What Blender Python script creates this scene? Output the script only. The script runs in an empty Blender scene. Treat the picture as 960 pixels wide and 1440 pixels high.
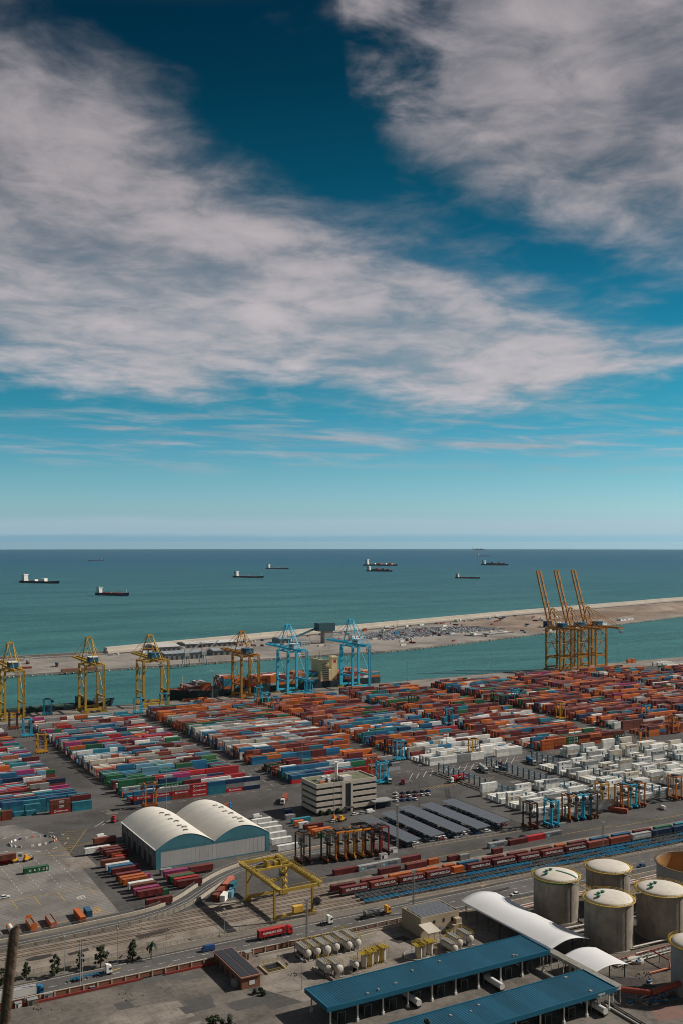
import bpy, math, random
from mathutils import Vector, Matrix
random.seed(7)
R = math.radians
scene = bpy.context.scene
C = scene.collection
# ---------------------------------------------------------------- camera
# World axes follow the port's own grid: +x along the quay, +y out to sea. Camera stands on the hill, 165 m up.
TH = R(29.3); CAMZ = 165.0; FPX = 1400.0; EYE = 762.0
cd = bpy.data.cameras.new('camera'); cam = bpy.data.objects.new('camera', cd); C.objects.link(cam)
cam.location = (0, 0, CAMZ); cam.rotation_euler = (R(90), 0, -TH)
cd.sensor_fit = 'VERTICAL'; cd.sensor_height = 36.0; cd.sensor_width = 24.0; cd.lens = 35.0
cd.shift_y = (EYE-720)/1440.0; cd.clip_start = 0.5; cd.clip_end = 400000
cd.dof.use_dof = True; cd.dof.focus_distance = 700; cd.dof.aperture_fstop = 4.0
scene.camera = cam
def P(u, v, z=0.0):
    """Where the sight line of a photograph pixel meets the level z (port coordinates)."""
    Y = (CAMZ-z)*FPX/(v-EYE); X = (u-480)*Y/FPX
    return (X*math.cos(TH)+Y*math.sin(TH), -X*math.sin(TH)+Y*math.cos(TH))
# ---------------------------------------------------------------- light
SUN_EL = R(37.5); SUN_DIR = Vector((0.972, -0.235, 0)).normalized()
sd = bpy.data.lights.new('sun', 'SUN'); sd.energy = 5.0; sd.angle = R(0.6); sd.color = (1.0, 0.925, 0.83)
sun = bpy.data.objects.new('sun', sd); C.objects.link(sun); sun.location = (300, 100, 400)
ld = Vector((-SUN_DIR.x*math.cos(SUN_EL), -SUN_DIR.y*math.cos(SUN_EL), -math.sin(SUN_EL)))
sun.rotation_euler = ld.to_track_quat('-Z', 'Y').to_euler()
vs = scene.view_settings
scene.display_settings.display_device = 'sRGB'
vs.view_transform = 'Standard'; vs.look = 'None'; vs.gamma = 1.0; vs.use_curve_mapping = False; vs.exposure = 0.0
scene.cycles.use_denoising = True
scene.cycles.max_bounces = 6; scene.cycles.volume_bounces = 0; scene.cycles.transparent_max_bounces = 12
scene.cycles.use_adaptive_sampling = True
scene.cycles.pixel_filter_type = 'BLACKMAN_HARRIS'; scene.cycles.filter_width = 1.0
# ---------------------------------------------------------------- node helpers
class NT:
    def __init__(s, tree): s.t = tree; s.n = tree.nodes; s.l = tree.links
    def node(s, typ, **kw):
        n = s.n.new(typ)
        for k, v in kw.items(): setattr(n, k, v)
        return n
    def put(s, sock, val):
        if isinstance(val, bpy.types.NodeSocket): s.l.new(val, sock)
        elif val is not None: sock.default_value = val
    def math(s, op, a, b=None, c=None, clamp=False):
        n = s.node('ShaderNodeMath', operation=op, use_clamp=clamp)
        s.put(n.inputs[0], a); s.put(n.inputs[1], b); s.put(n.inputs[2], c); return n.outputs[0]
    def vmath(s, op, a, b=None, scale=None):
        n = s.node('ShaderNodeVectorMath', operation=op)
        s.put(n.inputs[0], a); s.put(n.inputs[1], b)
        if scale is not None: s.put(n.inputs['Scale'], scale)
        return n.outputs['Value'] if op in ('LENGTH', 'DOT_PRODUCT') else n.outputs[0]
    def noise(s, vec, scale, detail=4, rough=.55, dist=0.0, lac=2.0):
        n = s.node('ShaderNodeTexNoise'); s.put(n.inputs['Vector'], vec); s.put(n.inputs['Scale'], scale)
        s.put(n.inputs['Detail'], detail); s.put(n.inputs['Roughness'], rough); s.put(n.inputs['Distortion'], dist); s.put(n.inputs['Lacunarity'], lac)
        return n.outputs[0]
    def mapr(s, val, a, b, c=0.0, d=1.0, smooth=True):
        n = s.node('ShaderNodeMapRange', clamp=True); n.interpolation_type = 'SMOOTHSTEP' if smooth else 'LINEAR'
        for i, x in enumerate((val, a, b, c, d)): s.put(n.inputs[i], x)
        return n.outputs[0]
    def mix(s, f, a, b, mode='MIX'):
        n = s.node('ShaderNodeMix', data_type='RGBA', blend_type=mode)
        s.put(n.inputs[0], f)
        for i, x in ((6, a), (7, b)):
            if isinstance(x, tuple) and len(x) == 3: x = x+(1,)
            s.put(n.inputs[i], x)
        return n.outputs[2]
    def comb(s, x, y, z):
        n = s.node('ShaderNodeCombineXYZ')
        for i, q in enumerate((x, y, z)): s.put(n.inputs[i], q)
        return n.outputs[0]
    def curve(s, val, pts):
        n = s.node('ShaderNodeFloatCurve'); s.put(n.inputs['Value'], val)
        cv = n.mapping.curves[0]
        while len(cv.points) < len(pts): cv.points.new(.5, .5)
        for p, (x, y) in zip(cv.points, pts): p.location = (x, y)
        n.mapping.update(); return n.outputs[0]
# ---------------------------------------------------------------- world: Nishita sky with a broken cloud layer
world = bpy.data.worlds.new('World'); scene.world = world; world.use_nodes = True
w = NT(world.node_tree); w.n.clear()
out = w.node('ShaderNodeOutputWorld'); bg = w.node('ShaderNodeBackground'); w.l.new(bg.outputs[0], out.inputs[0])
tc = w.node('ShaderNodeTexCoord'); D = tc.outputs['Generated']
sp = w.node('ShaderNodeSeparateXYZ'); w.l.new(D, sp.inputs[0])
dx, dy, dz = sp.outputs
zc = w.math('MAXIMUM', dz, 0.004)
Dc = w.comb(dx, dy, zc)
sky = w.node('ShaderNodeTexSky'); sky.sky_type = 'NISHITA'; sky.sun_disc = False
sky.sun_elevation = SUN_EL; sky.sun_rotation = math.atan2(SUN_DIR.x, SUN_DIR.y)
sky.altitude = 100; sky.air_density = 1.0; sky.dust_density = 0.6; sky.ozone_density = 3.0
w.l.new(Dc, sky.inputs[0])
SKY_STRENGTH = 0.1
def H_(v): return (762.0-v)/762.0
# azimuth from the view's middle and elevation tangent, both fixed to the world
az = w.math('SUBTRACT', w.math('ARCTAN2', dx, dy), TH)
hor = w.math('SQRT', w.math('ADD', w.math('MULTIPLY', dx, dx), w.math('MULTIPLY', dy, dy)))
el = w.math('DIVIDE', zc, w.math('MAXIMUM', hor, 0.02))
elg = w.math('DIVIDE', el, w.math('MAXIMUM', w.math('COSINE', w.math('MINIMUM', w.math('ABSOLUTE', az), 1.2)), 0.3))
un = w.math('ADD', w.math('MULTIPLY', w.math('TANGENT', w.math('MAXIMUM', w.math('MINIMUM', az, 1.0), -1.0)), 1.4/0.96), 0.5)   # 0..1 across the view
hn = w.math('MULTIPLY', elg, 1.4/0.762)                                       # 0 horizon .. 1
# cloud layer seen in perspective
q = w.node('ShaderNodeVectorMath', operation='DIVIDE'); w.l.new(w.comb(w.math('ADD', az, 2.0), hn, 0.0), q.inputs[0])
den = w.math('ADD', w.math('MULTIPLY', hn, 0.55), 0.13)
pv = w.comb(w.math('DIVIDE', w.math('MULTIPLY', az, 1.25), den), w.math('DIVIDE', 1.0, den), 0.0)
w.n.remove(q)
rot = w.node('ShaderNodeMapping'); rot.inputs['Rotation'].default_value = (0, 0, R(-12)); rot.inputs['Scale'].default_value = (.9, 1.22, 1); w.l.new(pv, rot.inputs[0])
PV = rot.outputs[0]
n_big = w.noise(PV, .9, 4, .52, .3)
n_mid = w.noise(w.vmath('ADD', PV, (7.3, 2.1, 0)), 2.0, 7, .55, .3)
n_fine = w.noise(w.vmath('ADD', PV, (1.3, 9.1, 3)), 5.0, 8, .60, .4)
wob = w.math('ADD', w.math('MULTIPLY', w.math('SUBTRACT', n_big, .5), .30), w.math('MULTIPLY', w.math('SUBTRACT', n_mid, .5), .26))
wob = w.math('ADD', wob, w.math('MULTIPLY', w.math('SUBTRACT', n_fine, .5), .18))
# lower bank: between two edges rising to the left (heights as hn at un)
up = w.curve(un, [(0, H_(30)), (.08, H_(55)), (.20, H_(125)), (.33, H_(215)), (.5, H_(305)), (.66, H_(340)), (.82, H_(440)), (.93, H_(498)), (1, H_(515))])
lo = w.curve(un, [(0, H_(510)), (.12, H_(530)), (.25, H_(560)), (.4, H_(540)), (.6, H_(575)), (.78, H_(560)), (.9, H_(520)), (1, H_(500))])
a1 = w.math('ADD', w.math('SUBTRACT', up, hn), w.math('MULTIPLY', wob, 1.0))
a2 = w.math('ADD', w.math('SUBTRACT', hn, lo), w.math('MULTIPLY', wob, .55))
bank = w.math('MULTIPLY', w.mapr(a1, -.09, .13), w.mapr(a2, -.05, .06))
# upper-right bank
ed = w.curve(un, [(0, .999), (.40, .999), (.485, .99), (.515, H_(160)), (.62, H_(245)), (.75, H_(300)), (.88, H_(335)), (1, H_(365))])
a3 = w.math('ADD', w.math('SUBTRACT', hn, ed), w.math('MULTIPLY', wob, .9))
bank2 = w.math('MULTIPLY', w.mapr(a3, -.05, .15), w.mapr(w.math('ADD', w.math('ADD', un, w.math('MULTIPLY', w.math('SUBTRACT', n_mid, .5), .9)), w.math('MULTIPLY', w.math('SUBTRACT', n_fine, .5), .5)), .43, .66))
# low wisps; unseen cloud above the view, kept sparse to lower ambient light
wisp_el = w.mapr(w.math('ABSOLUTE', w.math('SUBTRACT', hn, .195)), .085, .02)
sv = w.comb(w.math('MULTIPLY', un, 2.6), w.math('MULTIPLY', w.math('SUBTRACT', hn, w.math('MULTIPLY', un, -.05)), 26.0), 0.0)
wisp = w.math('MULTIPLY', w.mapr(w.noise(w.vmath('ADD', sv, (3.0, .8, 0)), 1.5, 6, .6, .4), .44, .70), wisp_el)
hzn = w.math('MULTIPLY', w.math('SUBTRACT', w.noise(w.comb(w.math('MULTIPLY', un, 2.2), w.math('MULTIPLY', hn, 12), 4.0), 1.6, 6, .6), .5), .020)
hz = w.math('MULTIPLY', w.mapr(w.math('ADD', hn, hzn), H_(756), H_(750)), w.mapr(w.math('ADD', hn, hzn), H_(722), H_(737)))
gen = w.math('MULTIPLY', w.mapr(n_big, .47, .64), w.mapr(hn, .98, 1.2))
tex = w.math('ADD', w.math('MULTIPLY', n_mid, .6), w.math('MULTIPLY', n_fine, .4))
away = w.mapr(w.math('ABSOLUTE', az), 1.0, .55, .35, 1.0)       # unseen banks beyond the view thinned to lower the ambient light
thick = w.math('MULTIPLY', w.math('MULTIPLY', away, w.math('MAXIMUM', bank, bank2)), w.mapr(tex, .30, .56, .58, 1.0))
cov = w.math('MAXIMUM', w.math('MAXIMUM', thick, w.math('MULTIPLY', wisp, .75)), gen)
cov = w.math('MULTIPLY', cov, .93)
# cloud brightness follows its thickness
shade = w.mapr(w.math('ADD', w.math('MULTIPLY', n_mid, .6), w.math('MULTIPLY', n_fine, .4)), .34, .68)
ccol = w.mix(shade, (.14, .155, .19), (.45, .405, .42))
lowc = w.mapr(hn, .75, .30)
ccol = w.mix(lowc, ccol, w.mix(shade, (.31, .33, .365), (.57, .52, .54)))
# the day's colour grade: how the clear sky deepens to teal with height
rmp = w.node('ShaderNodeValToRGB'); w.l.new(hn, rmp.inputs[0]); er = rmp.color_ramp
stops = [(765, (.51, 1.01, 1.68)), (740, (.60, .92, 1.40)), (715, (.58, .91, 1.18)), (670, (.42, .81, .95)), (620, (.23, .70, .82)), (570, (.131, .632, .69)), (450, (.056, .50, .545)), (350, (.03, .36, .40)), (250, (.016, .27, .285)), (100, (.006, .165, .185)), (0, (.004, .13, .16))]
while len(er.elements) < len(stops): er.elements.new(.5)
for e_, (v_, c_) in zip(er.elements, stops): e_.position = max(0, H_(v_)); e_.color = tuple(x/1.7 for x in c_)+(1,)
sk2 = w.mix(1.0, w.mix(1.0, sky.outputs[0], (SKY_STRENGTH*1.7,)*3, 'MULTIPLY'), rmp.outputs[0], 'MULTIPLY')
fin = w.mix(w.math('MULTIPLY', hz, .36), w.mix(cov, sk2, ccol), (.44, .555, .62))
w.l.new(fin, bg.inputs[0]); bg.inputs[1].default_value = 1.0
# ---------------------------------------------------------------- materials
def S(r, g, b):
    f = lambda c: (c/255/12.92) if c <= 10 else ((c/255+.055)/1.055)**2.4
    return (f(r), f(g), f(b))
MATS = {}
ALB = 1.15
def M(name, col, rough=.75, var=.18, scale=.6, metal=0.0, spec=.3, bump=0.0, bscale=8.0, dirt=0.0, dcol=(.06, .05, .04), streak=False, dust=0.0):
    if name in MATS: return MATS[name]
    m = bpy.data.materials.new(name); m.use_nodes = True; t = NT(m.node_tree)
    b = m.node_tree.nodes['Principled BSDF']
    tcn = t.node('ShaderNodeTexCoord'); vec = tcn.outputs['Object']
    geo = t.node('ShaderNodeNewGeometry').outputs['Position']
    n = t.noise(geo, scale, 5, .6)
    if col == 'OBJ': base = t.node('ShaderNodeObjectInfo').outputs['Color']
    elif col == 'ATT': base = t.node('ShaderNodeAttribute', attribute_name='col').outputs['Color']
    else: base = tuple(min(.82, x*ALB) for x in col)+(1,)
    k = t.mapr(n, .25, .75, 1-var, 1+var, False)
    kk = t.comb(k, k, k)
    c = t.mix(1.0, base, kk, 'MULTIPLY')
    if dirt > 0:
        if streak:
            mp = t.node('ShaderNodeMapping'); mp.inputs['Scale'].default_value = (1.6, 1.6, .16); t.l.new(geo, mp.inputs[0]); sv_ = mp.outputs[0]
        else: sv_ = geo
        d = t.mapr(t.noise(sv_, scale*1.7, 6, .65, .3), .5, .78, 0, dirt)
        c = t.mix(d, c, dcol+(1,))
    if dust > 0:      # grime settles on what faces up
        nz = t.node('ShaderNodeSeparateXYZ'); t.l.new(t.node('ShaderNodeNewGeometry').outputs['Normal'], nz.inputs[0])
        c = t.mix(t.mapr(nz.outputs[2], .7, .95, 0, dust), c, (.27, .24, .21, 1))
    t.l.new(c, b.inputs['Base Color'])
    b.inputs['Roughness'].default_value = rough; b.inputs['Metallic'].default_value = metal
    b.inputs['Specular IOR Level'].default_value = spec
    if bump > 0:
        bn = t.node('ShaderNodeBump'); bn.inputs['Strength'].default_value = bump; bn.inputs['Distance'].default_value = .1
        t.l.new(t.noise(geo, bscale, 4, .6), bn.inputs['Height']); t.l.new(bn.outputs[0], b.inputs['Normal'])
    MATS[name] = m; return m
# ---------------------------------------------------------------- mesh builder
class MB:
    def __init__(s): s.v = []; s.f = []; s.m = []; s.smooth = set()
    def add(s, vs_, fs, mi=0):
        o = len(s.v); s.v.extend(vs_)
        for f in fs: s.f.append(tuple(i+o for i in f)); s.m.append(mi)
        return s
    def box(s, x0, x1, y0, y1, z0, z1, mi=0):
        return s.add([(x0, y0, z0), (x1, y0, z0), (x1, y1, z0), (x0, y1, z0), (x0, y0, z1), (x1, y0, z1), (x1, y1, z1), (x0, y1, z1)],
              [(0, 3, 2, 1), (4, 5, 6, 7), (0, 1, 5, 4), (1, 2, 6, 5), (2, 3, 7, 6), (3, 0, 4, 7)], mi)
    def bx(s, cx, cy, z0, sx, sy, sz, mi=0): return s.box(cx-sx/2, cx+sx/2, cy-sy/2, cy+sy/2, z0, z0+sz, mi)
    def beam(s, p, q, w=.3, h=None, mi=0):
        h = h or w; p = Vector(p); q = Vector(q); d = (q-p).normalized()
        a = d.cross(Vector((0, 0, 1)))
        a = Vector((1, 0, 0)) if a.length < 1e-4 else a.normalized()
        b = a.cross(d)
        vs_ = []
        for c in (p, q):
            for i, j in ((-1, -1), (1, -1), (1, 1), (-1, 1)): vs_.append(tuple(c+a*(i*w/2)+b*(j*h/2)))
        return s.add(vs_, [(3, 2, 1, 0), (4, 5, 6, 7), (0, 1, 5, 4), (1, 2, 6, 5), (2, 3, 7, 6), (3, 0, 4, 7)], mi)
    def tube(s, p, q, r, n=8, r2=None, mi=0, caps=True):
        r2 = r if r2 is None else r2; p = Vector(p); q = Vector(q); d = (q-p).normalized()
        a = d.cross(Vector((0, 0, 1))); a = Vector((1, 0, 0)) if a.length < 1e-4 else a.normalized()
        b = a.cross(d); vs_ = []
        for c, rr in ((p, r), (q, r2)):
            for i in range(n):
                t = 2*math.pi*i/n; vs_.append(tuple(c+a*(rr*math.cos(t))+b*(rr*math.sin(t))))
        fs = [((i+1) % n, i, n+i, n+(i+1) % n) for i in range(n)]
        o = len(s.f); s.add(vs_, fs, mi); s.smooth.update(range(o, o+n))
        if caps: s.add(vs_, [tuple(range(n)), tuple(range(2*n-1, n-1, -1))], mi)
        return s
    def lathe(s, cx, cy, prof, n=32, mi=0, smooth=True):
        vs_ = []; fs = []
        for r, z in prof:
            for i in range(n):
                t = 2*math.pi*i/n; vs_.append((cx+r*math.cos(t), cy+r*math.sin(t), z))
        for k in range(len(prof)-1):
            for i in range(n): fs.append((k*n+i, k*n+(i+1) % n, (k+1)*n+(i+1) % n, (k+1)*n+i))
        o = len(s.f); s.add(vs_, fs, mi)
        if smooth: s.smooth.update(range(o, o+len(fs)))
        return s
    def prism(s, poly, z0, z1, mi=0):
        n = len(poly); vs_ = [(x, y, z0) for x, y in poly]+[(x, y, z1) for x, y in poly]
        return s.add(vs_, [tuple(range(n-1, -1, -1)), tuple(range(n, 2*n))]+[(i, (i+1) % n, n+(i+1) % n, n+i) for i in range(n)], mi)
    def sheet(s, poly, z, mi=0): return s.add([(x, y, z) for x, y in poly], [tuple(range(len(poly)))], mi)
    def strip(s, pts, wl, wr, z, mi=0):
        L = []; Rr = []
        for i, p in enumerate(pts):
            a = pts[max(i-1, 0)]; b = pts[min(i+1, len(pts)-1)]
            d = Vector((b[0]-a[0], b[1]-a[1])).normalized(); n_ = Vector((-d.y, d.x))
            L.append((p[0]+n_.x*wl, p[1]+n_.y*wl, z)); Rr.append((p[0]-n_.x*wr, p[1]-n_.y*wr, z))
        n = len(pts)
        return s.add(L+Rr, [(n+i, n+i+1, i+1, i) for i in range(n-1)], mi)
    def wall(s, pts, t, z0, z1, mi=0):
        for a, b in zip(pts[:-1], pts[1:]):
            s.beam((a[0], a[1], (z0+z1)/2), (b[0], b[1], (z0+z1)/2), t, z1-z0, mi)
        return s
    def mesh(s, name, mats):
        me = bpy.data.meshes.new(name); me.from_pydata(s.v, [], s.f)
        if not isinstance(mats, (list, tuple)): mats = [mats]
        for m in mats: me.materials.append(m)
        if len(mats) > 1: me.polygons.foreach_set('material_index', s.m)
        if s.smooth:
            sm = [i in s.smooth for i in range(len(s.f))]; me.polygons.foreach_set('use_smooth', sm)
        me.update(); return me
    def obj(s, name, mats, parent=None, loc=(0, 0, 0), rz=0, col=None):
        return link(name, s.mesh(name, mats), parent, loc, rz, col)
def link(name, data, parent=None, loc=(0, 0, 0), rz=0, col=None):
    o = bpy.data.objects.new(name, data); C.objects.link(o); o.location = loc; o.rotation_euler = (0, 0, rz)
    if parent: o.parent = parent
    if col: o.color = tuple(col)+(1,) if len(col) == 3 else col
    return o
def tag(o, label=None, cat=None, group=None, kind=None):
    if label: o['label'] = label
    if cat: o['category'] = cat
    if group: o['group'] = group
    if kind: o['kind'] = kind
    return o
def thing(name, label, cat, loc=(0, 0, 0), rz=0, group=None):
    o = bpy.data.objects.new(name, None); C.objects.link(o); o.location = loc; o.rotation_euler = (0, 0, rz); o.empty_display_size = .5
    return tag(o, label, cat, group)
KIDS = {}
def copy_tree(o, loc=None, rz=None, label=None, group=None, col=None, parent=None, top=True):
    c = o.copy(); C.objects.link(c)
    if parent: c.parent = parent
    if top:
        if loc is not None: c.location = loc
        if rz is not None: c.rotation_euler = (0, 0, rz)
        if label: c['label'] = label
        if group: c['group'] = group
    if col and o.type == 'MESH' and o.get('tint'): c.color = tuple(col)+(1,)
    for ch in kids(o): copy_tree(ch, parent=c, col=col, top=False)
    return c
def kids(o):
    if o not in KIDS: KIDS[o] = list(o.children)
    return KIDS[o]
def struct(o): o['kind'] = 'structure'; return o
TXT = {}
def text_mesh(s, size, mat_, bold=.02):
    k = (s, size, mat_.name)
    if k in TXT: return TXT[k]
    cu = bpy.data.curves.new('lettering', 'FONT'); cu.body = s; cu.size = size; cu.align_x = 'CENTER'; cu.align_y = 'CENTER'; cu.resolution_u = 2; cu.offset = bold*size
    ob = bpy.data.objects.new('t', cu); C.objects.link(ob)
    dg = bpy.context.evaluated_depsgraph_get(); me = bpy.data.meshes.new_from_object(ob.evaluated_get(dg))
    bpy.data.objects.remove(ob); bpy.data.curves.remove(cu)
    # stand it up to face -y
    for v in me.vertices: v.co = Vector((v.co.x, 0, v.co.y))
    me.name = 'lettering'; me.materials.clear(); me.materials.append(mat_); TXT[k] = me; return me
# ================================================================ SETTING
def QY(x): return 981+(x-200)*.026          # quay edge
def ground_mat(name, c1, c2, patch=.02, fine=.5, stain=.35, stain_col=(.03, .028, .026), tracks=True, rough=.85, slabs=0.0, grooves=0.0):
    m = bpy.data.materials.new(name); m.use_nodes = True; t = NT(m.node_tree); b = m.node_tree.nodes['Principled BSDF']
    geo = t.node('ShaderNodeNewGeometry').outputs['Position']
    n1 = t.noise(geo, patch, 5, .6, .4); n2 = t.noise(geo, fine, 6, .7)
    f = t.math('ADD', t.math('MULTIPLY', n1, .65), t.math('MULTIPLY', n2, .35))
    c = t.mix(t.mapr(f, .36, .64), c1+(1,), c2+(1,))
    s1 = t.mapr(t.noise(geo, patch*2.3, 7, .7, 1.2), .54, .74, 0, stain)
    c = t.mix(s1, c, stain_col+(1,))
    if tracks:      # tyre wear running along the lanes
        mp = t.node('ShaderNodeMapping'); mp.inputs['Scale'].default_value = (.012, .55, 1); t.l.new(geo, mp.inputs[0])
        s2 = t.mapr(t.noise(mp.outputs[0], 1.0, 5, .65, .6), .52, .74, 0, .38)
        c = t.mix(s2, c, tuple(x*.5 for x in c1)+(1,))
        mp2 = t.node('ShaderNodeMapping'); mp2.inputs['Scale'].default_value = (.6, .02, 1); t.l.new(geo, mp2.inputs[0])
        s3 = t.mapr(t.noise(mp2.outputs[0], 1.0, 5, .65, .6), .55, .78, 0, .28)
        c = t.mix(s3, c, tuple(min(1, x*1.5) for x in c2)+(1,))
    if slabs > 0:
        br = t.node('ShaderNodeTexBrick'); br.offset = 0; br.inputs['Scale'].default_value = 1.0
        br.inputs['Mortar Size'].default_value = .06; br.inputs['Brick Width'].default_value = slabs; br.inputs['Row Height'].default_value = slabs
        br.inputs['Color1'].default_value = (1, 1, 1, 1); br.inputs['Color2'].default_value = (.86, .86, .86, 1); br.inputs['Mortar'].default_value = (.45, .42, .4, 1); br.inputs['Bias'].default_value = -.3
        t.l.new(geo, br.inputs['Vector']); c = t.mix(1.0, c, br.outputs[0], 'MULTIPLY')
    if grooves > 0:
        wv = t.node('ShaderNodeTexWave'); wv.bands_direction = 'Y'; wv.inputs['Scale'].default_value = grooves; wv.inputs['Distortion'].default_value = 1.5; wv.inputs['Detail'].default_value = 3
        t.l.new(geo, wv.inputs['Vector']); g_ = t.mapr(t.math('MULTIPLY', wv.outputs[1], t.mapr(n1, .3, .6)), .35, .9, 0, .45)
        c = t.mix(g_, c, tuple(min(1, x*1.5) for x in c2)+(1,))
    t.l.new(c, b.inputs['Base Color']); b.inputs['Roughness'].default_value = rough; b.inputs['Specular IOR Level'].default_value = .2
    MATS[name] = m; return m
ASPH = ground_mat('asphalt', (.052, .049, .047), (.112, .105, .098))
ASPHD = ground_mat('asphalt_dark', (.064, .062, .061), (.10, .097, .094), patch=.03, stain=.3)
CONC = ground_mat('yard_concrete', (.15, .13, .11), (.275, .243, .208), patch=.07, fine=.8, stain=.75, stain_col=(.06, .05, .042), tracks=False, slabs=7.0)
PAVE = ground_mat('yard_paving', (.115, .107, .10), (.205, .19, .174), patch=.035, fine=.8, stain=.4, tracks=False, grooves=.16)
BALL = ground_mat('track_ballast', (.15, .125, .10), (.285, .243, .2), patch=.07, fine=.9, stain=.75, stain_col=(.07, .055, .045), tracks=True)
ROADM = ground_mat('road_asphalt', (.078, .074, .071), (.132, .124, .117), patch=.03, stain=.3)
PADM = ground_mat('pad_asphalt', (.085, .075, .065), (.18, .16, .138), patch=.045, fine=.5, stain=.75, stain_col=(.032, .028, .024))
QUAYM = ground_mat('quay_concrete', (.16, .145, .13), (.27, .245, .215), patch=.03, stain=.4)
ISLM = ground_mat('island_concrete', (.165, .148, .132), (.31, .282, .25), patch=.016, fine=.15, stain=.6, stain_col=(.13, .11, .09), tracks=False)
DIRT = ground_mat('island_earth', (.16, .115, .088), (.30, .235, .185), patch=.01, fine=.1, stain=.6, stain_col=(.075, .055, .04), tracks=False)
BWTOP = M('breakwater_concrete', (.42, .375, .32), .85, .12, .02)
g = MB(); xs = list(range(-1000, 2601, 200))
g.prism([(-1000, -300), (2600, -300)]+[(x, QY(x)) for x in reversed(xs)], -8, 0)
struct(g.obj('ground', ASPH))
q_ = MB(); q_.strip([(x, QY(x)-22) for x in xs], 21.6, 25, .012); struct(q_.obj('quay_apron', QUAYM))
cp = MB()
cp.wall([(x, QY(x)+.3) for x in xs], .9, -2.5, .35)
struct(cp.obj('quay_coping', QUAYM))
# --- sea: a true spherical cap, so the horizon dips as it should
SEAZ = -3.2; RE = 6371000.0
def sea_z(x, y): return SEAZ-(x*x+y*y)/(2*RE)
sm_ = bpy.data.materials.new('sea_water'); sm_.use_nodes = True; t = NT(sm_.node_tree); b = sm_.node_tree.nodes['Principled BSDF']
geo = t.node('ShaderNodeNewGeometry').outputs['Position']
mpw = t.node('ShaderNodeMapping'); mpw.inputs['Rotation'].default_value = (0, 0, R(20)); mpw.inputs['Scale'].default_value = (.0016, .006, 1); t.l.new(geo, mpw.inputs[0])
band = t.noise(mpw.outputs[0], 1.0, 6, .62, .6)
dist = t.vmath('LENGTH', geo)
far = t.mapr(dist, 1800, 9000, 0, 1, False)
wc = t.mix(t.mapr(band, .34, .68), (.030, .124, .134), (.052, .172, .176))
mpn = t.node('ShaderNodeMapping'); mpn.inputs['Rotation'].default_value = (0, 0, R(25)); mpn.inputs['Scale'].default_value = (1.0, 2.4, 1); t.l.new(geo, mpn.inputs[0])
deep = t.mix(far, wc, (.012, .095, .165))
chop = t.noise(mpn.outputs[0], .05, 8, .75, .4); mpl = t.node('ShaderNodeMapping'); mpl.inputs['Rotation'].default_value = (0, 0, R(22)); mpl.inputs['Scale'].default_value = (.004, .03, 1); t.l.new(geo, mpl.inputs[0])
lines_ = t.noise(mpl.outputs[0], 1.0, 7, .7, .8)
kf = t.math('ADD', t.math('MULTIPLY', t.mapr(chop, .3, .7, .72, 1.3, False), .5), t.math('MULTIPLY', t.mapr(lines_, .3, .7, .7, 1.3, False), .5))
deep = t.mix(1.0, deep, t.comb(kf, kf, kf), 'MULTIPLY')
caps = t.mapr(t.math('MULTIPLY', t.noise(mpn.outputs[0], .045, 7, .72), t.mapr(band, .35, .6, .86, 1.03)), .675, .72, 0, .8)
deep = t.mix(caps, deep, (.62, .66, .66))
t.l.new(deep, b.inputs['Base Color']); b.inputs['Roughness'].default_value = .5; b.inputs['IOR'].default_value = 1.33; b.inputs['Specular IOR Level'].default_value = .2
bn = t.node('ShaderNodeBump'); bn.inputs['Strength'].default_value = 1.0; bn.inputs['Distance'].default_value = 2.2
wv = t.math('ADD', t.noise(mpn.outputs[0], .10, 6, .68), t.math('MULTIPLY', t.noise(mpn.outputs[0], .016, 3, .5), 2.2))
t.l.new(wv, bn.inputs['Height']); t.l.new(bn.outputs[0], b.inputs['Normal'])
sea = MB(); rad = [300*(1.16**i) for i in range(38)]; rad = [r for r in rad if r < 62000]; NS = 96
sv = []; sf = []
for k, r_ in enumerate(rad):
    for i in range(NS):
        a = 2*math.pi*i/NS; x, y = r_*math.sin(a), r_*math.cos(a); sv.append((x, y, sea_z(x, y)))
for k in range(len(rad)-1):
    for i in range(NS): sf.append((k*NS+i, (k+1)*NS+i, (k+1)*NS+(i+1) % NS, k*NS+(i+1) % NS))
sea.add(sv, [tuple(reversed(f)) for f in sf]); sea.smooth.update(range(len(sf)))
struct(sea.obj('sea', sm_))
# --- hill under the camera, falling steeply to the port
HILLM = M('hill_scrub', (.075, .075, .035), .95, .35, .15, dirt=.7, dcol=(.17, .13, .09))
h = MB(); nx, ny = 60, 50; hv = []; hf = []
fx, fy = math.sin(TH), math.cos(TH)
for j in range(ny+1):
    s_ = -120+j*(405/ny)
    for i in range(nx+1):
        l_ = -450+i*15
        z = 163.3-.64*max(0, s_-.4)-(1.5+3*random.random()+.004*abs(l_)*2 if s_ > 12 else 0)
        if s_ < 0: z = 163.3-.02*s_
        hv.append((fx*s_+fy*l_, fy*s_-fx*l_, max(z, -1.0)))
for j in range(ny):
    for i in range(nx): k = j*(nx+1)+i; hf.append((k, k+1, k+nx+2, k+nx+1))
h.add(hv, hf); struct(h.obj('hill', HILLM))
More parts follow.
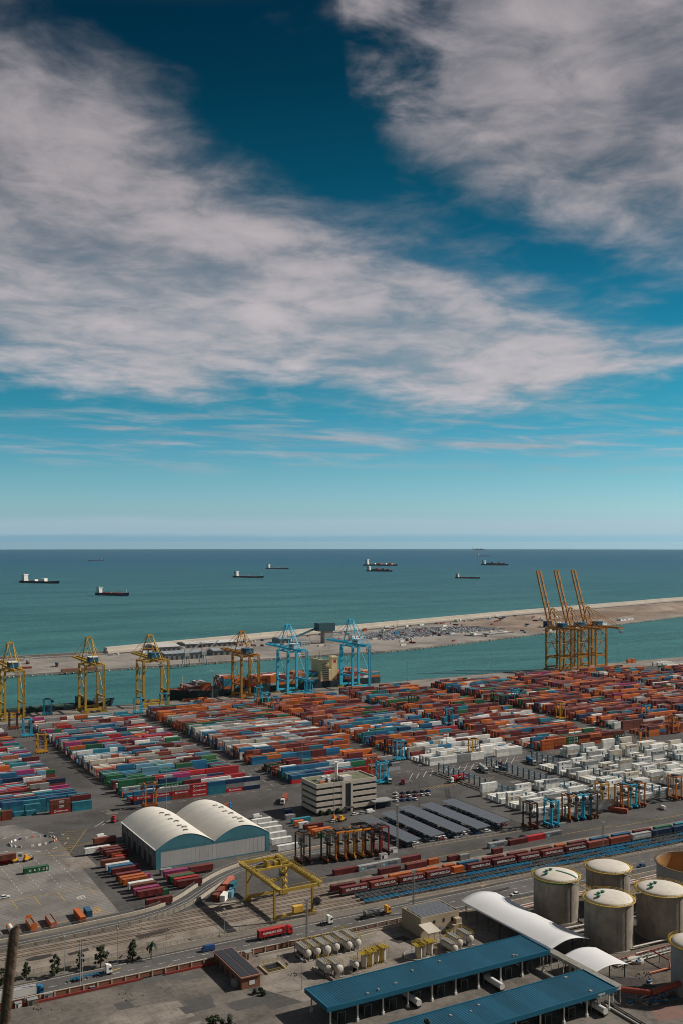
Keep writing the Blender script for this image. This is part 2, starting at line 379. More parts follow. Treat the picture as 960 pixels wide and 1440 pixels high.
# --- breakwater quay across the channel
near = [(-600, 1275), (234, 1278), (795, 1286), (880, 1306), (1198, 1397), (1500, 1490), (1768, 1575), (2100, 1660)]
farl = [(-600, 1466), (250, 1472), (430, 1478), (775, 1590), (1405, 1785), (2248, 2010), (3400, 2330)]
isl = MB(); isl.prism(near+[(2300, 1700), (2240, 1790), (2700, 1960), (3500, 2230)]+list(reversed(farl)), -9, -.4)
struct(isl.obj('breakwater_quay', ISLM))
e = MB(); e.sheet([(1180, 1412), (1500, 1500), (1768, 1584), (2095, 1668), (2285, 1702), (2225, 1790), (2690, 1966), (3400, 2240), (3400, 2290), (2248, 1985), (1405, 1758), (1150, 1678)], -.37)
struct(e.obj('bare_earth', DIRT))
# rough earth mounds beyond the car park
def mound(name, pts, hh, m_):
    mb = MB(); n = 14; ring = []
    cx = sum(p[0] for p in pts)/len(pts); cy = sum(p[1] for p in pts)/len(pts); vs_ = []; k = len(pts); L = 5
    for l in range(L):
        f = 1-l/(L-1)*.75
        for p in pts: vs_.append((cx+(p[0]-cx)*f+random.uniform(-3, 3), cy+(p[1]-cy)*f+random.uniform(-2, 2), -.45+hh*(l/(L-1))**.6+random.uniform(-.3, .3)*(l > 0)))
    fs = [(l*k+i, l*k+(i+1) % k, (l+1)*k+(i+1) % k, (l+1)*k+i) for l in range(L-1) for i in range(k)]+[tuple((L-1)*k+i for i in range(k))]
    mb.add(vs_, fs); return struct(mb.obj(name, m_))
DIRT2 = M('dark_earth', (.13, .085, .06), .95, .3, .03, dirt=.6)
def ell(cx, cy, rx, ry, a, n=18): return [(cx+rx*math.cos(t)*math.cos(a)-ry*math.sin(t)*math.sin(a), cy+rx*math.cos(t)*math.sin(a)+ry*math.sin(t)*math.cos(a)) for t in [2*math.pi*i/n for i in range(n)]]
mound('earth_mound', ell(1560, 1640, 170, 40, R(17)), 7, DIRT2)
mound('earth_mound', ell(1900, 1760, 150, 34, R(17)), 8, DIRT)
mound('earth_mound', ell(1420, 1700, 120, 25, R(17)), 5, DIRT)
mound('earth_mound', ell(2350, 1925, 130, 25, R(15)), 6, DIRT2)
# breakwater crest wall in lengths, and the darker service road behind it
ROCK = M('armour_rock', (.30, .265, .22), .95, .35, .05)
wallpts = [(x, y) for x, y in farl]
bw = thing('breakwater_wall', 'long pale concrete wave wall along the outer edge of the breakwater', 'wall', (0, 0, -.4))
def along(pts, step):
    res = []; 
    for a, b_ in zip(pts[:-1], pts[1:]):
        L = math.dist(a, b_); n = max(1, int(L/step))
        for i in range(n): res.append(((a[0]+(b_[0]-a[0])*i/n, a[1]+(b_[1]-a[1])*i/n), (a[0]+(b_[0]-a[0])*(i+1)/n, a[1]+(b_[1]-a[1])*(i+1)/n)))
    return res
for i, (a, b_) in enumerate(along([(420, 1474)]+farl[3:6]+[(2900, 2190)], 60)):
    k = MB(); hh = 8.2+random.uniform(-.12, .12)
    d = Vector((b_[0]-a[0], b_[1]-a[1])).normalized()
    k.beam((a[0], a[1]-7, hh/2), (b_[0]-d.x*.25, b_[1]-7-d.y*.25, hh/2), 9, hh)
    k.beam((a[0], a[1]-15, 1.6), (b_[0]-d.x*.25, b_[1]-15-d.y*.25, 1.6), 7.0, 3.2)
    k.obj('wall_section', BWTOP, bw)
low = thing('breakwater_wall', 'low grey seawall with rock armour left of the raised wave wall', 'wall', (0, 0, -.4))
for a, b_ in along([(-300, 1468), (250, 1471), (415, 1473)], 60):
    k = MB(); k.beam((a[0], a[1]-8, 1.6), (b_[0]-.3, b_[1]-8, 1.6), 4, 3.2); k.obj('wall_section', QUAYM, low)
ar = MB(); rock_rng = random.Random(3)
def rock(mb, x, y, z, r_):
    vs_ = [(x+r_*a*rock_rng.uniform(.7, 1.2), y+r_*b2*rock_rng.uniform(.7, 1.2), z+r_*c*rock_rng.uniform(.6, 1.1)) for a, b2, c in ((1, 0, 0), (0, 1, 0), (-1, 0, 0), (0, -1, 0), (0, 0, 1), (0, 0, -1))]
    mb.add(vs_, [(0, 1, 4), (1, 2, 4), (2, 3, 4), (3, 0, 4), (1, 0, 5), (2, 1, 5), (3, 2, 5), (0, 3, 5)])
for a, b_ in along(farl[:6], 7):
    for k in range(3): rock(ar, a[0]+rock_rng.uniform(-3, 3), a[1]+1+k*3.2, -.8-k*.9, rock_rng.uniform(1.8, 3.0))
for a, b_ in along(near, 9):
    rock(ar, a[0]+rock_rng.uniform(-3, 3), a[1]-.5, -2.6, rock_rng.uniform(1.0, 2.0))
tag(ar.obj('rock_armour', ROCK), kind='stuff')
sr = MB(); sr.strip([(430, 1448), (775, 1556), (1405, 1750), (2248, 1978)], 6, 6, -.36); sr.strip([(-600, 1440), (430, 1446)], 4, 4, -.36)
struct(sr.obj('service_road', ASPH))
# --- roads, rails and yards
def sheet(name, poly, z, m_): k = MB(); k.sheet(poly, z); return struct(k.obj(name, m_))
sheet('pad', [(40, 250), (150, 250), (150, 362), (40, 364)], .010, PADM)
sheet('pad_patch', [(92, 318), (110, 312), (126, 322), (124, 341), (104, 345), (93, 336)], .016, CONC)
sheet('yard_concrete', [(154.5, 334), (163, 318), (232, 318), (250, 350), (250, 361.5), (154.5, 361.5)], .014, CONC)
sheet('terminal_ground', [(150, 240), (340, 240), (430, 300), (430, 362), (250, 362), (232, 318), (150, 318)], .010, PADM)
sheet('rail_yard', [(40, 388), (620, 378), (620, 411), (440, 416), (300, 421.5), (214, 424), (170, 424), (120, 416), (40, 414)], .012, BALL)
sheet('main_road', [(20, 367.6), (620, 362), (620, 379), (330, 381), (20, 382.2)], .016, ROADM)
sheet('verge', [(20, 382.4), (250, 382), (250, 386.6), (20, 387)], .13, M('verge_paving', (.13, .115, .10), .9, .2, .4))
ap = [(20, 419.5), (77, 420.5), (107, 421.5), (135, 423.5), (150, 427), (163, 434.5), (175, 444.5), (188, 454.5), (199, 460.5), (214, 465), (240, 468), (300, 469)]
k = MB(); k.strip(ap, 4.4, 4.4, .018); struct(k.obj('curved_road', ASPHD))
sheet('paved_yard', [(40, 432.5), (131, 435), (133, 560), (118, 600), (40, 602)], .010, PAVE)
sheet('concrete_patch', [P(82, 1208.5), P(100, 1225), P(137, 1218), P(122, 1203)], .020, CONC)
sheet('tank_farm_floor', [(281, 262), (345, 285), (420, 310), (420, 352), (284, 352), (281, 300)], .016, ground_mat('tank_farm_dirt', (.06, .05, .042), (.15, .125, .10), patch=.06, fine=.9, stain=.7, tracks=False))
YEL = M('yellow_paint', S(168, 136, 62), .8, .3, 1.5, dirt=.75, dcol=(.13, .12, .105)); WHT = M('white_paint', S(205, 200, 190), .8, .25, 1.5)
lm = MB()
def line(mb, a, b_, w_=.35, z=.03, dash=0):
    a = Vector(a); b_ = Vector(b_); d = (b_-a); L = d.length; d.normalize(); n_ = Vector((-d.y, d.x))*w_/2
    segs = [(0, L)] if not dash else [(s, min(L, s+dash)) for s in [i*dash*2 for i in range(int(L/dash/2)+1)]]
    for s0, s1 in segs:
        p, q2 = a+d*s0, a+d*s1
        mb.sheet([(p+n_)[:], (p-n_)[:], (q2-n_)[:], (q2+n_)[:]], z)
# bay lines of the paved yard
by, bx0 = 473.5, 60
line(lm, (bx0, by), (128, by), .28)
for x in (62, 72, 82, 92, 102, 113, 127.6): line(lm, (x, by), (x+.3, by-12), .3)
line(lm, (129, 436.5), (45, 434.6), .35)
for a, b_ in (((100, 1288), (139, 1283)),): pass
line(lm, P(95, 1204), P(123, 1165), .22); line(lm, P(52, 1203), P(150, 1180), .22); line(lm, P(62, 1200), P(128, 1184), .3, dash=1.2); line(lm, P(68, 1203), P(100, 1203.5), .3)
for i in range(11): line(lm, P(72+i*2, 1196-i*2.6), P(98+i*2.2, 1198-i*3), .22)
bxp = [P(127, 1278), P(133, 1284.5), P(143, 1281.5), P(137, 1275.8)]
for i in range(4): line(lm, bxp[i], bxp[(i+1) % 4], .6)
line(lm, bxp[0], bxp[2], .5); line(lm, bxp[1], bxp[3], .5)
line(lm, (420, 425), (700, 421), .3); line(lm, (230, 431), (420, 428), .3)
for u in range(560, 660, 6): line(lm, P(u+30, 1112-(u-560)*.16), P(u+38, 1107-(u-560)*.16), .3)
line(lm, (131, 370.8), (133, 372), .3); line(lm, P(158, 1365), P(171, 1361), .6)
for u, v in ((392, 1306), (676, 1247), (245, 1337)): line(lm, P(u, v), P(u+6, v-2.5), .6)
struct(lm.obj('yellow_marking', YEL))
wm = MB()
line(wm, (20, 375), (620, 370.5), .16, dash=3); line(wm, (20, 368.6), (620, 363), .16); line(wm, (20, 381.4), (330, 380.2), .16)
for dd in (-1.4, 1.4):
    for a, b_ in zip(ap[:-1], ap[1:]):
        line(wm, (a[0], a[1]+dd), (b_[0], b_[1]+dd), .14, .034)
for i in range(8): line(wm, P(134+i*3.2, 1163-i*.7), P(146+i*3.2, 1155-i*.7), .22) if i in (0, 3) else None
rb = [(-.3, 1), (.4, .9), (1, .3)]
for i in range(0, 26):
    t0 = 2*math.pi*i/26; c0 = P(46, 1184)
    if i % 2: line(wm, (c0[0]+19*math.cos(t0), c0[1]+19*math.sin(t0)), (c0[0]+19*math.cos(t0+.16), c0[1]+19*math.sin(t0+.16)), .35)
for x in range(62, 130, 9): line(wm, (x, 480), (x-2, 545), .16, dash=2.5)
for u, v in ((112, 1262), (116, 1260.5), (112.5, 1263.5), (117, 1262.3)):
    a = P(u, v); 
    for s0 in range(8): line(wm, (a[0]+1.1*math.cos(s0*.785), a[1]+1.1*math.sin(s0*.785)), (a[0]+1.1*math.cos(s0*.785+.785), a[1]+1.1*math.sin(s0*.785+.785)), .3)
for i in range(16): line(wm, P(575+i*9.5, 1096-i*1.45), P(580+i*9.5, 1087-i*1.45), .25)
for x in (290, 300.5, 410, 420, 508, 516, 618, 630): line(wm, (x, 610), (x-.5, 900), .15, dash=6)
line(wm, (170, 603), (640, 598), .2, dash=5); line(wm, (400, 592), (640, 588), .25)
struct(wm.obj('white_marking', WHT))
OIL = M('oil_stain', (.035, .03, .026), .8, .4, .6)
for pts in (((35, 1350), (48, 1345), (72, 1341.5), (76, 1344), (60, 1349), (42, 1352)), ((190, 1316), (236, 1305), (239, 1309), (196, 1322)), ((95, 1341), (124, 1333), (126, 1336.5), (98, 1344)), ((690, 1253), (715, 1247), (716, 1250), (692, 1256)), ((545, 1322), (566, 1316), (578, 1321), (560, 1327)), ((415, 1345), (428, 1340), (431, 1345), (419, 1349)), ((850, 1372), (905, 1376), (930, 1392), (880, 1398)), ((455, 1290), (470, 1287), (471, 1289), (457, 1292))):
    sheet('stain', [P(*p) for p in pts], .0215, OIL)
# tar patches and worn lanes
pr = random.Random(11)
for i in range(46):
    x, y = (pr.uniform(150, 700), pr.uniform(425, 600)) if i < 32 else (pr.uniform(60, 150), pr.uniform(300, 360)); a, b_ = pr.uniform(4, 16), pr.uniform(1.5, 6)
    sheet('road_patch', [(x, y), (x+a, y+pr.uniform(-.4, .4)), (x+a+.5, y+b_), (x-.4, y+b_)], .022+.0006*i, ASPHD if i % 3 else PADM)
# railway tracks
RAIL = M('rail_steel', (.16, .11, .085), .6, .2, 1, metal=.3); SLP = M('sleeper_concrete', (.165, .138, .113), .9, .2, 2)
TRACKS = [391.0, 395.2, 399.4, 404.0, 408.4, 413.0, 417.0]
def TY(y, x): return y-(x-230)*.026
for y in TRACKS:
    k = MB()
    x0, x1 = {391.0: (212, 620), 395.2: (200, 620), 399.4: (110, 620), 404.0: (62, 620), 408.4: (62, 620), 413.0: (100, 420), 417.0: (140, 420)}[y]
    for s_ in (-.75, .75):
        for xa in range(x0, x1, 40): k.beam((xa, TY(y, xa)+s_, .12), (min(xa+40, x1), TY(y, min(xa+40, x1))+s_, .12), .16, .20)
    for x in range(x0*10, x1*10, 12): k.bx(x/10, TY(y, x/10), .014, .24, 2.4, .04, 1)
    struct(k.obj('railway_track', [RAIL, SLP]))
for a, b_, w_ in ((P(150, 1352), P(245, 1316), 1.2),):
    k = MB()
    for s_ in (-.75, .75): k.beam((a[0], a[1]+s_, .1), (b_[0], b_[1]+s_, .1), .16, .2)
    struct(k.obj('railway_track', RAIL))
# concrete barriers of the curved road
BARM = M('barrier_concrete', (.34, .30, .245), .9, .15, .5, dirt=.4, dcol=(.15, .12, .1))
def offset(pts, d):
    r_ = []
    for i, p in enumerate(pts):
        a = pts[max(i-1, 0)]; b_ = pts[min(i+1, len(pts)-1)]; v = Vector((b_[0]-a[0], b_[1]-a[1])).normalized(); r_.append((p[0]-v.y*d, p[1]+v.x*d))
    return r_
def smooth(pts, n=4):
    r_ = []
    for i in range(len(pts)-1):
        p0 = Vector(pts[max(i-1, 0)]); p1 = Vector(pts[i]); p2 = Vector(pts[i+1]); p3 = Vector(pts[min(i+2, len(pts)-1)])
        for k in range(n):
            t_ = k/n; r_.append(tuple(.5*((2*p1)+(-p0+p2)*t_+(2*p0-5*p1+4*p2-p3)*t_**2+(-p0+3*p1-3*p2+p3)*t_**3)))
    return r_+[pts[-1]]
aps = smooth(ap, 5)
def barrier(pts, label, hgt, t_, m_):
    o = thing('concrete_barrier', label, 'barrier')
    for a, b_ in zip(pts[:-1], pts[1:]):
        k = MB(); d = Vector((b_[0]-a[0], b_[1]-a[1])); L = d.length
        if L < .3: continue
        k.beam((a[0], a[1], hgt/2), (a[0]+d.x*(1-.06/L), a[1]+d.y*(1-.06/L), hgt/2), t_, hgt); k.obj('barrier_section', m_, o)
    return o
barrier(offset(aps, 4.9), 'pale concrete parapet on the yard side of the curved road', 1.5, .7, BARM)
barrier(offset([p for p in aps if p[0] < 187], -4.9), 'pale concrete parapet on the rail side of the curved road', 1.5, .6, BARM)
# ================================================================ CRANES
def paint(name, c, **k): return M(name, c, k.pop('rough', .55), k.pop('var', .2), k.pop('scale', .25), dirt=k.pop('dirt', .35), dcol=k.pop('dcol', (.10, .055, .03)), streak=True, **k)
CY = paint('crane_yellow', S(168, 134, 50)); CG = paint('crane_gold', S(164, 114, 42)); CB = paint('crane_blue', S(60, 172, 200), dirt=.18)
GREY = M('grey_steel', (.22, .22, .22), .6, .2, .4, dirt=.3); DARK = M('dark_steel', (.035, .035, .038), .6, .2, .5); WHITE = M('white_metal', S(205, 203, 198), .5, .1, .2, dirt=.3, dcol=(.3, .25, .2))
GLASS = M('dark_glass', (.02, .028, .035), .15, .1, .3, spec=.6); RUB = M('tyre_rubber', (.025, .024, .023), .9, .2, 2)
HB = paint('house_blue', S(30, 90, 120), dirt=.2); RED = paint('red_paint', S(165, 38, 32), dirt=.3); SAL = M('salmon_paint', S(190, 110, 75), .6, .2, .4)
def sts(name, label, m, x, y, W=19, G=20, Hg=46, Ha=69, Lb=46, Bk=15, up=0, hm=HB, mh=None, arch=False, bog=None, rz=R(1.5), leg=1.9, z0=0.0, lean=0):
    o = thing(name, label, 'crane', (x, y, z0), rz)
    for sx in (-1, 1):
        for sy in (0, 1):
            k = MB(); k.beam((sx*W/2, sy*G, 2.2), (sx*(W/2-lean), sy*G, Hg), leg, leg*1.1); k.obj('leg', m, o)
            k = MB(); k.bx(sx*W/2, sy*G, .35, 6.5, 1.3, 1.7)
            for i in range(8): k.tube((sx*W/2-2.8+i*.8, sy*G-.45, .36), (sx*W/2-2.8+i*.8, sy*G+.45, .36), .36, 8)
            k.obj('bogie', bog or m, o)
    for sy in (0, 1):
        k = MB(); k.bx(0, sy*G, 2.4, W, 1.5, 2.0); k.obj('sill_beam', m, o)
        k = MB(); k.bx(0, sy*G, Hg-1.2, W+.6, 1.3, 1.8); k.obj('top_beam', m, o)
    pz = 15 if not arch else 17
    for sx in (-1, 1):
        k = MB(); k.beam((sx*W/2, 0, pz), (sx*W/2, G, pz), 1.1, 1.7); k.obj('portal_beam', m, o)
        k = MB(); k.beam((sx*W/2, 0, Hg), (sx*W/2, G, Hg), 1.0, 1.4); k.obj('portal_beam', m, o)
        k = MB(); k.tube((sx*W/2, G, Hg-1), (sx*W/2, .8, pz+1.5), .42, 6); k.obj('brace', m, o)
        if arch:
            k = MB(); k.tube((sx*W/2, G, (Hg+pz)/2), (sx*W/2, 0, (Hg+pz)/2), .4, 6); k.obj('brace', m, o)
    if arch:
        for sy in (0, 1):
            k = MB()
            k.bx(0, sy*G, pz-.9, W, 1.2, 1.8)
            for sx in (-1, 1): k.beam((sx*W/2, sy*G, pz-6), (sx*(W/2-4.2), sy*G, pz-.8), 1.0, 1.3)
            k.obj('arch_beam', m, o)
            k = MB(); k.tube((-W/2, sy*G, pz+1), (0, sy*G, (Hg+pz)/2), .38, 6); k.tube((W/2, sy*G, pz+1), (0, sy*G, (Hg+pz)/2), .38, 6)
            k.tube((-W/2, sy*G, (Hg+pz)/2), (W/2, sy*G, (Hg+pz)/2), .38, 6); k.tube((-W/2, sy*G, Hg-1), (W/2, sy*G, (Hg+pz)/2), .4, 6); k.obj('brace', m, o)
    gw = 3.2; k = MB()
    for s in (-1, 1): k.box(s*gw-.6, s*gw+.6, -Bk, G+1.5, Hg+.7, Hg+2.6)
    for yy in (-Bk+.5, G/2, G): k.box(-gw, gw, yy-.5, yy+.5, Hg+1, Hg+2.2)
    for s in (-1, 1): k.box(s*(gw+1.4)-.5, s*(gw+1.4)+.5, -Bk, G, Hg+1.5, Hg+1.65); k.beam((s*(gw+1.9), -Bk, Hg+2.7), (s*(gw+1.9), G, Hg+2.7), .1)
    k.obj('girder', m, o)
    # boom, level or raised
    a = R(up); pv_ = Vector((0, G+1.5, Hg+1.6)); d = Vector((0, math.cos(a), math.sin(a))); nrm = Vector((0, -math.sin(a), math.cos(a)))
    k = MB()
    for s in (-1, 1):
        k.beam(pv_+Vector((s*gw, 0, 0)), pv_+d*Lb+Vector((s*gw*.8, 0, 0)), 1.1, 1.8)
        if up:
            for i in range(7): k.beam(pv_+d*(Lb*i/7)+Vector((s*gw, 0, 0))+nrm*2.2, pv_+d*(Lb*(i+1)/7)+Vector((s*gw, 0, 0))+nrm*(.4 if i % 2 else 2.2), .3)
    for i in range(1, 8): k.beam(pv_+d*(Lb*i/7.2)+Vector((-gw, 0, 0)), pv_+d*(Lb*i/7.2)+Vector((gw, 0, 0)), .9 if i in (3, 7) else .45)
    k.beam(pv_+d*(Lb-.5)+Vector((-gw*.9, 0, 0)), pv_+d*(Lb-.5)+Vector((gw*.9, 0, 0)), 1.8)
    for s in (-1, 1): k.beam(pv_+Vector((s*(gw+1.6), 0, 1.2)), pv_+d*Lb+Vector((s*(gw+1.6), 0, 1.2)), .12); k.beam(pv_+Vector((s*(gw+1.2), 0, 0)), pv_+d*Lb+Vector((s*(gw+1.2), 0, 0)), .9, .12)
    k.obj('boom', m, o)
    # apex frame and stays
    k = MB()
    for s in (-1, 1):
        k.beam((s*W/2*.8, G, Hg), (s*2.4, G-1.5, Ha), .8, .9); k.beam((s*W/2*.55, G*.25, Hg+1.5), (s*2.3, G-2.2, Ha-.6), .55)
    k.bx(0, G-1.8, Ha-.6, 6.4, 2.0, 1.1); k.bx(0, G-1.8, Ha+.5, 4, .2, .9); k.beam((-W*.28, G-.6, Hg+(Ha-Hg)*.45), (W*.28, G-.6, Hg+(Ha-Hg)*.45), .6); k.obj('apex_frame', m, o)
    for s in (-1, 1):
        st = [((s*2.4, G-2.4, Ha), (s*gw, -Bk+2, Hg+2.6), .34)]
        if not up: st += [((s*2.4, G-1, Ha), pv_+d*(Lb*.9)+Vector((s*gw, 0, .8)), .2), ((s*2.4, G-1, Ha), pv_+d*(Lb*.45)+Vector((s*gw, 0, .8)), .2)]
        else: st += [((s*2.4, G-1, Ha), pv_+d*(Lb*.42)+Vector((s*gw, 0, 0)), .3), ((s*2.4, G-2, Ha-1), (s*gw*.9, 2, Hg+2.6), .4)]
        for p_, q2, r_ in st: k = MB(); k.tube(p_, q2, r_, 6); k.obj('stay', m, o)
    k = MB(); k.box(-4, 4, 1, 13, Hg+2.65, Hg+7.2, 0); k.box(-4.25, 4.25, .75, 13.25, Hg+7.2, Hg+7.6, 1)
    mho = k.obj('machinery_house', [hm, mh or hm], o)
    for i in range(4): k = MB(); k.box(-4.05, -3.95, 2+i*2.8, 3.6+i*2.8, Hg+4.2, Hg+5.8); k.obj('vent_louvre', DARK, mho)
    k = MB(); k.box(-1.6, 1.6, G-6, G-2.6, Hg-3.2, Hg-.4, 0); k.box(-1.68, 1.68, G-5.5, G-2.52, Hg-2.6, Hg-1.2, 1); k.beam((0, G-4, Hg-.5), (0, G-4, Hg+1), .5); k.obj('cab', [WHITE, GLASS], o)
    k = MB()        # trolley and lifted spreader at the landward end
    k.box(-3.6, 3.6, -Bk-1.2, -Bk+3.4, Hg+.1, Hg+1.0); k.box(-2.8, 2.8, -Bk-3, -Bk+1, Hg-2.4, Hg-1.6); k.box(-2.4, 2.4, -Bk-2.4, -Bk+.6, Hg-4.4, Hg-3.7)
    for s in (-1, 1):
        for e_ in (-2.2, .4): k.beam((s*2.2, -Bk+e_, Hg-4), (s*2.2, -Bk+e_, Hg+.3), .14)
    k.obj('trolley', GREY, o)
    k = MB(); x_ = W/2+.9
    for i in range(10):
        z_ = 3+i*(Hg-4)/10; k.beam((x_ if i % 2 else x_, -1.2 if i % 2 else 1.2, z_), (x_, 1.2 if i % 2 else -1.2, z_+(Hg-4)/10), .7, .12)
    k.beam((x_, -1.3, 3), (x_, -1.3, Hg), .14); k.beam((x_, 1.3, 3), (x_, 1.3, Hg), .14); k.obj('stairway', m, o)
    return o
WR = M('white_roof', S(196, 198, 196), .5, .1, .3)
sts('quay_crane', 'yellow quay crane with white-roofed machinery house at the quay end cut by the frame', CY, 187, QY(187)-31, W=17, hm=HB, mh=WR, Ha=70)
sts('quay_crane', 'yellow quay crane with white-roofed machinery house beside the low dark vessel', CY, 263, QY(263)-28, W=18, G=21, hm=HB, mh=WR, Ha=71)
sts('quay_crane', 'heavy yellow quay crane with blue machinery house in front of the open channel', CY, 326, QY(326)-25, W=26, G=19, Hg=46, Ha=70, leg=2.1, hm=HB)
sts('quay_crane', 'mustard yellow quay crane over the bow half of the container ship', CG, 429, QY(429)-27, W=20, G=22, Hg=45, Ha=69, leg=2.0, hm=HB)
WB = M('bluish_white', S(170, 190, 196), .5, .12, .3, dirt=.3, dcol=(.25, .22, .2))
sts('quay_crane', 'light blue quay crane next to the mustard crane, boom over the container ship', CB, 485, QY(485)-28, W=24, G=24, Hg=47, Ha=74, leg=2.2, hm=WB, mh=WB, bog=CY, lean=.6)
sts('quay_crane', 'light blue quay crane beside the cream ship superstructure', CB, 566, QY(566)-26, W=23, G=24, Hg=48, Ha=76, leg=2.2, hm=WB, mh=WB, bog=CY, lean=.6)
for i, (x, lb) in enumerate(((872, 'ochre quay crane with raised boom, the one of three closest to the light blue cranes'), (903, 'ochre quay crane with raised boom, the middle of three'), (934, 'ochre quay crane with raised boom, the one of three next to the stacked white boxes'))):
    sts('quay_crane', lb, CG, x, QY(x)-29, W=19, G=26, Hg=53, Ha=78, Lb=76, Bk=34, up=71.5, hm=HB, arch=True, leg=2.0)
# --- rail-mounted gantry over the tracks
gx0, gx1, gy0, gy1, gh = 186, 204.5, 390.5, 419.5, 14.5
RGY = paint('gantry_yellow', S(158, 132, 56), dirt=.45)
o = thing('rail_gantry_crane', 'yellow rail gantry crane straddling the sidings beside the curved road', 'crane', (gx0, gy0, 0)); GX, GY = gx1-gx0, gy1-gy0
for x in (0, GX):
    for y in (0, GY):
        k = MB(); k.beam((x, y, 1.5), (x, y, gh), .9, 1.05); k.obj('leg', RGY, o)
        k = MB(); k.bx(x, y, .3, 3.8, .9, 1.4)
        for i in range(4): k.tube((x-1.4+i*.93, y-.3, .32), (x-1.4+i*.93, y+.3, .32), .32, 8)
        k.obj('bogie', RGY, o)
for y in (0, GY): k = MB(); k.bx(GX/2, y, 1.6, GX-1.2, .9, 1.1); k.obj('sill_beam', RGY, o)
for x in (0, GX):
    k = MB(); k.box(x-.5, x+.5, -7, GY+8, gh, gh+1.9); k.obj('girder', RGY, o)
    k = MB(); wx = x-1.6 if x == 0 else x+1.6
    k.box(min(x, wx), max(x, wx), -7, GY+8, gh+1.9, gh+2.0)
    for i in range(18): k.beam((wx, -7+i*2.5, gh+2), (wx, -7+i*2.5, gh+3.2), .1)
    k.beam((wx, -7, gh+3.2), (wx, GY+8, gh+3.2), .12); k.beam((wx, -7, gh+2.6), (wx, GY+8, gh+2.6), .08); k.obj('walkway', RGY, o)
for y in (-6.4, GY+7.4): k = MB(); k.box(.75, GX-.75, y-.5, y+.5, gh+.3, gh+1.7); k.obj('end_beam', RGY, o)
k = MB(); ty = GY-8
k.box(0, GX, ty-2.6, ty-2, gh+2.1, gh+3); k.box(0, GX, ty+2, ty+2.6, gh+2.1, gh+3); k.box(GX/2-4, GX/2+4, ty-2, ty+2, gh+2.7, gh+3.0)
k.tube((GX/2-2, ty-1, gh+3.8), (GX/2-2, ty+1.4, gh+3.8), .8, 10); k.bx(GX/2+1.6, ty, gh+3, 2.2, 2.6, 1.5); k.bx(GX/2-3.6, ty, gh+3, .5, 3.6, 2.8); k.bx(GX/2+3.2, ty, gh+3, .4, 3.6, 2.2); k.box(GX/2-3.8, GX/2+3.4, ty-.2, ty+.2, gh+5.2, gh+5.6); k.obj('trolley', RGY, o)
k = MB(); k.box(GX/2-3, GX/2+3, ty-1.2, ty+1.2, gh-4.2, gh-3.6)
for sx in (-2, 2):
    for sy in (-1, 1): k.beam((GX/2+sx, ty+sy, gh-3.6), (GX/2+sx, ty+sy, gh+2.7), .1)
k.obj('spreader', RGY, o)
k = MB(); k.bx(GX-2.4, GY-3.4, gh-5, 2.2, 2.2, 2.6, 0); k.beam((GX-1, GY-3.4, gh-2.4), (GX-1, GY-3.4, gh), .4); cb_ = k.obj('cab', RGY, o); k = MB(); k.bx(GX-2.4, GY-3.4, gh-4.2, 2.3, 2.3, 1.1); k.obj('window', GLASS, cb_)
k = MB(); k.box(GX-9.5, GX-5, -1.2, 1.2, 2.75, 5.4); k.obj('electrical_cabinet', paint('cabinet_ochre', S(196, 156, 70)), o)
k = MB()
for z_ in (-1.2, 1.2): k.lathe(0, 0, [(2.6, z_*.25), (2.7, z_*.25)], 20)
k.v = [(x, z, y) for x, y, z in k.v]; k.tube((0, -.4, 0), (0, .4, 0), 1.9, 16, caps=True)
for i in range(8): k.beam((0, -.45, 0), (2.65*math.cos(i*.785), -.45, 2.65*math.sin(i*.785)), .08)
k.obj('cable_reel', DARK, o, loc=(GX+1.4, -1.6, 6.2))
k = MB()
for i in range(9):
    z_ = 1.6+i*(gh-1.6)/9; k.beam((GX+1.3, GY-1.6 if i % 2 else GY+1.6, z_), (GX+1.3, GY+1.6 if i % 2 else GY-1.6, z_+(gh-1.6)/9), .8, .12); k.beam((GX+1.7, GY-1.6 if i % 2 else GY+1.6, z_+1), (GX+1.7, GY+1.6 if i % 2 else GY-1.6, z_+1+(gh-1.6)/9), .08)
for y_ in (-1.7, 1.7): k.beam((GX+1.3, GY+y_, .2), (GX+1.3, GY+y_, gh+1), .14)
k.obj('stairway', RGY, o)
k = MB()
for x_ in (0, GX):
    for i in range(10): y_ = 1.5+i*(GY-3)/10; k.beam((x_, y_, gh+1.95), (x_, y_+(GY-3)/10, gh+3.0 if i % 2 else gh+1.95), .16); k.beam((x_, y_, gh+1.95), (x_, y_, gh+3.0), .14)
    k.beam((x_, 0, gh+3.0), (x_, GY, gh+3.0), .2)
for y_ in (-6.4, GY+7.4): k.beam((1, y_, gh+2.9), (GX-1, y_, gh+2.9), .12); [k.beam((1+i*3.2, y_, gh+1.7), (1+i*3.2, y_, gh+2.9), .1) for i in range(6)]
k.obj('rail_truss', RGY, o)
k = MB(); k.beam((GX-.4, GY-1.5, gh-8), (GX-4, GY-3, gh-.3), .35); k.beam((GX, GY, gh-6), (GX, GY-6, gh), .5); k.beam((0, GY, gh-6), (0, GY-6, gh), .5); k.obj('brace', RGY, o)
ORD = 'first second third fourth fifth sixth seventh eighth ninth tenth eleventh twelfth thirteenth fourteenth fifteenth sixteenth seventeenth eighteenth nineteenth twentieth'.split()
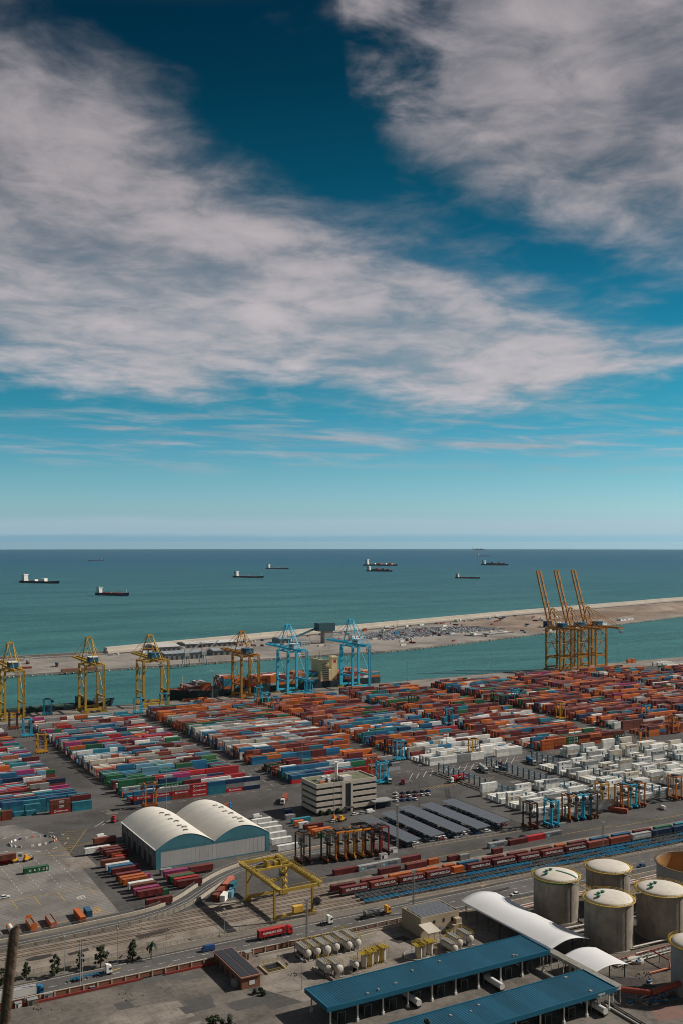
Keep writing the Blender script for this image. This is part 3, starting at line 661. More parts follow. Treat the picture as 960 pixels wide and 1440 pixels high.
# --- straddle carriers: build one in each livery, copy the rest
def straddle(m, m2, label):
    o = thing('straddle_carrier', label, 'straddle carrier')
    Wd, Ln, Hh = 4.9, 9.2, 14.6
    for sx in (-1, 1):
        k = MB(); k.box(sx*Wd/2-.45, sx*Wd/2+.45, -Ln/2, Ln/2, 1.1, 2.2); k.obj('side_beam', m2, o)
        for sy in (-1, 1): k = MB(); k.beam((sx*Wd/2, sy*Ln*.36, 2.2), (sx*Wd/2, sy*Ln*.36, Hh), .62, .78); k.obj('leg', m, o)
        for i in range(4): k = MB(); k.tube((sx*Wd/2-.28, -Ln/2+1.1+i*2.33, .72), (sx*Wd/2+.28, -Ln/2+1.1+i*2.33, .72), .72, 12); k.obj('wheel', RUB, o)
        k = MB(); k.box(sx*Wd/2-.25, sx*Wd/2+.25, -Ln*.42, Ln*.42, Hh, Hh+.55); k.obj('top_beam', m2, o)
    k = MB()
    for sy in (-1, 1): k.box(-Wd/2+.3, Wd/2-.3, sy*Ln*.36-.35, sy*Ln*.36+.35, Hh+.05, Hh+.65)
    k.obj('cross_beam', m, o); k = MB(); k.box(-1.4, 1.6, -1.6, 2.2, Hh+.5, Hh+1.3); k.obj('engine_deck', DARK, o)
    k = MB(); k.box(-1.25, 1.25, -3.2, 3.2, 8.6, 9.1)
    for sx in (-1, 1):
        for sy in (-1, 1): k.beam((sx*1.1, sy*2.6, 9.1), (sx*1.1, sy*2.6, Hh), .1)
    k.obj('spreader', DARK, o)
    k = MB(); k.box(-Wd/2-1.5, -Wd/2+.1, -Ln*.5-.5, -Ln*.5+1.2, Hh-2.6, Hh-.5, 0); k.box(-Wd/2-.3, -Wd/2+.3, -Ln*.5+1.2, -Ln*.36, Hh-1, Hh-.6); cb_ = k.obj('cab', DARK, o); k = MB(); k.box(-Wd/2-1.56, -Wd/2+.16, -Ln*.5-.56, -Ln*.5+.8, Hh-2.0, Hh-1.0); k.obj('window', GLASS, cb_)
    k = MB()
    for i in range(12): k.beam((Wd/2+.55, -Ln*.36+.8, 2.4+i), (Wd/2+.55, -Ln*.36+1.6, 2.4+i), .07)
    k.beam((Wd/2+.55, -Ln*.36+.8, 1.8), (Wd/2+.55, -Ln*.36+.8, Hh), .08); k.beam((Wd/2+.55, -Ln*.36+1.6, 1.8), (Wd/2+.55, -Ln*.36+1.6, Hh), .08); k.obj('ladder', m2, o)
    return o
SO = paint('carrier_orange', S(190, 112, 40)); SBL = paint('carrier_blue', S(50, 160, 190), dirt=.15); SDK = paint('carrier_dark', S(58, 44, 38)); SYE = paint('carrier_yellow', S(196, 140, 40))
SRD = paint('carrier_red', S(130, 42, 44)); SBR = paint('carrier_brown', S(120, 66, 34))
proto = {'o': straddle(SO, SBR, 'x'), 'b': straddle(SBL, SBL, 'x'), 'd': straddle(SDK, SBR, 'x'), 'y': straddle(SYE, SYE, 'x'), 'r': straddle(SRD, SDK, 'x')}
names = {'o': 'orange', 'b': 'light blue', 'd': 'dark brown', 'y': 'yellow', 'r': 'dark red'}
used = set()
def put_straddle(c, x, y, where, rz=0):
    lb = f'{names[c]} straddle carrier {where}'
    if c in used: o_ = copy_tree(proto[c], (x, y, 0), rz, lb)
    else:
        o_ = proto[c]; used.add(c); o_.location = (x, y, 0); o_.rotation_euler = (0, 0, rz); o_['label'] = lb
    o_['group'] = 'straddle carriers'
    return o_
x0_, y0_ = P(431, 1215); put_straddle('d', x0_, y0_+4, 'standing alone between the warehouse and the parked row')
for i, c in enumerate('dooyodr'):
    x_, y_ = P(468+i*12.3, 1214-i*1.7); put_straddle(c, x_, y_+4.5, f'{ORD[i]} in the railway-side parked row from the gantry crane')
for c, u, v, wh in (('d', 751, 1167, 'at the end of the carrier row by the car park fence'), ('b', 781, 1164, 'with low blue frame parked before the white reefers'),
                    ('o', 806, 1156, 'parked in the tight row in front of the white reefers'), ('b', 816, 1154.5, 'parked in the tight row in front of the white reefers'), ('b', 826, 1153, 'second blue one in the tight row before the reefers'), ('d', 836, 1152, 'parked in the tight row in front of the white reefers'),
                    ('y', 852, 1137, 'standing behind the rust red container in front of the reefers'), ('o', 880, 1140, 'next to the loose rust red container'), ('b', 891, 1138, 'next to the loose rust red container'), ('o', 903, 1136, 'next to the loose rust red container'),
                    ('o', 955, 1126, 'parked away from the others at the reefer yard edge')):
    x_, y_ = P(u, v); put_straddle(c, x_, y_+4, wh)
for c, u, v, wh, rz in (('y', 669, 1068, 'driving past the white stacks beyond the office', 0), ('o', 904, 1055, 'between trucks beyond the reefer yard', 0), ('o', 950, 1032, 'at the end of the maroon stacks', 0),
                    ('o', 213, 1137, 'in front of the red and blue stacks behind the warehouse', 0), ('b', 540, 1103, 'beside the blue stacks behind the office', 0), ('o', 528, 1098, 'beside the blue stacks behind the office', 0), ('b', 40, 1037, 'in the aisle near the yellow quay cranes', 0), ('y', 60, 1060, 'in the aisle of the multicoloured stacks', 0), ('d', 20, 1026, 'in the aisle near the yellow quay cranes', 0),
                    ('b', 68, 1006, 'under the yellow quay cranes', 0), ('b', 196, 1004, 'below the heavy yellow quay crane', 0), ('b', 232, 997, 'below the heavy yellow quay crane', 0), ('b', 366, 987, 'near the light blue quay cranes', 0), ('b', 436, 977, 'near the light blue quay cranes', 0), ('b', 374, 995, 'above the orange stacks', 0), ('b', 390, 1003, 'above the orange stacks', 0),
                    ('b', 563, 1070, 'among the stacks behind the office', 0), ('d', 550, 1068, 'among the stacks behind the office', 0), ('b', 632, 1020, 'in the middle of the maroon and orange stacks', 0), ('b', 727, 990, 'in the maroon stacks below the ochre cranes', 0), ('d', 582, 1000, 'in the middle of the maroon and orange stacks', 0), ('y', 791, 1012, 'in the maroon stacks below the ochre cranes', 0), ('b', 911, 1015, 'by the white and maroon rows', 0)):
    x_, y_ = P(u, v); put_straddle(c, x_, y_+3, wh, rz+R(90))
# ================================================================ BUILDINGS
CREAM = M('vault_roof_sheet', (.56, .53, .47), .6, .07, .08, dirt=.2, dcol=(.24, .21, .17)); CORR = None
def corr_mat(name, c, sc=3.0):
    m = M(name, c, .6, .1, .15, dirt=.25, streak=True, dcol=tuple(x*.5 for x in c))
    t = NT(m.node_tree); b = m.node_tree.nodes['Principled BSDF']; geo = t.node('ShaderNodeNewGeometry').outputs['Position']
    wv = t.node('ShaderNodeTexWave'); wv.bands_direction = 'X'; wv.inputs['Scale'].default_value = sc*.5; t.l.new(geo, wv.inputs[0])
    bn = t.node('ShaderNodeBump'); bn.inputs['Strength'].default_value = .6; bn.inputs['Distance'].default_value = .06; t.l.new(wv.outputs[1], bn.inputs['Height']); t.l.new(bn.outputs[0], b.inputs['Normal']); return m
WCL = corr_mat('wall_cladding', (.36, .36, .36)); TEAL = corr_mat('teal_cladding', (.05, .17, .215)); SIDE = M('side_wall', (.20, .175, .16), .85, .18, .2, dirt=.4)
wx0, wx1, wy0, wy1, wh = 164.0, 227.0, 482.5, 541.0, 9.4
o = thing('warehouse', 'warehouse with twin pale barrel roofs and teal gable edges', 'warehouse', (wx0, wy0, 0)); LX, LY = wx1-wx0, wy1-wy0
k = MB(); k.box(0, .5, .5, LY-.5, 0, wh); k.box(LX-.5, LX, .5, LY-.5, 0, wh); k.box(.5, LX-.5, LY-.5, LY, 0, wh); k.obj('wall', SIDE, o)
# front facade built of cladding sheets
for i in range(25): k = MB(); w_ = (LX-5)/25; k.box(2.5+i*w_, 2.5+(i+1)*w_-.05, -.02, .4, 0.6, wh-1.0); k.obj('cladding_panel', WCL, o)
k = MB(); k.box(0, 2.46, -.12, .45, 0, wh); k.box(LX-2.5, LX, -.12, .45, 0, wh); k.box(2.46, LX-2.5, -.06, .45, wh-1.0, wh); k.box(2.46, LX-2.5, -.06, .4, 0, .6)
seg = 20; hw = LX/2
def vz(t_): return wh+6.2*math.sin(math.pi*t_)**.92 if 0 < t_ < 1 else wh
for b_ in range(2):
    for i in range(seg):
        t0, t1 = i/seg, (i+1)/seg; xa, xb = b_*hw+t0*hw, b_*hw+t1*hw
        vs_ = [(xa, -.12, wh), (xb, -.12, wh), (xb, -.12, vz(t1)+.3), (xa, -.12, vz(t0)+.3), (xa, .3, wh), (xb, .3, wh), (xb, .3, vz(t1)+.3), (xa, .3, vz(t0)+.3)]
        k.add(vs_, [(0, 1, 2, 3), (5, 4, 7, 6), (3, 2, 6, 7)])
k.obj('gable_trim', TEAL, o)
for b_ in range(2):
    k = MB(); vs_ = []; fs = []
    for j, yy in enumerate((-.25, LY+.3)):
        for i in range(seg+1): vs_.append((b_*hw+hw*i/seg+(-.25 if (b_ == 0 and i == 0) else .25 if (b_ == 1 and i == seg) else 0), yy, vz(i/seg)+.35+(.0 if b_ == 0 else .006)))
    for i in range(seg): fs.append((i, i+1, seg+2+i, seg+1+i))
    k.add(vs_, fs); k.smooth.update(range(len(fs)))
    vault = k.obj('roof', CREAM, o)
    for j in range(1, 6):       # sheet laps, a little darker than the roof
        r2 = MB(); pv2 = []; yy = LY*j/6
        for i in range(seg+1):
            for e_ in (-.08, .08): pv2.append((b_*hw+hw*i/seg, yy+e_, vz(i/seg)+.42))
        r2.add(pv2, [(2*i, 2*i+2, 2*i+3, 2*i+1) for i in range(seg)]); r2.obj('roof_lap', M('lap_sheet', (.45, .42, .37), .7, .1, .2), vault)
    for j, yy in enumerate((6, 12, 15, 24, 29, 38, 43)):
        k = MB(); xx = b_*hw+hw*(.62 if j % 2 else .57); k.bx(xx, yy, vz(.6)+.15, 2.6, 1.7, .7); k.bx(xx, yy, vz(.6)+.85, 2.2, 1.3, .12, 1); k.obj('roof_vent', [CREAM, DARK], vault)
for yy in (7, 15, 24, 33, 42, 51): k = MB(); k.box(-.12, .1, yy, yy+3.6, 0, 5.2); k.obj('door', DARK, o)
for yy in (3.5, 12, 20.5, 29.5, 38, 47, 56): k = MB(); k.box(-.35, 0, yy-.3, yy+.3, 0, wh); k.obj('pilaster', SIDE, o)
k = MB(); k.box(-.6, -.05, 0, LY, wh+.1, wh+.45); k.obj('gutter', WHITE, o)
# --- office block
ox0, ox1, oy0, oy1, oh = 280.0, 321.5, 529.0, 549.5, 19.0
OC = M('office_concrete', (.44, .39, .33), .85, .08, .3, dirt=.25, dcol=(.17, .14, .11), streak=True)
o = thing('office_block', 'beige office block with dark ribbon windows and rooftop plant', 'office', (ox0, oy0, 0)); LX, LY = ox1-ox0, oy1-oy0
k = MB(); k.box(.5, LX-.5, .5, LY-.5, 0, oh-1.0); k.obj('core', M('office_inner', (.05, .05, .05), .9, .1, 1), o)
fl = oh/5.15
for i in range(5):
    z0 = .9+i*fl+ (0 if i else 0); z1 = z0+fl*.64
    if i == 4: z1 = oh
    for nm, bb in (('spandrel', (0, 17.0, 0, .5)), ('spandrel', (24.5, LX, 0, .5)), ('spandrel', (0, .5, .5, LY-.5)), ('spandrel', (0, LX, LY-.5, LY)), ('spandrel', (LX-.5, LX, .5, LY-.5))):
        k = MB(); k.box(bb[0], bb[1], bb[2], bb[3], z0+.9, z1+.9 if i < 4 else oh); k.obj(nm, OC, o)
    for (a, b_, side) in ((0.3, 17.0, 'f'), (24.5, LX-.3, 'f'), (.5, LY-.5, 'l')):
        n = 9 if side == 'f' else 10; wz0 = (z0+.9-fl*.36 if i else .35); wz1 = z0+.9
        for j in range(n):
            p0 = a+(b_-a)*j/n; p1 = a+(b_-a)*(j+1)/n-.12; k = MB()
            if side == 'f': k.box(p0, p1, .28, .42, wz0, wz1)
            else: k.box(.28, .42, p0, p1, wz0, wz1)
            k.obj('window', GLASS, o)
for (a, b_) in ((17.0, 19.2), (23.0, 24.5)): k = MB(); k.box(a, b_, -.1, .5, 0, oh); k.obj('stair_pier', OC, o)
k = MB(); k.box(19.2, 23.0, .1, .5, 3.6, oh-1.6); k.obj('stair_glazing', GLASS, o)
k = MB(); k.box(19.2, 23.0, -.1, .5, oh-1.6, oh); k.box(17.6, 24.2, .3, 6, oh, oh+2.6); k.obj('stair_head', OC, o)
k = MB(); k.box(18.4, 23.6, .24, .3, oh+.5, oh+2.2); k.obj('sign_board', WHITE, o)
k = MB(); k.box(18.5, 23.6, -3.2, 0, 3.0, 3.4); k.box(18.7, 19.1, -3, -2.6, 0, 3); k.box(23.1, 23.5, -3, -2.6, 0, 3); k.obj('entrance_canopy', DARK, o)
k = MB(); k.box(.5, LX-.5, .5, LY-.5, oh-.9, oh-.7); k.obj('roof', M('roof_gravel', (.12, .125, .075), .95, .25, .4), o)
rr = random.Random(5)
for i in range(9): k = MB(); k.bx(5+rr.uniform(0, 11), 5+rr.uniform(0, 11), oh-.7, rr.uniform(1, 3.4), rr.uniform(1, 2.6), rr.uniform(.9, 2.2)); k.obj('roof_plant', [WHITE, GREY, SAL][i % 3], o)
for i in range(3): k = MB(); k.tube((4+i*.5, 6+i*2, oh+.3), (15, 5.5+i*2, oh+.4), .35, 8); k.obj('roof_duct', GREY, o)
k = MB(); k.tube((18.5, 9, oh), (18.5, 9, oh+10), 1.0, 10); k.bx(18.5, 9, oh+9.8, 2.6, 2.6, .5); k.obj('roof_mast', WHITE, o)
# gatehouse
gx, gy = P(521, 1137); o = thing('gatehouse', 'small dark blue gatehouse with flat grey roof beside the office', 'building', (gx+4, gy-2, 0))
k = MB(); k.box(0, 9, 0, 5, 0, 4.2); k.obj('wall', paint('gate_blue', S(22, 48, 66)), o)
k = MB(); k.box(-4, 10, -2.5, 6.5, 4.2, 4.7); k.obj('roof', GREY, o)
k = MB(); k.box(5, 8, -.06, 0, 1.2, 3.2); k.obj('window', GLASS, o)
for p_ in ((-3.6, -2), (-3.6, 6)): k = MB(); k.bx(p_[0], p_[1], 0, .3, .3, 4.2); k.obj('post', GREY, o)
# --- solar car-park canopies
SOL = M('solar_panel', (.10, .108, .12), .32, .1, .4, spec=.5)
for i, (u0, v0, u1, v1) in enumerate(((501, 1150, 583.6, 1181), (534, 1144, 618, 1173), (561, 1135.5, 650.6, 1168), (590.5, 1132, 681.5, 1162.5), (618, 1127, 712.5, 1154.5))):
    a = P(u0, v0, 3.4); b_ = P(u1, v1, 3.4); cx = (a[0]+b_[0])/2+1.5; yb, yf = a[1]+1, b_[1]-1
    lbl = ['first solar canopy from the straddle carrier row over parked cars', 'second solar canopy from the straddle carrier row', 'middle one of five solar car park canopies', 'fourth solar canopy from the straddle carrier row', 'solar canopy along the reefer yard fence'][i]
    o = thing('parking_canopy', lbl, 'canopy', (cx, yf, 0), 0, 'solar car park canopies'); LY = yb-yf
    n = int(LY/4.2)
    for j in range(n):
        for s in range(2):
            k = MB(); xa, xb = -4.7+s*4.7+.03, s*4.7-.03; za, zb = 3.2+s*.28, 3.48+s*.28
            y0_, y1_ = j*LY/n+.05, (j+1)*LY/n-.05
            k.add([(xa, y0_, za), (xb, y0_, zb), (xb, y1_, zb), (xa, y1_, za), (xa, y0_, za+.1), (xb, y0_, zb+.1), (xb, y1_, zb+.1), (xa, y1_, za+.1)], [(0, 3, 2, 1), (4, 5, 6, 7), (0, 1, 5, 4), (1, 2, 6, 5), (2, 3, 7, 6), (3, 0, 4, 7)]); k.obj('solar_panel', SOL, o)
    for j in range(0, n+1, 2): k = MB(); k.bx(0, min(LY-.2, j*LY/n+.2), 0, .3, .3, 3.35); k.beam((-4.5, min(LY-.2, j*LY/n+.2), 3.05), (4.5, min(LY-.2, j*LY/n+.2), 3.6), .18); k.obj('post', GREY, o)
# --- beige plant building by the road, with rooftop panels and a porch
BEI = M('beige_render', (.33, .27, .19), .9, .1, .3, dirt=.3, dcol=(.2, .16, .11), streak=True)
o = thing('plant_building', 'beige two-storey building with rooftop solar panels and side porch', 'building', (231.5, 345.5, 0)); LX, LY, LH = 19.5, 14.5, 8.2
k = MB(); k.box(0, LX, 0, LY, 0, LH-.6); k.box(0, LX, 0, .3, LH-.6, LH); k.box(0, LX, LY-.3, LY, LH-.6, LH); k.box(0, .3, .3, LY-.3, LH-.6, LH); k.box(LX-.3, LX, .3, LY-.3, LH-.6, LH); k.obj('wall', BEI, o)
for i in range(8):
    for j in range(3):
        k = MB(); x_ = 1.2+i*2.2; y_ = 1+j*4.2; k.add([(x_, y_, LH-.5), (x_+2.05, y_, LH-.5), (x_+2.05, y_+3.9, LH+.1), (x_, y_+3.9, LH+.1), (x_, y_, LH-.42), (x_+2.05, y_, LH-.42), (x_+2.05, y_+3.9, LH+.18), (x_, y_+3.9, LH+.18)], [(0, 3, 2, 1), (4, 5, 6, 7), (0, 1, 5, 4), (1, 2, 6, 5), (2, 3, 7, 6), (3, 0, 4, 7)]); k.obj('solar_panel', SOL, o)
for x_, z_, w_, h_ in ((6.2, 4.9, 1.2, 1.2), (9.5, .1, 2.0, 3.0), (11.2, 4.6, .9, 1.6), (5, .8, 2.6, .8), (15.5, 4.2, 1.6, 1.8), (13, 1, 1.2, 1.2)): k = MB(); k.box(x_, x_+w_, -.07, .05, z_, z_+h_); k.obj('window' if z_ > .5 else 'door', GLASS if z_ > .5 else GREY, o)
k = MB(); k.add([(-1.2, -7.5, 4.4), (5.0, -7.5, 4.4), (5.0, 0, 5.6), (-1.2, 0, 5.6), (-1.2, -7.5, 4.6), (5.0, -7.5, 4.6), (5.0, 0, 5.8), (-1.2, 0, 5.8)], [(0, 3, 2, 1), (4, 5, 6, 7), (0, 1, 5, 4), (1, 2, 6, 5), (2, 3, 7, 6), (3, 0, 4, 7)]); k.obj('porch_roof', M('porch_sheet', (.42, .38, .32), .7, .1, .3), o)
for p_ in ((-1, -7.2), (4.8, -7.2), (1.9, -7.2)): k = MB(); k.bx(p_[0], p_[1], 0, .35, .35, 4.4); k.obj('porch_post', BEI, o)
k = MB(); k.box(14.5, 19.2, -3.0, -.01, 3.4, 3.6); k.bx(15, -2.6, 0, .3, .3, 3.4); k.bx(18.8, -2.6, 0, .3, .3, 3.4); k.box(16.5, 19.3, -2.4, -.02, 3.6, 5.6); k.obj('annex', BEI, o)
# --- small brick building with two strips of panels
BRK = M('brick_wall', (.20, .085, .055), .9, .2, 1.5, dirt=.2)
o = thing('brick_building', 'low red brick building with two strips of black roof panels', 'building', (147.5, 337.5, 0)); LX, LY, LH = 7.5, 27, 4.2
k = MB(); k.box(0, LX, 0, LY, 0, LH); k.obj('wall', BRK, o)
k = MB(); k.box(-.4, LX+.4, -.5, LY+.4, LH, LH+.35); k.obj('roof', M('roof_edge', (.22, .11, .08), .8, .15, .5), o)
for s in range(2):
    for j in range(13): k = MB(); k.box(.1+s*3.9, 3.5+s*3.9, .3+j*2.04, 2.26+j*2.04, LH+.38+s*.0, LH+.5); k.obj('solar_panel', M('black_panel', (.028, .03, .033), .35, .1, .4, spec=.5), o)
for y_ in (2, 7, 12, 17, 22): k = MB(); k.box(-.08, 0, y_, y_+2, .1, 2.6); k.obj('door', DARK, o)
k = MB(); k.box(3, 5.2, -.08, 0, 1.2, 2.8); k.obj('window', WHITE, o)
k = MB(); k.box(-1.8, -.1, 3, 6, 0, 2.2); k.obj('air_unit', GREY, o)
# --- white wavy membrane canopy and its small neighbour
MEM = M('membrane_white', (.56, .56, .56), .55, .05, .1, dirt=.12, dcol=(.3, .28, .25))
def wavy(name, label, x0, x1, y0, y1, zf, cols, n=24, seam=6):
    o = thing(name, label, 'canopy', (x0, y0, 0)); LX, LY = x1-x0, y1-y0
    for s in range(seam):
        k = MB(); vs_ = []; fs = []; m_ = 20; ya, yb = LY*s/seam+.015, LY*(s+1)/seam-.015
        for lay in (0, .18):
            for j in range(m_+1):
                for i in range(n+1):
                    tx = i/n; ty = (ya+(yb-ya)*j/m_)/LY; vs_.append((LX*tx, LY*ty, zf(tx, ty)-lay))
        st_ = (m_+1)*(n+1)
        for j in range(m_):
            for i in range(n):
                q2 = j*(n+1)+i; fs.append((q2, q2+1, q2+n+2, q2+n+1)); fs.append((st_+q2, st_+q2+n+1, st_+q2+n+2, st_+q2+1))
        for i in range(n): fs.append((i, st_+i, st_+i+1, i+1)); q2 = m_*(n+1)+i; fs.append((q2, q2+1, st_+q2+1, st_+q2))
        for j in range(m_): q2 = j*(n+1); fs.append((q2, q2+n+1, st_+q2+n+1, st_+q2)); q2 += n; fs.append((q2, st_+q2, st_+q2+n+1, q2+n+1))
        k.add(vs_, fs); k.smooth.update(range(2*m_*n)); k.obj('roof_sheet', MEM, o)
    for (tx, ty) in cols: k = MB(); k.tube((LX*tx, LY*ty, 0), (LX*tx, LY*ty, zf(tx, ty)-.25), .22, 8); k.obj('column', DARK, o)
    return o
def zf1(tx, ty): return 6.7+2.3*math.sin(math.pi*min(1, max(0, tx*.94+.03)))+.35*math.cos(2.0*math.pi*ty)*tx
wavy('wave_canopy', 'long white wave-shaped canopy behind the teal loading roofs', 259.5, 279.5, 297, 357, zf1, [(tx, ty) for tx in (.03, .97) for ty in (.02, .15, .28, .41, .54, .67, .8, .93)], 24, 1)
def zf2(tx, ty): return 4.6+1.9*math.sin(math.pi*(tx*.85+.08))+.3*ty
wavy('wave_canopy', 'short white curved canopy at the pipe rack', 262, 279, 276, 293, zf2, [(.04, .05), (.04, .95), (.96, .05), (.96, .95), (.5, .05)], 16, 1)
# --- teal loading roofs
TR = M('teal_roof_sheet', 'OBJ', .5, .15, .15, dirt=.4, dcol=(.045, .075, .088), bump=.3, bscale=1.2); TF = M('teal_fascia', (.012, .10, .165), .45, .1, .2)
def loading_roof(label, x0, x1, y0, y1, zt, sign=False):
    o = thing('loading_canopy', label, 'canopy', (x0, y0, 0)); LX, LY = x1-x0, y1-y0; n = 16
    for i in range(n):
        k = MB(); xa, xb = LX*i/n+.02, LX*(i+1)/n-.02; k.box(xa+(.3 if i == 0 else 0), xb-(.3 if i == n-1 else 0), .3, LY-.3, zt-.55, zt-.32)
        for q2 in range(6): xr = xa+.5+q2*(xb-xa-1)/5; k.box(xr-.04, xr+.04, .35, LY-.35, zt-.32, zt-.24)
        f_ = random.uniform(.85, 1.2); k.obj('roof_panel', TR, o, col=(.012*f_, .082*f_, .135*f_))
    for (a, b_, c, d_) in ((0, LX, 0, .28), (0, LX, LY-.28, LY), (0, .28, .28, LY-.28), (LX-.28, LX, .28, LY-.28)): k = MB(); k.box(a, b_, c, d_, zt-1.7, zt); k.obj('fascia', TF, o)
    nb = 9
    for i in range(nb+1):
        x_ = 2+(LX-4)*i/nb
        for y_ in (1.6, LY-1.6):
            k = MB(); k.bx(x_, y_, 0, .45, .45, zt-.6); k.bx(x_, y_, 0, .9, .9, 1.0); k.obj('column', WHITE, o)
        k = MB(); k.box(x_-.15, x_+.15, 1.6, LY-1.6, zt-1.5, zt-.6); k.obj('rafter', GREY, o)
        if i < nb:      # loading arms and hoses on an island between bays
            xm = x_+(LX-4)/nb*.5; k = MB(); k.box(xm-.8, xm+.8, 3, LY-3, 0, .3); k.box(xm-.5, xm+.5, 5, 9, .3, 3.0)
            for q2 in range(5): k.tube((xm-1.2+q2*.5, 4+q2*1.6, .3), (xm-.8+q2*.4, 4.5+q2*1.6, 5.2), .16, 6); k.tube((xm-.8+q2*.4, 4.5+q2*1.6, 5.2), (xm-2.2, 5+q2*1.4, 3.0), .12, 6)
            k.obj('loading_arm', DARK, o)
            k = MB(); k.box(xm-1.5, xm+1.5, 3.2, LY-3.2, 3.6, 3.72); k.beam((xm-1.5, 3.2, 4.6), (xm-1.5, LY-3.2, 4.6), .07); k.beam((xm+1.5, 3.2, 4.6), (xm+1.5, LY-3.2, 4.6), .07)
            for q2 in (3.4, 8, LY-3.4): k.bx(xm+1.4, q2, 0, .15, .15, 3.6); k.bx(xm-1.4, q2, 0, .15, .15, 3.6)
            k.obj('gantry_walkway', GREY, o)
    for i in range(7):
        k = MB(); k.bx(random.uniform(3, LX-3), random.uniform(2, LY-2), zt-.3, random.uniform(.5, 1.3), random.uniform(.5, 1.0), random.uniform(.25, .6)); k.obj('roof_hatch', GREY, o)
    k = MB()
    for y_ in (LY*.35, LY*.5, LY*.65): k.tube((1, y_, zt-2.0), (LX-1, y_, zt-2.0), .18, 6)
    k.obj('overhead_pipes', GREY, o)
    if sign:
        t_ = link('lettering', text_mesh('tepsa', 1.5, WHITE), o, (LX-7, -.04, zt-.85))
    return o
loading_roof('large teal flat loading roof in front of the wave canopy', 160, 257, 294.5, 311.5, 8.2)
loading_roof('teal flat loading roof with white lettering on its fascia', 158, 256, 258.5, 275.5, 8.2, True)
# --- storage tanks
TS = M('tank_shell', (.25, .215, .178), .7, .3, .22, dirt=.85, dcol=(.085, .062, .045), streak=True); TD = M('tank_dome', (.50, .46, .40), .75, .1, .25, dirt=.4, dcol=(.3, .25, .19))
TGR = M('tank_green', (.02, .13, .085), .6, .2, .5); RAILY = paint('rail_yellow', S(170, 142, 62)); TLG = M('tank_pale_grey', (.27, .275, .28), .6, .06, .1, dirt=.12); RUST = M('rust_steel', (.33, .175, .06), .9, .35, .1, dirt=.6, dcol=(.12, .06, .03), streak=True)
TRAD = {}
def tank(label, cx, cy, r_, hh, shell=TS, dome=TD, ring=RAILY, edge=None, open_=False, green=1, base_z=0.0, steps=True):
    o = thing('storage_tank', label, 'tank', (cx, cy, 0)); TRAD[len(TRAD)] = (o, r_, hh)
    nc = 7
    for c in range(nc):
        k = MB(); z0, z1 = hh*c/nc, hh*(c+1)/nc-.02; rr_ = r_-.02*(c % 2)
        k.lathe(0, 0, [(rr_, z0), (rr_, z1)], 48)
        k.obj('shell_course', shell, o)
    k = MB(); k.lathe(0, 0, [(r_+.5, .0), (r_+.5, .35), (r_-.2, .35)], 40); k.obj('footing', M('footing_concrete', (.24, .21, .17), .9, .15, .4), o)
    if open_:
        k = MB(); k.lathe(0, 0, [(r_-.4, 0.5), (r_-.42, hh-.3)], 48); k.obj('inner_wall', RUST, o)
        k = MB(); k.lathe(0, 0, [(0, hh*.35), (r_-.5, hh*.33)], 40); k.obj('floating_roof', RUST, o)
        k = MB(); k.beam((-r_*.3, -r_*.8, hh), (r_*.3, r_*.2, hh*.36), 1.4, .4); k.obj('rolling_ladder', GREY, o)
    else:
        k = MB(); pr_ = [(r_-.15, hh)]+[((r_-.15)*math.cos(a), hh+2.1*math.sin(a)) for a in [i*math.pi/2/10 for i in range(1, 11)]]
        k.lathe(0, 0, pr_, 48); dm_ = k.obj('dome_roof', dome, o)
        for i in range(3*bool(green)):
            k = MB(); a = 2.2+i*.5; rr_ = r_*(.25+.18*i); zz = hh+2.1*math.sqrt(max(0, 1-(rr_/r_)**2)); k.tube((rr_*math.cos(a), rr_*math.sin(a), zz-.5), (rr_*math.cos(a), rr_*math.sin(a), zz+.7), .55, 10); k.tube((rr_*math.cos(a), rr_*math.sin(a), zz+.45), (rr_*math.cos(a), rr_*math.sin(a), zz+.6), .95, 10); k.obj('roof_fitting', TGR if green else GREY, dm_)
        if green == 2:
            k = MB(); pts = []
            for i in range(9):
                rr_ = r_*.97*(i/8); zz = hh+2.1*math.sqrt(max(0, 1-(rr_/r_)**2))+.12; pts.append((rr_*.45, -rr_*.89, zz))
            for a_, b2 in zip(pts[:-1], pts[1:]): k.beam(a_, b2, .9, .14)
            k.obj('roof_walkway', TGR, dm_)
    if edge: k = MB(); k.lathe(0, 0, [(r_+.02, hh-.9), (r_+.25, hh-.9), (r_+.25, hh+.1), (r_+.02, hh+.1)], 48); k.obj('rim_band', edge, o)
    k = MB(); nr = 40 
    k.lathe(0, 0, [(r_-.02, hh-.02), (r_+1.0, hh-.02), (r_+1.0, hh+.08), (r_-.02, hh+.08)], nr)
    for zz in (.6, 1.15): k.lathe(0, 0, [(r_+.96, hh+zz-.05), (r_+1.06, hh+zz-.05), (r_+1.06, hh+zz+.05), (r_+.96, hh+zz+.05)], nr)
    for i in range(nr): a = 2*math.pi*i/nr; k.beam(((r_+1)*math.cos(a), (r_+1)*math.sin(a), hh), ((r_+1)*math.cos(a), (r_+1)*math.sin(a), hh+1.15), .09)
    k.obj('rim_railing', ring, o)
    if steps:
        k = MB(); n = 26
        for i in range(n):
            a = 3.6+1.9*i/n; a2 = 3.6+1.9*(i+1)/n
            k.beam(((r_+.5)*math.cos(a), (r_+.5)*math.sin(a), hh*i/n), ((r_+.5)*math.cos(a2), (r_+.5)*math.sin(a2), hh*(i+1)/n), .12, .3)
        k.obj('spiral_stair', M('stair_steel', (.12, .10, .085), .7, .2, .5), o)
    k = MB(); k.box(-.06, .06, -r_-.12, -r_+.02, .4, hh-.4); k.obj('drain_pipe', M('stair_steel', (.12, .10, .085)), o)
    return o
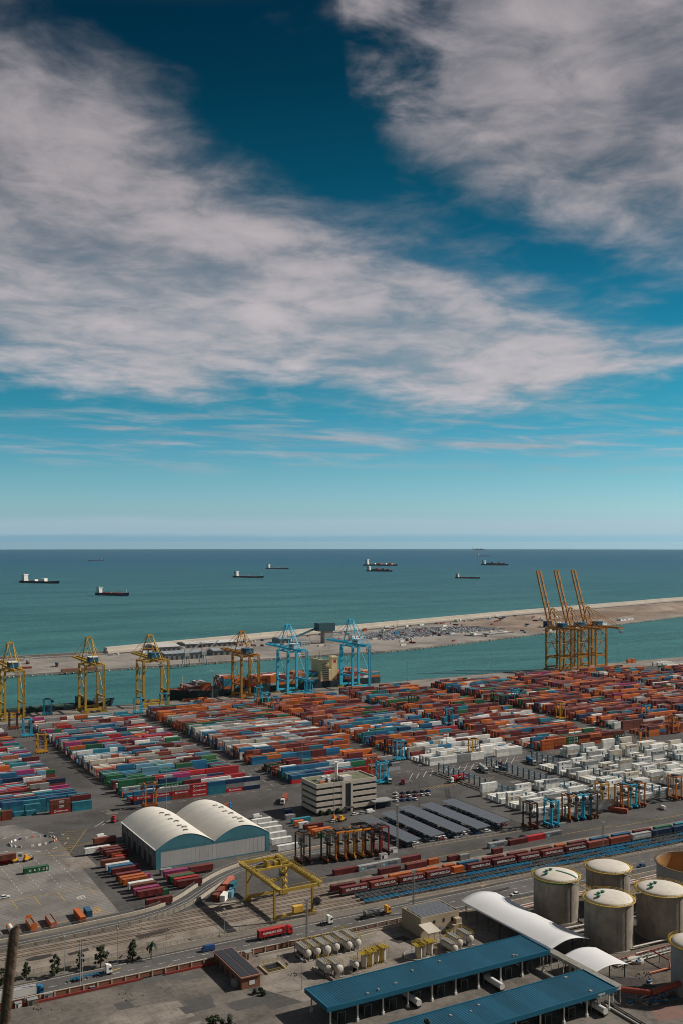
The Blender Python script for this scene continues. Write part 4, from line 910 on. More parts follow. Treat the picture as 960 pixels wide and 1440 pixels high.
def tank_at(label, u, vtop, upx, **kw):
    """u: axis, vtop: middle of the rim ellipse, upx: half width in pixels; height from where its foot stands"""
    hh = kw.pop('h'); x, y = P(u, vtop, hh); Y = x*math.sin(TH)+y*math.cos(TH); r_ = upx*Y/FPX/1.03
    return tank(label, x, y, r_, hh, **kw)
tank_at('grey tank with white dome, green rim band and green roof walkway', 781, 1231, 32, h=18, edge=TGR, ring=RAILY, green=2, steps=False)
tank_at('grey tank with plain white dome and yellow rim railing next to the railway side', 854, 1219, 31, h=18, green=0, steps=False)
tank_at('grey tank with white dome and green hatches behind the short curved canopy', 855, 1263, 34.5, h=18.5, green=1, steps=False)
tank_at('grey tank with white dome and yellow railing beside the pipe trenches', 929, 1250, 34.5, h=18.5, green=1, steps=False)
tank_at('open-topped rusty tank with orange inner wall', 975, 1213, 52, h=18, open_=True, ring=M('rim_brown', (.2, .13, .07), .8, .2, .5), shell=TLG)
tank_at('smooth pale grey tank with yellow rim by the red pipe bridge', 977, 1326, 34, h=17.5, shell=TLG, green=0, steps=False)
# yellow link walkways between tank roofs
def link_walk(label, a, b_):
    o = thing('tank_walkway', label, 'walkway'); k = MB(); k.beam(a, b_, 1.3, .18); k.obj('deck', GREY, o)
    d = (Vector(b_)-Vector(a)).normalized(); n_ = d.cross(Vector((0, 0, 1))).normalized()*.62
    for s in (-1, 1):
        k = MB()
        for zz in (.55, 1.1): k.beam(Vector(a)+n_*s+Vector((0, 0, zz)), Vector(b_)+n_*s+Vector((0, 0, zz)), .09)
        L = (Vector(b_)-Vector(a)).length
        for i in range(int(L/1.5)+1): p_ = Vector(a)+d*i*1.5+n_*s; k.beam(p_, p_+Vector((0, 0, 1.1)), .08)
        k.obj('railing', RAILY, o)
def rim(i, j, zi):
    bpy.context.view_layer.update()
    (oa, ri, ha), (ob, rj, hb) = TRAD[i], TRAD[j]; a, b_ = oa.location.copy(), ob.location.copy(); d = (b_-a); d.z = 0; d.normalize(); p_ = a+d*(ri+.9); q2 = b_-d*(rj+.9)
    return (p_.x, p_.y, ha-.0), (q2.x, q2.y, hb-.0)
link_walk('yellow railed walkway between the green-rimmed tank and the tank behind the curved canopy', *rim(0, 2, 0))
link_walk('yellow railed walkway joining the two tanks with green hatches', *rim(2, 3, 0))
link_walk('yellow railed walkway running back to the tank with the plain dome', *rim(3, 1, 0))
# ================================================================ CONTAINERS
CW = 2.44; L40, L20, L45 = 12.19, 6.06, 13.72
PAINT = M('container_paint', 'OBJ', .55, .22, .35, dirt=.42, dcol=(.10, .07, .05), streak=True, dust=.11)
PAINTS = M('container_paint_far', 'ATT', .6, .2, .3, dirt=.35, dcol=(.11, .08, .06), dust=.12)
COL = {k: tuple(min(.8, x*.98) for x in S(*v)) for k, v in dict(maroon=(112, 46, 46), brown=(130, 72, 58), red=(180, 44, 48), orange=(204, 108, 48), blue=(38, 108, 146), navy=(32, 60, 92), teal=(48, 128, 146), white=(236, 233, 227), grey=(162, 163, 162), green=(44, 104, 70), lime=(74, 128, 78), magenta=(156, 58, 108), rust=(150, 74, 54), salmon=(186, 108, 84), lightblue=(110, 160, 182), cream=(204, 196, 180)).items()}
def cont_mesh(L, Hc=2.75):
    k = MB(); h2 = CW/2; x2 = L/2; p = .16
    for sx in (-1, 1):
        for sy in (-1, 1): k.bx(sx*(x2-p/2), sy*(h2-p/2), 0, p, p, Hc)
    for sy in (-1, 1):
        k.box(-x2+p, x2-p, sy*h2-(.14 if sy > 0 else 0), sy*h2+(.14 if sy < 0 else 0), 0, .17); k.box(-x2+p, x2-p, sy*h2-(.10 if sy > 0 else 0), sy*h2+(.10 if sy < 0 else 0), Hc-.12, Hc)
        n = int(L/.55); pts = []
        for i in range(n):
            xa = -x2+p+(L-2*p)*i/n; dx_ = (L-2*p)/n
            pts += [(xa, .085), (xa+dx_*.35, .085), (xa+dx_*.5, .015), (xa+dx_*.85, .015)]
        pts.append((x2-p, .085)); vs_ = []
        for x_, d_ in pts: vs_ += [(x_, sy*(h2-d_), .17), (x_, sy*(h2-d_), Hc-.12)]
        k.add(vs_, [(2*i, 2*i+2, 2*i+3, 2*i+1) if sy < 0 else (2*i, 2*i+1, 2*i+3, 2*i+2) for i in range(len(pts)-1)])
    n = int(L/1.1); k.box(-x2+.02, x2-.02, -h2+.1, h2-.1, Hc-.10, Hc-.045); k.box(-x2+.02, x2-.02, -h2+.1, h2-.1, .05, .15)
    for i in range(n): xa = -x2+.2+(L-.4)*i/n; k.box(xa, xa+.5, -h2+.12, h2-.12, Hc-.045, Hc-.012)
    k.box(x2-.1, x2-.04, -h2+p, h2-p, .1, Hc-.05)
    for z_ in (0, Hc-.14): k.box(-x2, -x2+.12, -h2+p, h2-p, z_, z_+.14); k.box(x2-.12, x2, -h2+p, h2-p, z_, z_+.14)
    return k.mesh('container_body', PAINT)
def door_mesh(L, Hc, s):
    k = MB(); x2 = L/2; y0, y1 = (.02, CW/2-.17) if s > 0 else (-CW/2+.17, -.02)
    k.box(-x2+.03, -x2+.09, y0, y1, .15, Hc-.15)
    for f in (.3, .75): yy = y0+(y1-y0)*f; k.box(-x2-.02, -x2+.03, yy-.025, yy+.025, .12, Hc-.12)
    for z_ in (.5, 1.3, 2.2): k.box(-x2-.01, -x2+.03, y0+.1, y1-.1, z_, z_+.05)
    return k.mesh('door', PAINT)
CM = {L: cont_mesh(L) for L in (L20, L40, L45)}; DM = {(L, s): door_mesh(L, 2.75, s) for L in CM for s in (-1, 1)}
CT = []      # every box that is built: x, y, z, L, rz, colour name, where, must, reefer, text
def ct(x, y, z, L, col, where, rz=0.0, must=False, reefer=False, text=None, shade=None):
    CT.append(dict(x=x, y=y, z=z, L=L, rz=rz, col=col, where=where, must=must, reefer=reefer, text=text, k=shade or (random.uniform(.88, 1.12) if reefer else random.uniform(.62, 1.15))))
def cl(u, v, L, col, where, z=0.0, rz=0.0, text=None, reefer=False):
    a, b_ = P(u, v, z); dx_, dy_ = L/2, CW/2
    x = a+dx_*math.cos(rz)-dy_*math.sin(rz); y = b_+dx_*math.sin(rz)+dy_*math.cos(rz); ct(x, y, z, L, col, where, rz, True, reefer, text); return x, y
TXW = M('lettering_white', (.75, .74, .70), .7, .05, 1); TXD = M('lettering_dark', (.035, .07, .11), .7, .05, 1); TXR = M('lettering_red', (.45, .03, .05), .7, .05, 1); TXB = M('emblem_blue', (.05, .36, .50), .6, .05, 1); TXN = M('emblem_navy', (.02, .035, .12), .6, .05, 1)
# trailers that carry the boxes beside the warehouse
def trailer_proto():
    o = thing('container_trailer', 'x', 'trailer'); k = MB()
    for s in (-.45, .45): k.box(-6.1, 6.1, s-.08, s+.08, .78, 1.08)
    for x_ in (-5.9, -3, 0, 3, 5.9): k.box(x_-.1, x_+.1, -1.2, 1.2, .95, 1.12)
    k.obj('chassis', DARK, o)
    for x_ in (2.6, 3.9, 5.2):
        for s in (-1, 1): k = MB(); k.tube((x_, s*1.2-.18*s-.17, .5), (x_, s*1.2-.18*s+.17, .5), .5, 12); k.obj('wheel', RUB, o)
    for s in (-.7, .7): k = MB(); k.bx(-3.6, s, 0, .18, .18, .95); k.obj('landing_leg', GREY, o)
    return o
tproto = trailer_proto(); tfirst = [True]
def put_trailer(x, y, lb, rz=0, group='container trailers beside the warehouse'):
    if tfirst[0]: o = tproto; tfirst[0] = False; o.location = (x, y, 0); o.rotation_euler = (0, 0, rz); o['label'] = lb; o['group'] = group; return o
    return copy_tree(tproto, (x, y, 0), rz, lb, group)
WHA = 'on a trailer in the row along the warehouse side'
for u, v, L, c, tx in ((133, 1187, L40, 'brown', None), (143, 1200, L40, 'brown', None), (146.5, 1203, L40, 'maroon', None), (150, 1206, L40, 'maroon', None), (143.5, 1218.5, L40, 'brown', None),
                   (150, 1224.5, L40, 'white', None), (154, 1227.5, L40, 'blue', None), (158, 1231, L40, 'maroon', None), (165, 1238, L40, 'maroon', None), (169.6, 1242.3, L40, 'orange', None), (173.6, 1245.6, L40, 'orange', '@'),
                   (182, 1251, L40, 'white', None), (186, 1254, L40, 'brown', None), (189.5, 1259.5, L40, 'magenta', None), (194.4, 1263, L40, 'maroon', None), (206.8, 1275, L40, 'maroon', None)):
    x, y = cl(u, v, L, c, WHA, z=1.14, text=tx); put_trailer(x, y, f'dark trailer under the {c} container by the warehouse side')
x, y = cl(120, 1201.5, L45, 'white', 'with red lettering at the warehouse corner', z=1.14, text='TERNO'); put_trailer(x, y, 'dark trailer under the white container with red lettering')
for u, v, c in ((157.5, 1208.5, 'orange'), (163, 1212, 'red'), (180, 1225.5, 'magenta'), (195.5, 1239.5, 'magenta'), (221, 1261.5, 'green')): cl(u, v, L20, c, 'short one on the ground beside the trailer row')
for u, v, L, c in ((232, 1234.4, L40, 'magenta'), (237, 1240, L40, 'brown'), (241, 1241.8, L40, 'green'), (246.4, 1244.8, L40, 'red'), (250.8, 1248.3, L40, 'maroon')):
    x, y = cl(u, v, L, c, 'on a trailer in front of the teal warehouse gable', z=1.14); put_trailer(x, y, f'dark trailer under the {c} container before the gable')
cl(227, 1231.5, L20, 'grey', 'short one before the warehouse corner'); x, y = cl(268, 1228, L40, 'maroon', 'on a trailer near the curved parapet', z=1.14); put_trailer(x, y, 'dark trailer under the maroon container near the parapet')
OFW = 'in the short row in front of the office'
for u, v, L, c, tx in ((403, 1153.5, L20, 'grey', None), (411.7, 1159, L40, 'teal', None), (415.8, 1162, L20, 'orange', None), (421.7, 1164.5, L20, 'white', None), (429, 1167.5, L40, 'maroon', None), (434.7, 1171, L20, 'orange', None), (440, 1174.2, L40, 'orange', None), (444, 1176.5, L40, 'orange', None), (450, 1179, L40, 'green', 'UASC')): cl(u, v, L, c, OFW, text=tx)
for i, (u, v) in enumerate(((356, 1160), (365, 1166), (370, 1172), (376, 1180), (383, 1188), (392, 1197.5))): cl(u, v, L40, 'white', 'in the white row between warehouse and office', reefer=True)
for u, v, L, c, rz in ((113.8, 1299.2, L40, 'orange', 90), (122.8, 1290.4, L20, 'blue', 90)):
    a, b_ = P(u, v); ct(a+CW/2, b_+L/2, 0, L, c, 'standing end-on at the yellow bay lines', R(rz), True)
for u, v, c, L in ((72.6, 1306.5, 'salmon', 10.5), (44.7, 1312, 'orange', 10.5)): pass
cl(34, 1230, L40, 'green', 'with white lettering standing alone on the paved yard', text='UASC')
cl(-14, 1218, L40, 'red', 'at the frame edge by the small digger'); cl(-12, 1213, L40, 'brown', 'at the frame edge by the small digger', z=2.76)
a, b_ = P(300, 1269)
for i, (du, dv, c, L) in enumerate(((0, 0, 'rust', L40), (11.5, 1.0, 'white', L20), (21, -4.5, 'lightblue', L20), (14, -16, 'salmon', L40), (24, -16, 'teal', L20))):
    p_ = P(300+du, 1269+dv); ct(p_[0]+3+ (L-6)*.36, p_[1]+3.6+(L-6)*.38, 0, L, c, 'in the huddle between gantry crane and curved road', R(50), True)
p_ = P(868, 1142); ct(p_[0], p_[1], 0, L40, 'rust', 'lying slantwise beside parked straddle carriers', R(-62), True)
# ---- ground rows along the sidings
GR = 'in the ground row between sidings and straddle carriers'
for u, v, L, c, tx in ((471, 1232, L40, 'maroon', None), (504.5, 1226.5, L40, 'grey', 'MAERSK'), (534.5, 1220.5, L40, 'grey', 'MAERSK'), (563.5, 1214.5, L40, 'maroon', None), (533.5, 1231, L40, 'maroon', None), (571.5, 1224, L40, 'maroon', None), (603, 1217, L20, 'orange', None), (631, 1212.5, L20, 'maroon', None), (647, 1210.5, L20, 'grey', None), (693.5, 1202, L20, 'maroon', None),
                   (688, 1194, L40, 'grey', 'MAERSK'), (716.5, 1189.5, L40, 'maroon', None), (741.5, 1184, L40, 'red', None), (766.5, 1179, L40, 'grey', 'MAERSK')): cl(u, v, L, c, GR, text=tx)
# ---- wagons and trains
WBL = paint('wagon_blue', S(24, 104, 140), dirt=.45); WGY = paint('wagon_grey', S(74, 82, 86)); 
def wagon_proto(m, lb, Lw=19.6):
    o = thing('flat_wagon', lb, 'wagon'); k = MB(); bo = Lw/2-2.8
    for s in (-1, 1): k.box(-Lw/2, Lw/2, s*1.1-.12, s*1.1+.12, .85, 1.2)
    k.box(-Lw/2, Lw/2, -.2, .2, .75, 1.15); k.obj('frame', m, o)
    for i in range(8): k = MB(); x_ = -Lw/2+.4+i*(Lw-.8)/7; k.box(x_-.22, x_+.22, -1.25, 1.25, 1.0, 1.26); k.obj('cross_beam', m, o)
    for s in (-1, 1):
        k = MB(); k.box(s*bo-1.3, s*bo+1.3, -1.05, 1.05, .5, .8)
        for e_ in (-.9, .9):
            for y_ in (-.75, .75): k.tube((s*bo+e_, y_-.07, .68), (s*bo+e_, y_+.07, .68), .46, 12)
        k.obj('bogie', DARK, o)
        for y_ in (-.85, .85): k = MB(); k.tube((s*Lw/2, y_, 1.0), (s*(Lw/2+.45), y_, 1.0), .2, 8); k.obj('buffer', DARK, o)
    return o
wp = {'b': wagon_proto(WBL, 'x'), 'g': wagon_proto(WGY, 'x'), 'l': wagon_proto(WGY, 'x', 14.5)}; wused = set()
def put_wagon(c, x, y, lb, grp):
    rz = -.026
    if c in wused: return copy_tree(wp[c], (x, y, .22), rz, lb, grp)
    wused.add(c); o = wp[c]; o.location = (x, y, .22); o.rotation_euler = (0, 0, rz); o['label'] = lb; o['group'] = grp; return o
for row, (y, pat, xs0, nm) in enumerate(((391.0, 'bbbbbbbbbbbbb', 231, 'on the siding closest to the road'), (395.2, 'gggggggbgggbg', 231, 'on the second siding from the road'), (399.4, 'gggbbgbbbgbbg', 231, 'on the third siding from the road'))):
    for i, c in enumerate(pat):
        x = xs0+10+i*20.6; put_wagon(c, x, TY(y, x), f'{ORD[i]} empty {"light blue" if c == "b" else "grey"} flat wagon {nm}', 'empty flat wagons')
G = 'GRUPOBOLUDA'; x_t = P(482, 1258.5, 1.45)[0]
tr1 = ['maroonG', 'maroonG', 'maroonG', 'maroonG', 'orange2', 'maroonG', 'maroonG', 'maroonG', 'maroonG', 'maroonG', 'rustL', 'rustL', 'greyG', 'navy', 'navy', 'navy', 'maroon']
x = x_t
for i, c in enumerate(tr1):
    L = L20 if c.endswith('2') else L45; nm = c.rstrip('GL2'); yy = TY(404.0, x+L/2)
    ct(x+L/2, yy, 1.49, L, 'rust' if nm == 'maroon' and i in (1, 4) else nm, f'{ORD[i]} on the front freight train from the gantry crane', -.026, True, False, G if c.endswith('G') else None)
    put_wagon('l', x+L/2, yy, f'{ORD[i]} loaded flat wagon of the front freight train from the gantry crane', 'loaded flat wagons') if L > 7 else None
    x += 15.6 if L > 7 else 8.6
x = x_t-2.5
for i, c in enumerate(['maroon', 'maroon', 'orange', 'orange', 'orange2', 'blue', 'maroon', 'maroon', 'brown', 'orange2', 'maroon', 'blue', 'blue', 'maroon', 'green', 'teal', 'maroon', 'maroon', 'maroon', 'brown']):
    L = L20 if c.endswith('2') else L40; nm = c.rstrip('2'); yy = TY(408.4, x+L/2)
    ct(x+L/2, yy, 1.49, L, nm, f'{ORD[i]} on the rear freight train from the gantry crane', -.026, True)
    put_wagon('l', x+L/2, yy, f'{ORD[i]} loaded flat wagon of the rear freight train from the gantry crane', 'loaded flat wagons') if L > 7 else None
    x += 15.6 if L > 7 else 8.6
# ---- reefers and their racks
rng = random.Random(21)
RX = [394.5, 412, 437, 454.5, 480, 497.5, 523, 540.5, 566, 583.5, 609]
def RY0(x): return 452-(x-395)*.02
RACK = M('rack_steel', (.10, .16, .19), .6, .2, .5)
for ci, x in enumerate(RX):
    y = 456+(ci % 2)*2 if ci > 1 else 462
    while y < 588:
        rr_ = rng.random(); f = (y-456)/130
        if ci == 0: t_ = 1 if (y > 533) else (0 if (y > 520 or rng.random() < .2) else rng.choice((1, 1, 2, 3)))
        elif ci == 1: t_ = 0 if 505 < y < 540 else rng.choice((0, 1, 1, 1, 3, 3))
        else: t_ = (rng.choice((0, 0, 1, 1)) if (int(y/9)+ci) % 3 == 0 else rng.choice((1, 1, 2, 2, 2, 3, 3)))
        if y > (518 if x < 460 else 560 if x < 500 else 590): t_ = 0
        if ci > 1 and (int(y/21)+ci//2) % 4 == 0: t_ = min(t_, 1)
        if x > 470 and y < 462: t_ = 0
        txt = rng.choice((None, None, 'HAPAG-LLOYD', 'H.LOGO', 'H.LOGO', None))
        for z_ in range(t_): ct(x+L40/2, y+CW/2, z_*2.77, L40, 'white' if rng.random() < .72 else ('cream' if rng.random() < .7 else 'grey'), ('topping a stack' if z_ == t_-1 and t_ > 1 else 'on the ground' if z_ == 0 else 'midway up a stack')+f' in the {ORD[ci]} reefer column from the car park', 0, True, True, txt if z_ == t_-1 or txt == 'H.LOGO' else None)
        y += 3.25 if rng.random() > .08 else 6.5
for i in range(0, len(RX)-1, 2):
    xm = RX[i+1]-2.4 if i+1 < len(RX) else 0
    o = thing('reefer_rack', ['steel reefer plug gantry by the car park fence', 'second reefer plug gantry from the car park fence', 'third reefer plug gantry from the car park fence', 'fourth reefer plug gantry from the car park fence', 'fifth reefer plug gantry from the car park fence', 'sixth reefer plug gantry from the car park fence'][i//2], 'rack', (xm, 456, 0), 0, 'reefer racks')
    n = 22
    for j in range(n+1): k = MB(); k.bx(0, j*6, 0, .22, 1.4, 6.6); k.obj('post', RACK, o)
    for z_ in (3.0, 5.8): k = MB(); k.box(-.7, .7, 0, n*6, z_, z_+.15); k.beam((-.7, 0, z_+1.1), (-.7, n*6, z_+1.1), .08); k.beam((.7, 0, z_+1.1), (.7, n*6, z_+1.1), .08); k.obj('walkway', RACK, o)
# ---- the stacking blocks: columns of seven boxes, aisles between
PAL = {'mix': 'red red maroon maroon blue blue navy grey grey white white green orange brown teal lightblue magenta salmon rust'.split(), 'blue': 'blue blue teal navy blue green red maroon grey white'.split(),
       'grey': 'grey grey white lightblue salmon brown blue maroon cream grey rust'.split(), 'org': 'orange orange rust maroon maroon brown salmon blue green grey orange maroon rust teal'.split(),
       'mar': 'maroon maroon maroon maroon maroon brown rust orange orange maroon green blue white teal orange rust orange navy'.split(), 'wht': 'white white white white cream cream grey maroon blue'.split(), 'omx': 'orange maroon orange maroon blue white grey brown rust teal orange'.split(), 'bkt': 'green teal lightblue navy lime blue grey maroon teal'.split(), 'pnk': 'maroon orange maroon maroon orange rust grey brown maroon rust magenta orange navy rust'.split()}
COLS = [(-36, 'mix'), (77, 'mix'), (192, 'mix'), (302.5, 'org'), (415, 'omx'), (522, 'mar'), (639, 'mar'), (748, 'pnk'), (858, 'mar'), (968, 'mar'), (1080, 'mar')]
brng = random.Random(99)
def pal_for(ci, y):
    if ci in (0, 1): return 'blue' if y < 640 else 'mix'
    if ci == 2: return ('blue' if y < 622 else 'mix' if y < 655 else 'bkt' if y < 690 else 'grey' if y < 745 else 'mix')
    if ci == 3: return ('blue' if y < 628 else 'mar' if y < 690 else 'omx' if y < 705 else 'grey' if y < 795 else 'org')
    if ci == 4: return ('wht' if y < 655 else 'omx' if y < 690 else 'blue' if y < 715 else 'omx' if y < 760 else 'grey' if y < 780 else 'org')
    if ci == 5: return ('org' if y < 628 else 'mar' if y < 660 else 'omx' if y < 730 else 'org' if y > 800 else 'mar')
    if ci == 6: return 'mar' if y < 690 or y > 740 else 'pnk'
    return COLS[ci][1]
for ci, (cx0, _) in enumerate(COLS):
    row = 0; y = 607.5
    if ci in (0, 1): y = 613
    y_end = 915 if ci < 3 else 918 if ci < 5 else 935
    if ci >= 9: y_end = 905
    while y < y_end:
        pal = PAL[pal_for(ci, y)]; row += 1
        full = {0: 2.1, 1: 2.0, 2: 2.1, 3: 2.7 if y > 690 else 2.1, 4: 2.3, 5: 2.2 if y > 700 else 1.8, 6: 2.6 if y > 690 else 2.0}.get(ci, 2.5)
        base = full+brng.uniform(-.7, .7); runs = brng.random(); j = 0; rc = brng.choice(pal)
        # gaps: cross lanes
        if brng.random() < (.10 if ci in (0, 1, 2, 5) else .03) and row > 2: y += 4.0; continue
        if ci == 3 and 655 < y < 672: y += 4.0; continue
        if ci == 5 and (640 < y < 650 or 690 < y < 697): y += 4.0; continue
        x = cx0+brng.uniform(-.15, .15); nb = 7
        if ci == 3 and y > 700: nb = 8
        skip = brng.randrange(7) if brng.random() < .35 else -1
        while j < nb:
            if brng.random() < .26: rc = brng.choice(pal)
            tiers = max(0, min(3, int(round(base+brng.gauss(0, .38)))))
            if row <= 1: tiers = 3 if ci in (2, 5) else max(2, tiers)
            if j == skip: tiers = 0 if brng.random() < .4 else max(1, tiers-1)
            tw = brng.random() < .07
            for z_ in range(tiers):
                c = rc if brng.random() < .66 else brng.choice(pal)
                wh_ = ['', 'on the ground tier', 'on the second tier', 'on the third tier'][z_+1]
                if tw:
                    for h_ in (0, 1): ct(x+L20/2+h_*6.12, y+CW/2, z_*2.77, L20, brng.choice(pal), f'{wh_} of the block', 0, False, False, None)
                else: ct(x+L40/2, y+CW/2, z_*2.77, L40, c, f'{wh_} of the block', 0, False, False, None)
                CT[-1].update(ci=ci, row=row, tier=z_, top=z_ == tiers-1, first=j == 0)
                if tw: CT[-2].update(ci=ci, row=row, tier=z_, top=z_ == tiers-1, first=j == 0)
            x += 12.45; j += 1
        y += 4.05 if ci != 3 else 3.6
        if ci >= 5 and brng.random() < .05: y += 6
# hand-set front row behind the warehouse, and the corner stack of the left block
CT[:] = [c for c in CT if not (c.get('ci') == 2 and c['row'] == 1)]
front = [('navy', 'red', 'blue'), ('blue', 'red', 'grey'), ('rust', 'red', 'grey'), ('red', 'red', 'red'), ('teal', 'teal', 'blue'), ('red', 'grey', 'navy'), ('navy', 'grey', 'navy')]
for j, st in enumerate(front):
    for z_, c in enumerate(st):
        ct(192+12.45*j+L40/2, 607.5+CW/2, z_*2.77, L40, c, f'{["on the ground tier", "on the second tier", "on the third tier"][z_]} of the front row behind the warehouse', 0, True, False, 'HAMBURG' if c == 'red' else None)
CT[:] = [c for c in CT if not (c.get('ci') == 5 and c['row'] == 1)]
for j, st in enumerate([('orange', 'orange', 'orange'), ('maroon', 'orange', 'orange'), ('rust', 'green', 'green'), ('rust', 'orange', 'maroon'), ('orange', 'maroon', 'orange'), ('maroon', 'orange', 'maroon'), ('teal', 'green', 'rust')]):
    for z_, c in enumerate(st): ct(522+12.75*j+L40/2, 607.5+CW/2, z_*2.77, L40, c, f'{["on the ground tier", "on the second tier", "on the third tier"][z_]} of the orange front row beyond the reefers', 0, True, False, '@' if c == 'orange' else ('UASC' if c == 'green' else None))
CT[:] = [c for c in CT if not (c.get('ci') == 1 and c['y'] < 628 and c['x'] > 120)]
lb0 = 612.5
for xx, yy, st, L in ((154.5, lb0, ('teal', 'teal'), L40), (141.5, lb0+.2, ('red', 'brown', 'brown'), L40), (155, lb0+4, ('teal', 'maroon', 'maroon'), L40), (128, lb0+4, ('teal',), L20), (121, lb0+5, ('teal',), L20), (113, lb0, ('rust', 'rust'), L20), (106.5, lb0, ('rust', 'lime'), L20), (128, lb0+8, ('teal', 'teal'), L40), (141, lb0+8, ('teal', 'teal', 'blue'), L40), (154, lb0+8, ('orange', 'teal', 'teal'), L40), (115, lb0+8.2, ('blue', 'teal', 'blue'), L40)):
    for z_, c in enumerate(st): ct(xx+L/2, yy, z_*2.77, L, c, f'{["on the ground tier", "on the second tier", "on the third tier"][z_]} of the left block corner', 0, True, False, 'HAMBURG' if c == 'red' else 'HAPAG' if c == 'brown' and L > 7 else None)
# white boxes on the far quay corner
for i in range(16):
    for z_ in range(2): ct(1012+i*0+ (i//8)*14, 893+(i % 8)*8.2, z_*2.77, L40, 'white', 'far', 0, False, False, None)
for u, v in ((883, 932.5), (890, 932)): pp = P(u, v); ct(pp[0], pp[1], 0, L20, 'orange', 'far', 0); ct(pp[0], pp[1], 2.77, L20, 'orange', 'far', 0)
for u, v, c in ((258, 986.5, 'orange'), (268, 989, 'grey')): pp = P(u, v); ct(pp[0]+6, pp[1], 0, L40, c, 'far', 0); ct(pp[0]+20, pp[1], 0, L40, 'orange', 'far', 0)
# ---- choose the boxes that show largest and build them singly, the rest as one mass
def show(c):
    Y = c['x']*math.sin(TH)+c['y']*math.cos(TH); vis = 1.0
    if not c['must']: vis = (1.0 if c.get('top') else .35)*(1.0 if (c['row'] <= 2 or c.get('first')) else .8) if 'ci' in c else .5
    X = c['x']*math.cos(TH)-c['y']*math.sin(TH); u = 480+FPX*X/Y
    if u < -10 or u > 970: vis *= .0
    return vis/(Y*Y)
CT[:] = [c for c in CT if -30 < 480+FPX*(c['x']*math.cos(TH)-c['y']*math.sin(TH))/(c['x']*math.sin(TH)+c['y']*math.cos(TH)) < 1100]
dry = [c for c in CT if not c['reefer']]; dry.sort(key=lambda c: (not c['must'], -show(c)))
ref = [c for c in CT if c['reefer']]; ref.sort(key=lambda c: -show(c))
single = [c for c in dry[:300] if show(c) > 0]+ref[:290]; ids = set(map(id, single))
def near_block(c):
    return {0: 'left block', 1: 'left block', 2: 'block behind the warehouse', 3: 'block behind the office', 4: 'block with the white front rows', 5: 'orange block beyond the reefers', 6: 'maroon block'}.get(c.get('ci'), 'far block')
def paint_text(o, c):
    t_ = c['text']; L = c['L']; y = -CW/2-.006; g_ = c.get('Hc', 2.75)
    if t_ is None: return
    def lt(s, size, mt, x, z): link('lettering', text_mesh(s, size, mt), o, (x, y, z))
    def rect(nm, x0, x1, z0, z1, mt):
        k = nm+str((round(x1-x0, 2), round(z1-z0, 2), mt.name))
        if k not in TXT: b_ = MB(); b_.add([(-(x1-x0)/2, 0, -(z1-z0)/2), ((x1-x0)/2, 0, -(z1-z0)/2), ((x1-x0)/2, 0, (z1-z0)/2), (-(x1-x0)/2, 0, (z1-z0)/2)], [(0, 1, 2, 3)]); TXT[k] = b_.mesh(nm, mt)
        link(nm, TXT[k], o, ((x0+x1)/2, y, (z0+z1)/2))
    if t_ == 'GRUPOBOLUDA': lt(t_, 1.55, TXW, .6, 1.35)
    elif t_ == 'MAERSK': lt('MAERSK', 1.5, TXD, 1.2, 1.35); rect('emblem', -4.8, -3.3, .6, 2.1, TXB); link('star', text_mesh('*', 2.6, TXW), o, (-4.05, y-.004, .75))
    elif t_ == 'UASC':
        for i, ch in enumerate('UASC'): lt(ch, 1.5, TXW, -3.0+i*2.2, 1.35)
        rect('emblem', 4.9, 5.4, .7, 2.2, TXW)
    elif t_ == 'HAMBURG': lt('HAMBURG SÜD', .98, TXW, 1.2, 1.35); k = MB(); lt('O', 1.9, TXW, -3.2, 1.35)
    elif t_ == 'HAPAG': lt('HAPAG', 1.0, TXW, .6, 1.7); lt('LLOYD', .9, TXW, .6, .9)
    elif t_ == 'TERNO': lt('TERNO', 1.3, TXR, 1.0, 1.4)
    elif t_ in ('HAPAG-LLOYD',): lt('Hapag-Lloyd', 1.05, TXN, 1.0, 1.6); rect('emblem', -4.6, -3.6, .9, 2.2, TXN)
    elif t_ == 'H.LOGO': rect('emblem', -3.4, -2.3, .8, 2.2, TXN); lt('Hapag-Lloyd', .8, TXN, 1.2, 1.5)
    elif t_ == '@': rect('emblem', -3.2, -2.2, .8, 2.0, TXN); lt('Hapag-Lloyd', .85, TXD, 1.3, 1.4)
szn = {L20: 'short', L40: 'long', L45: 'extra long'}
cn = {'lightblue': 'pale blue', 'rust': 'rust red', 'cream': 'cream'}
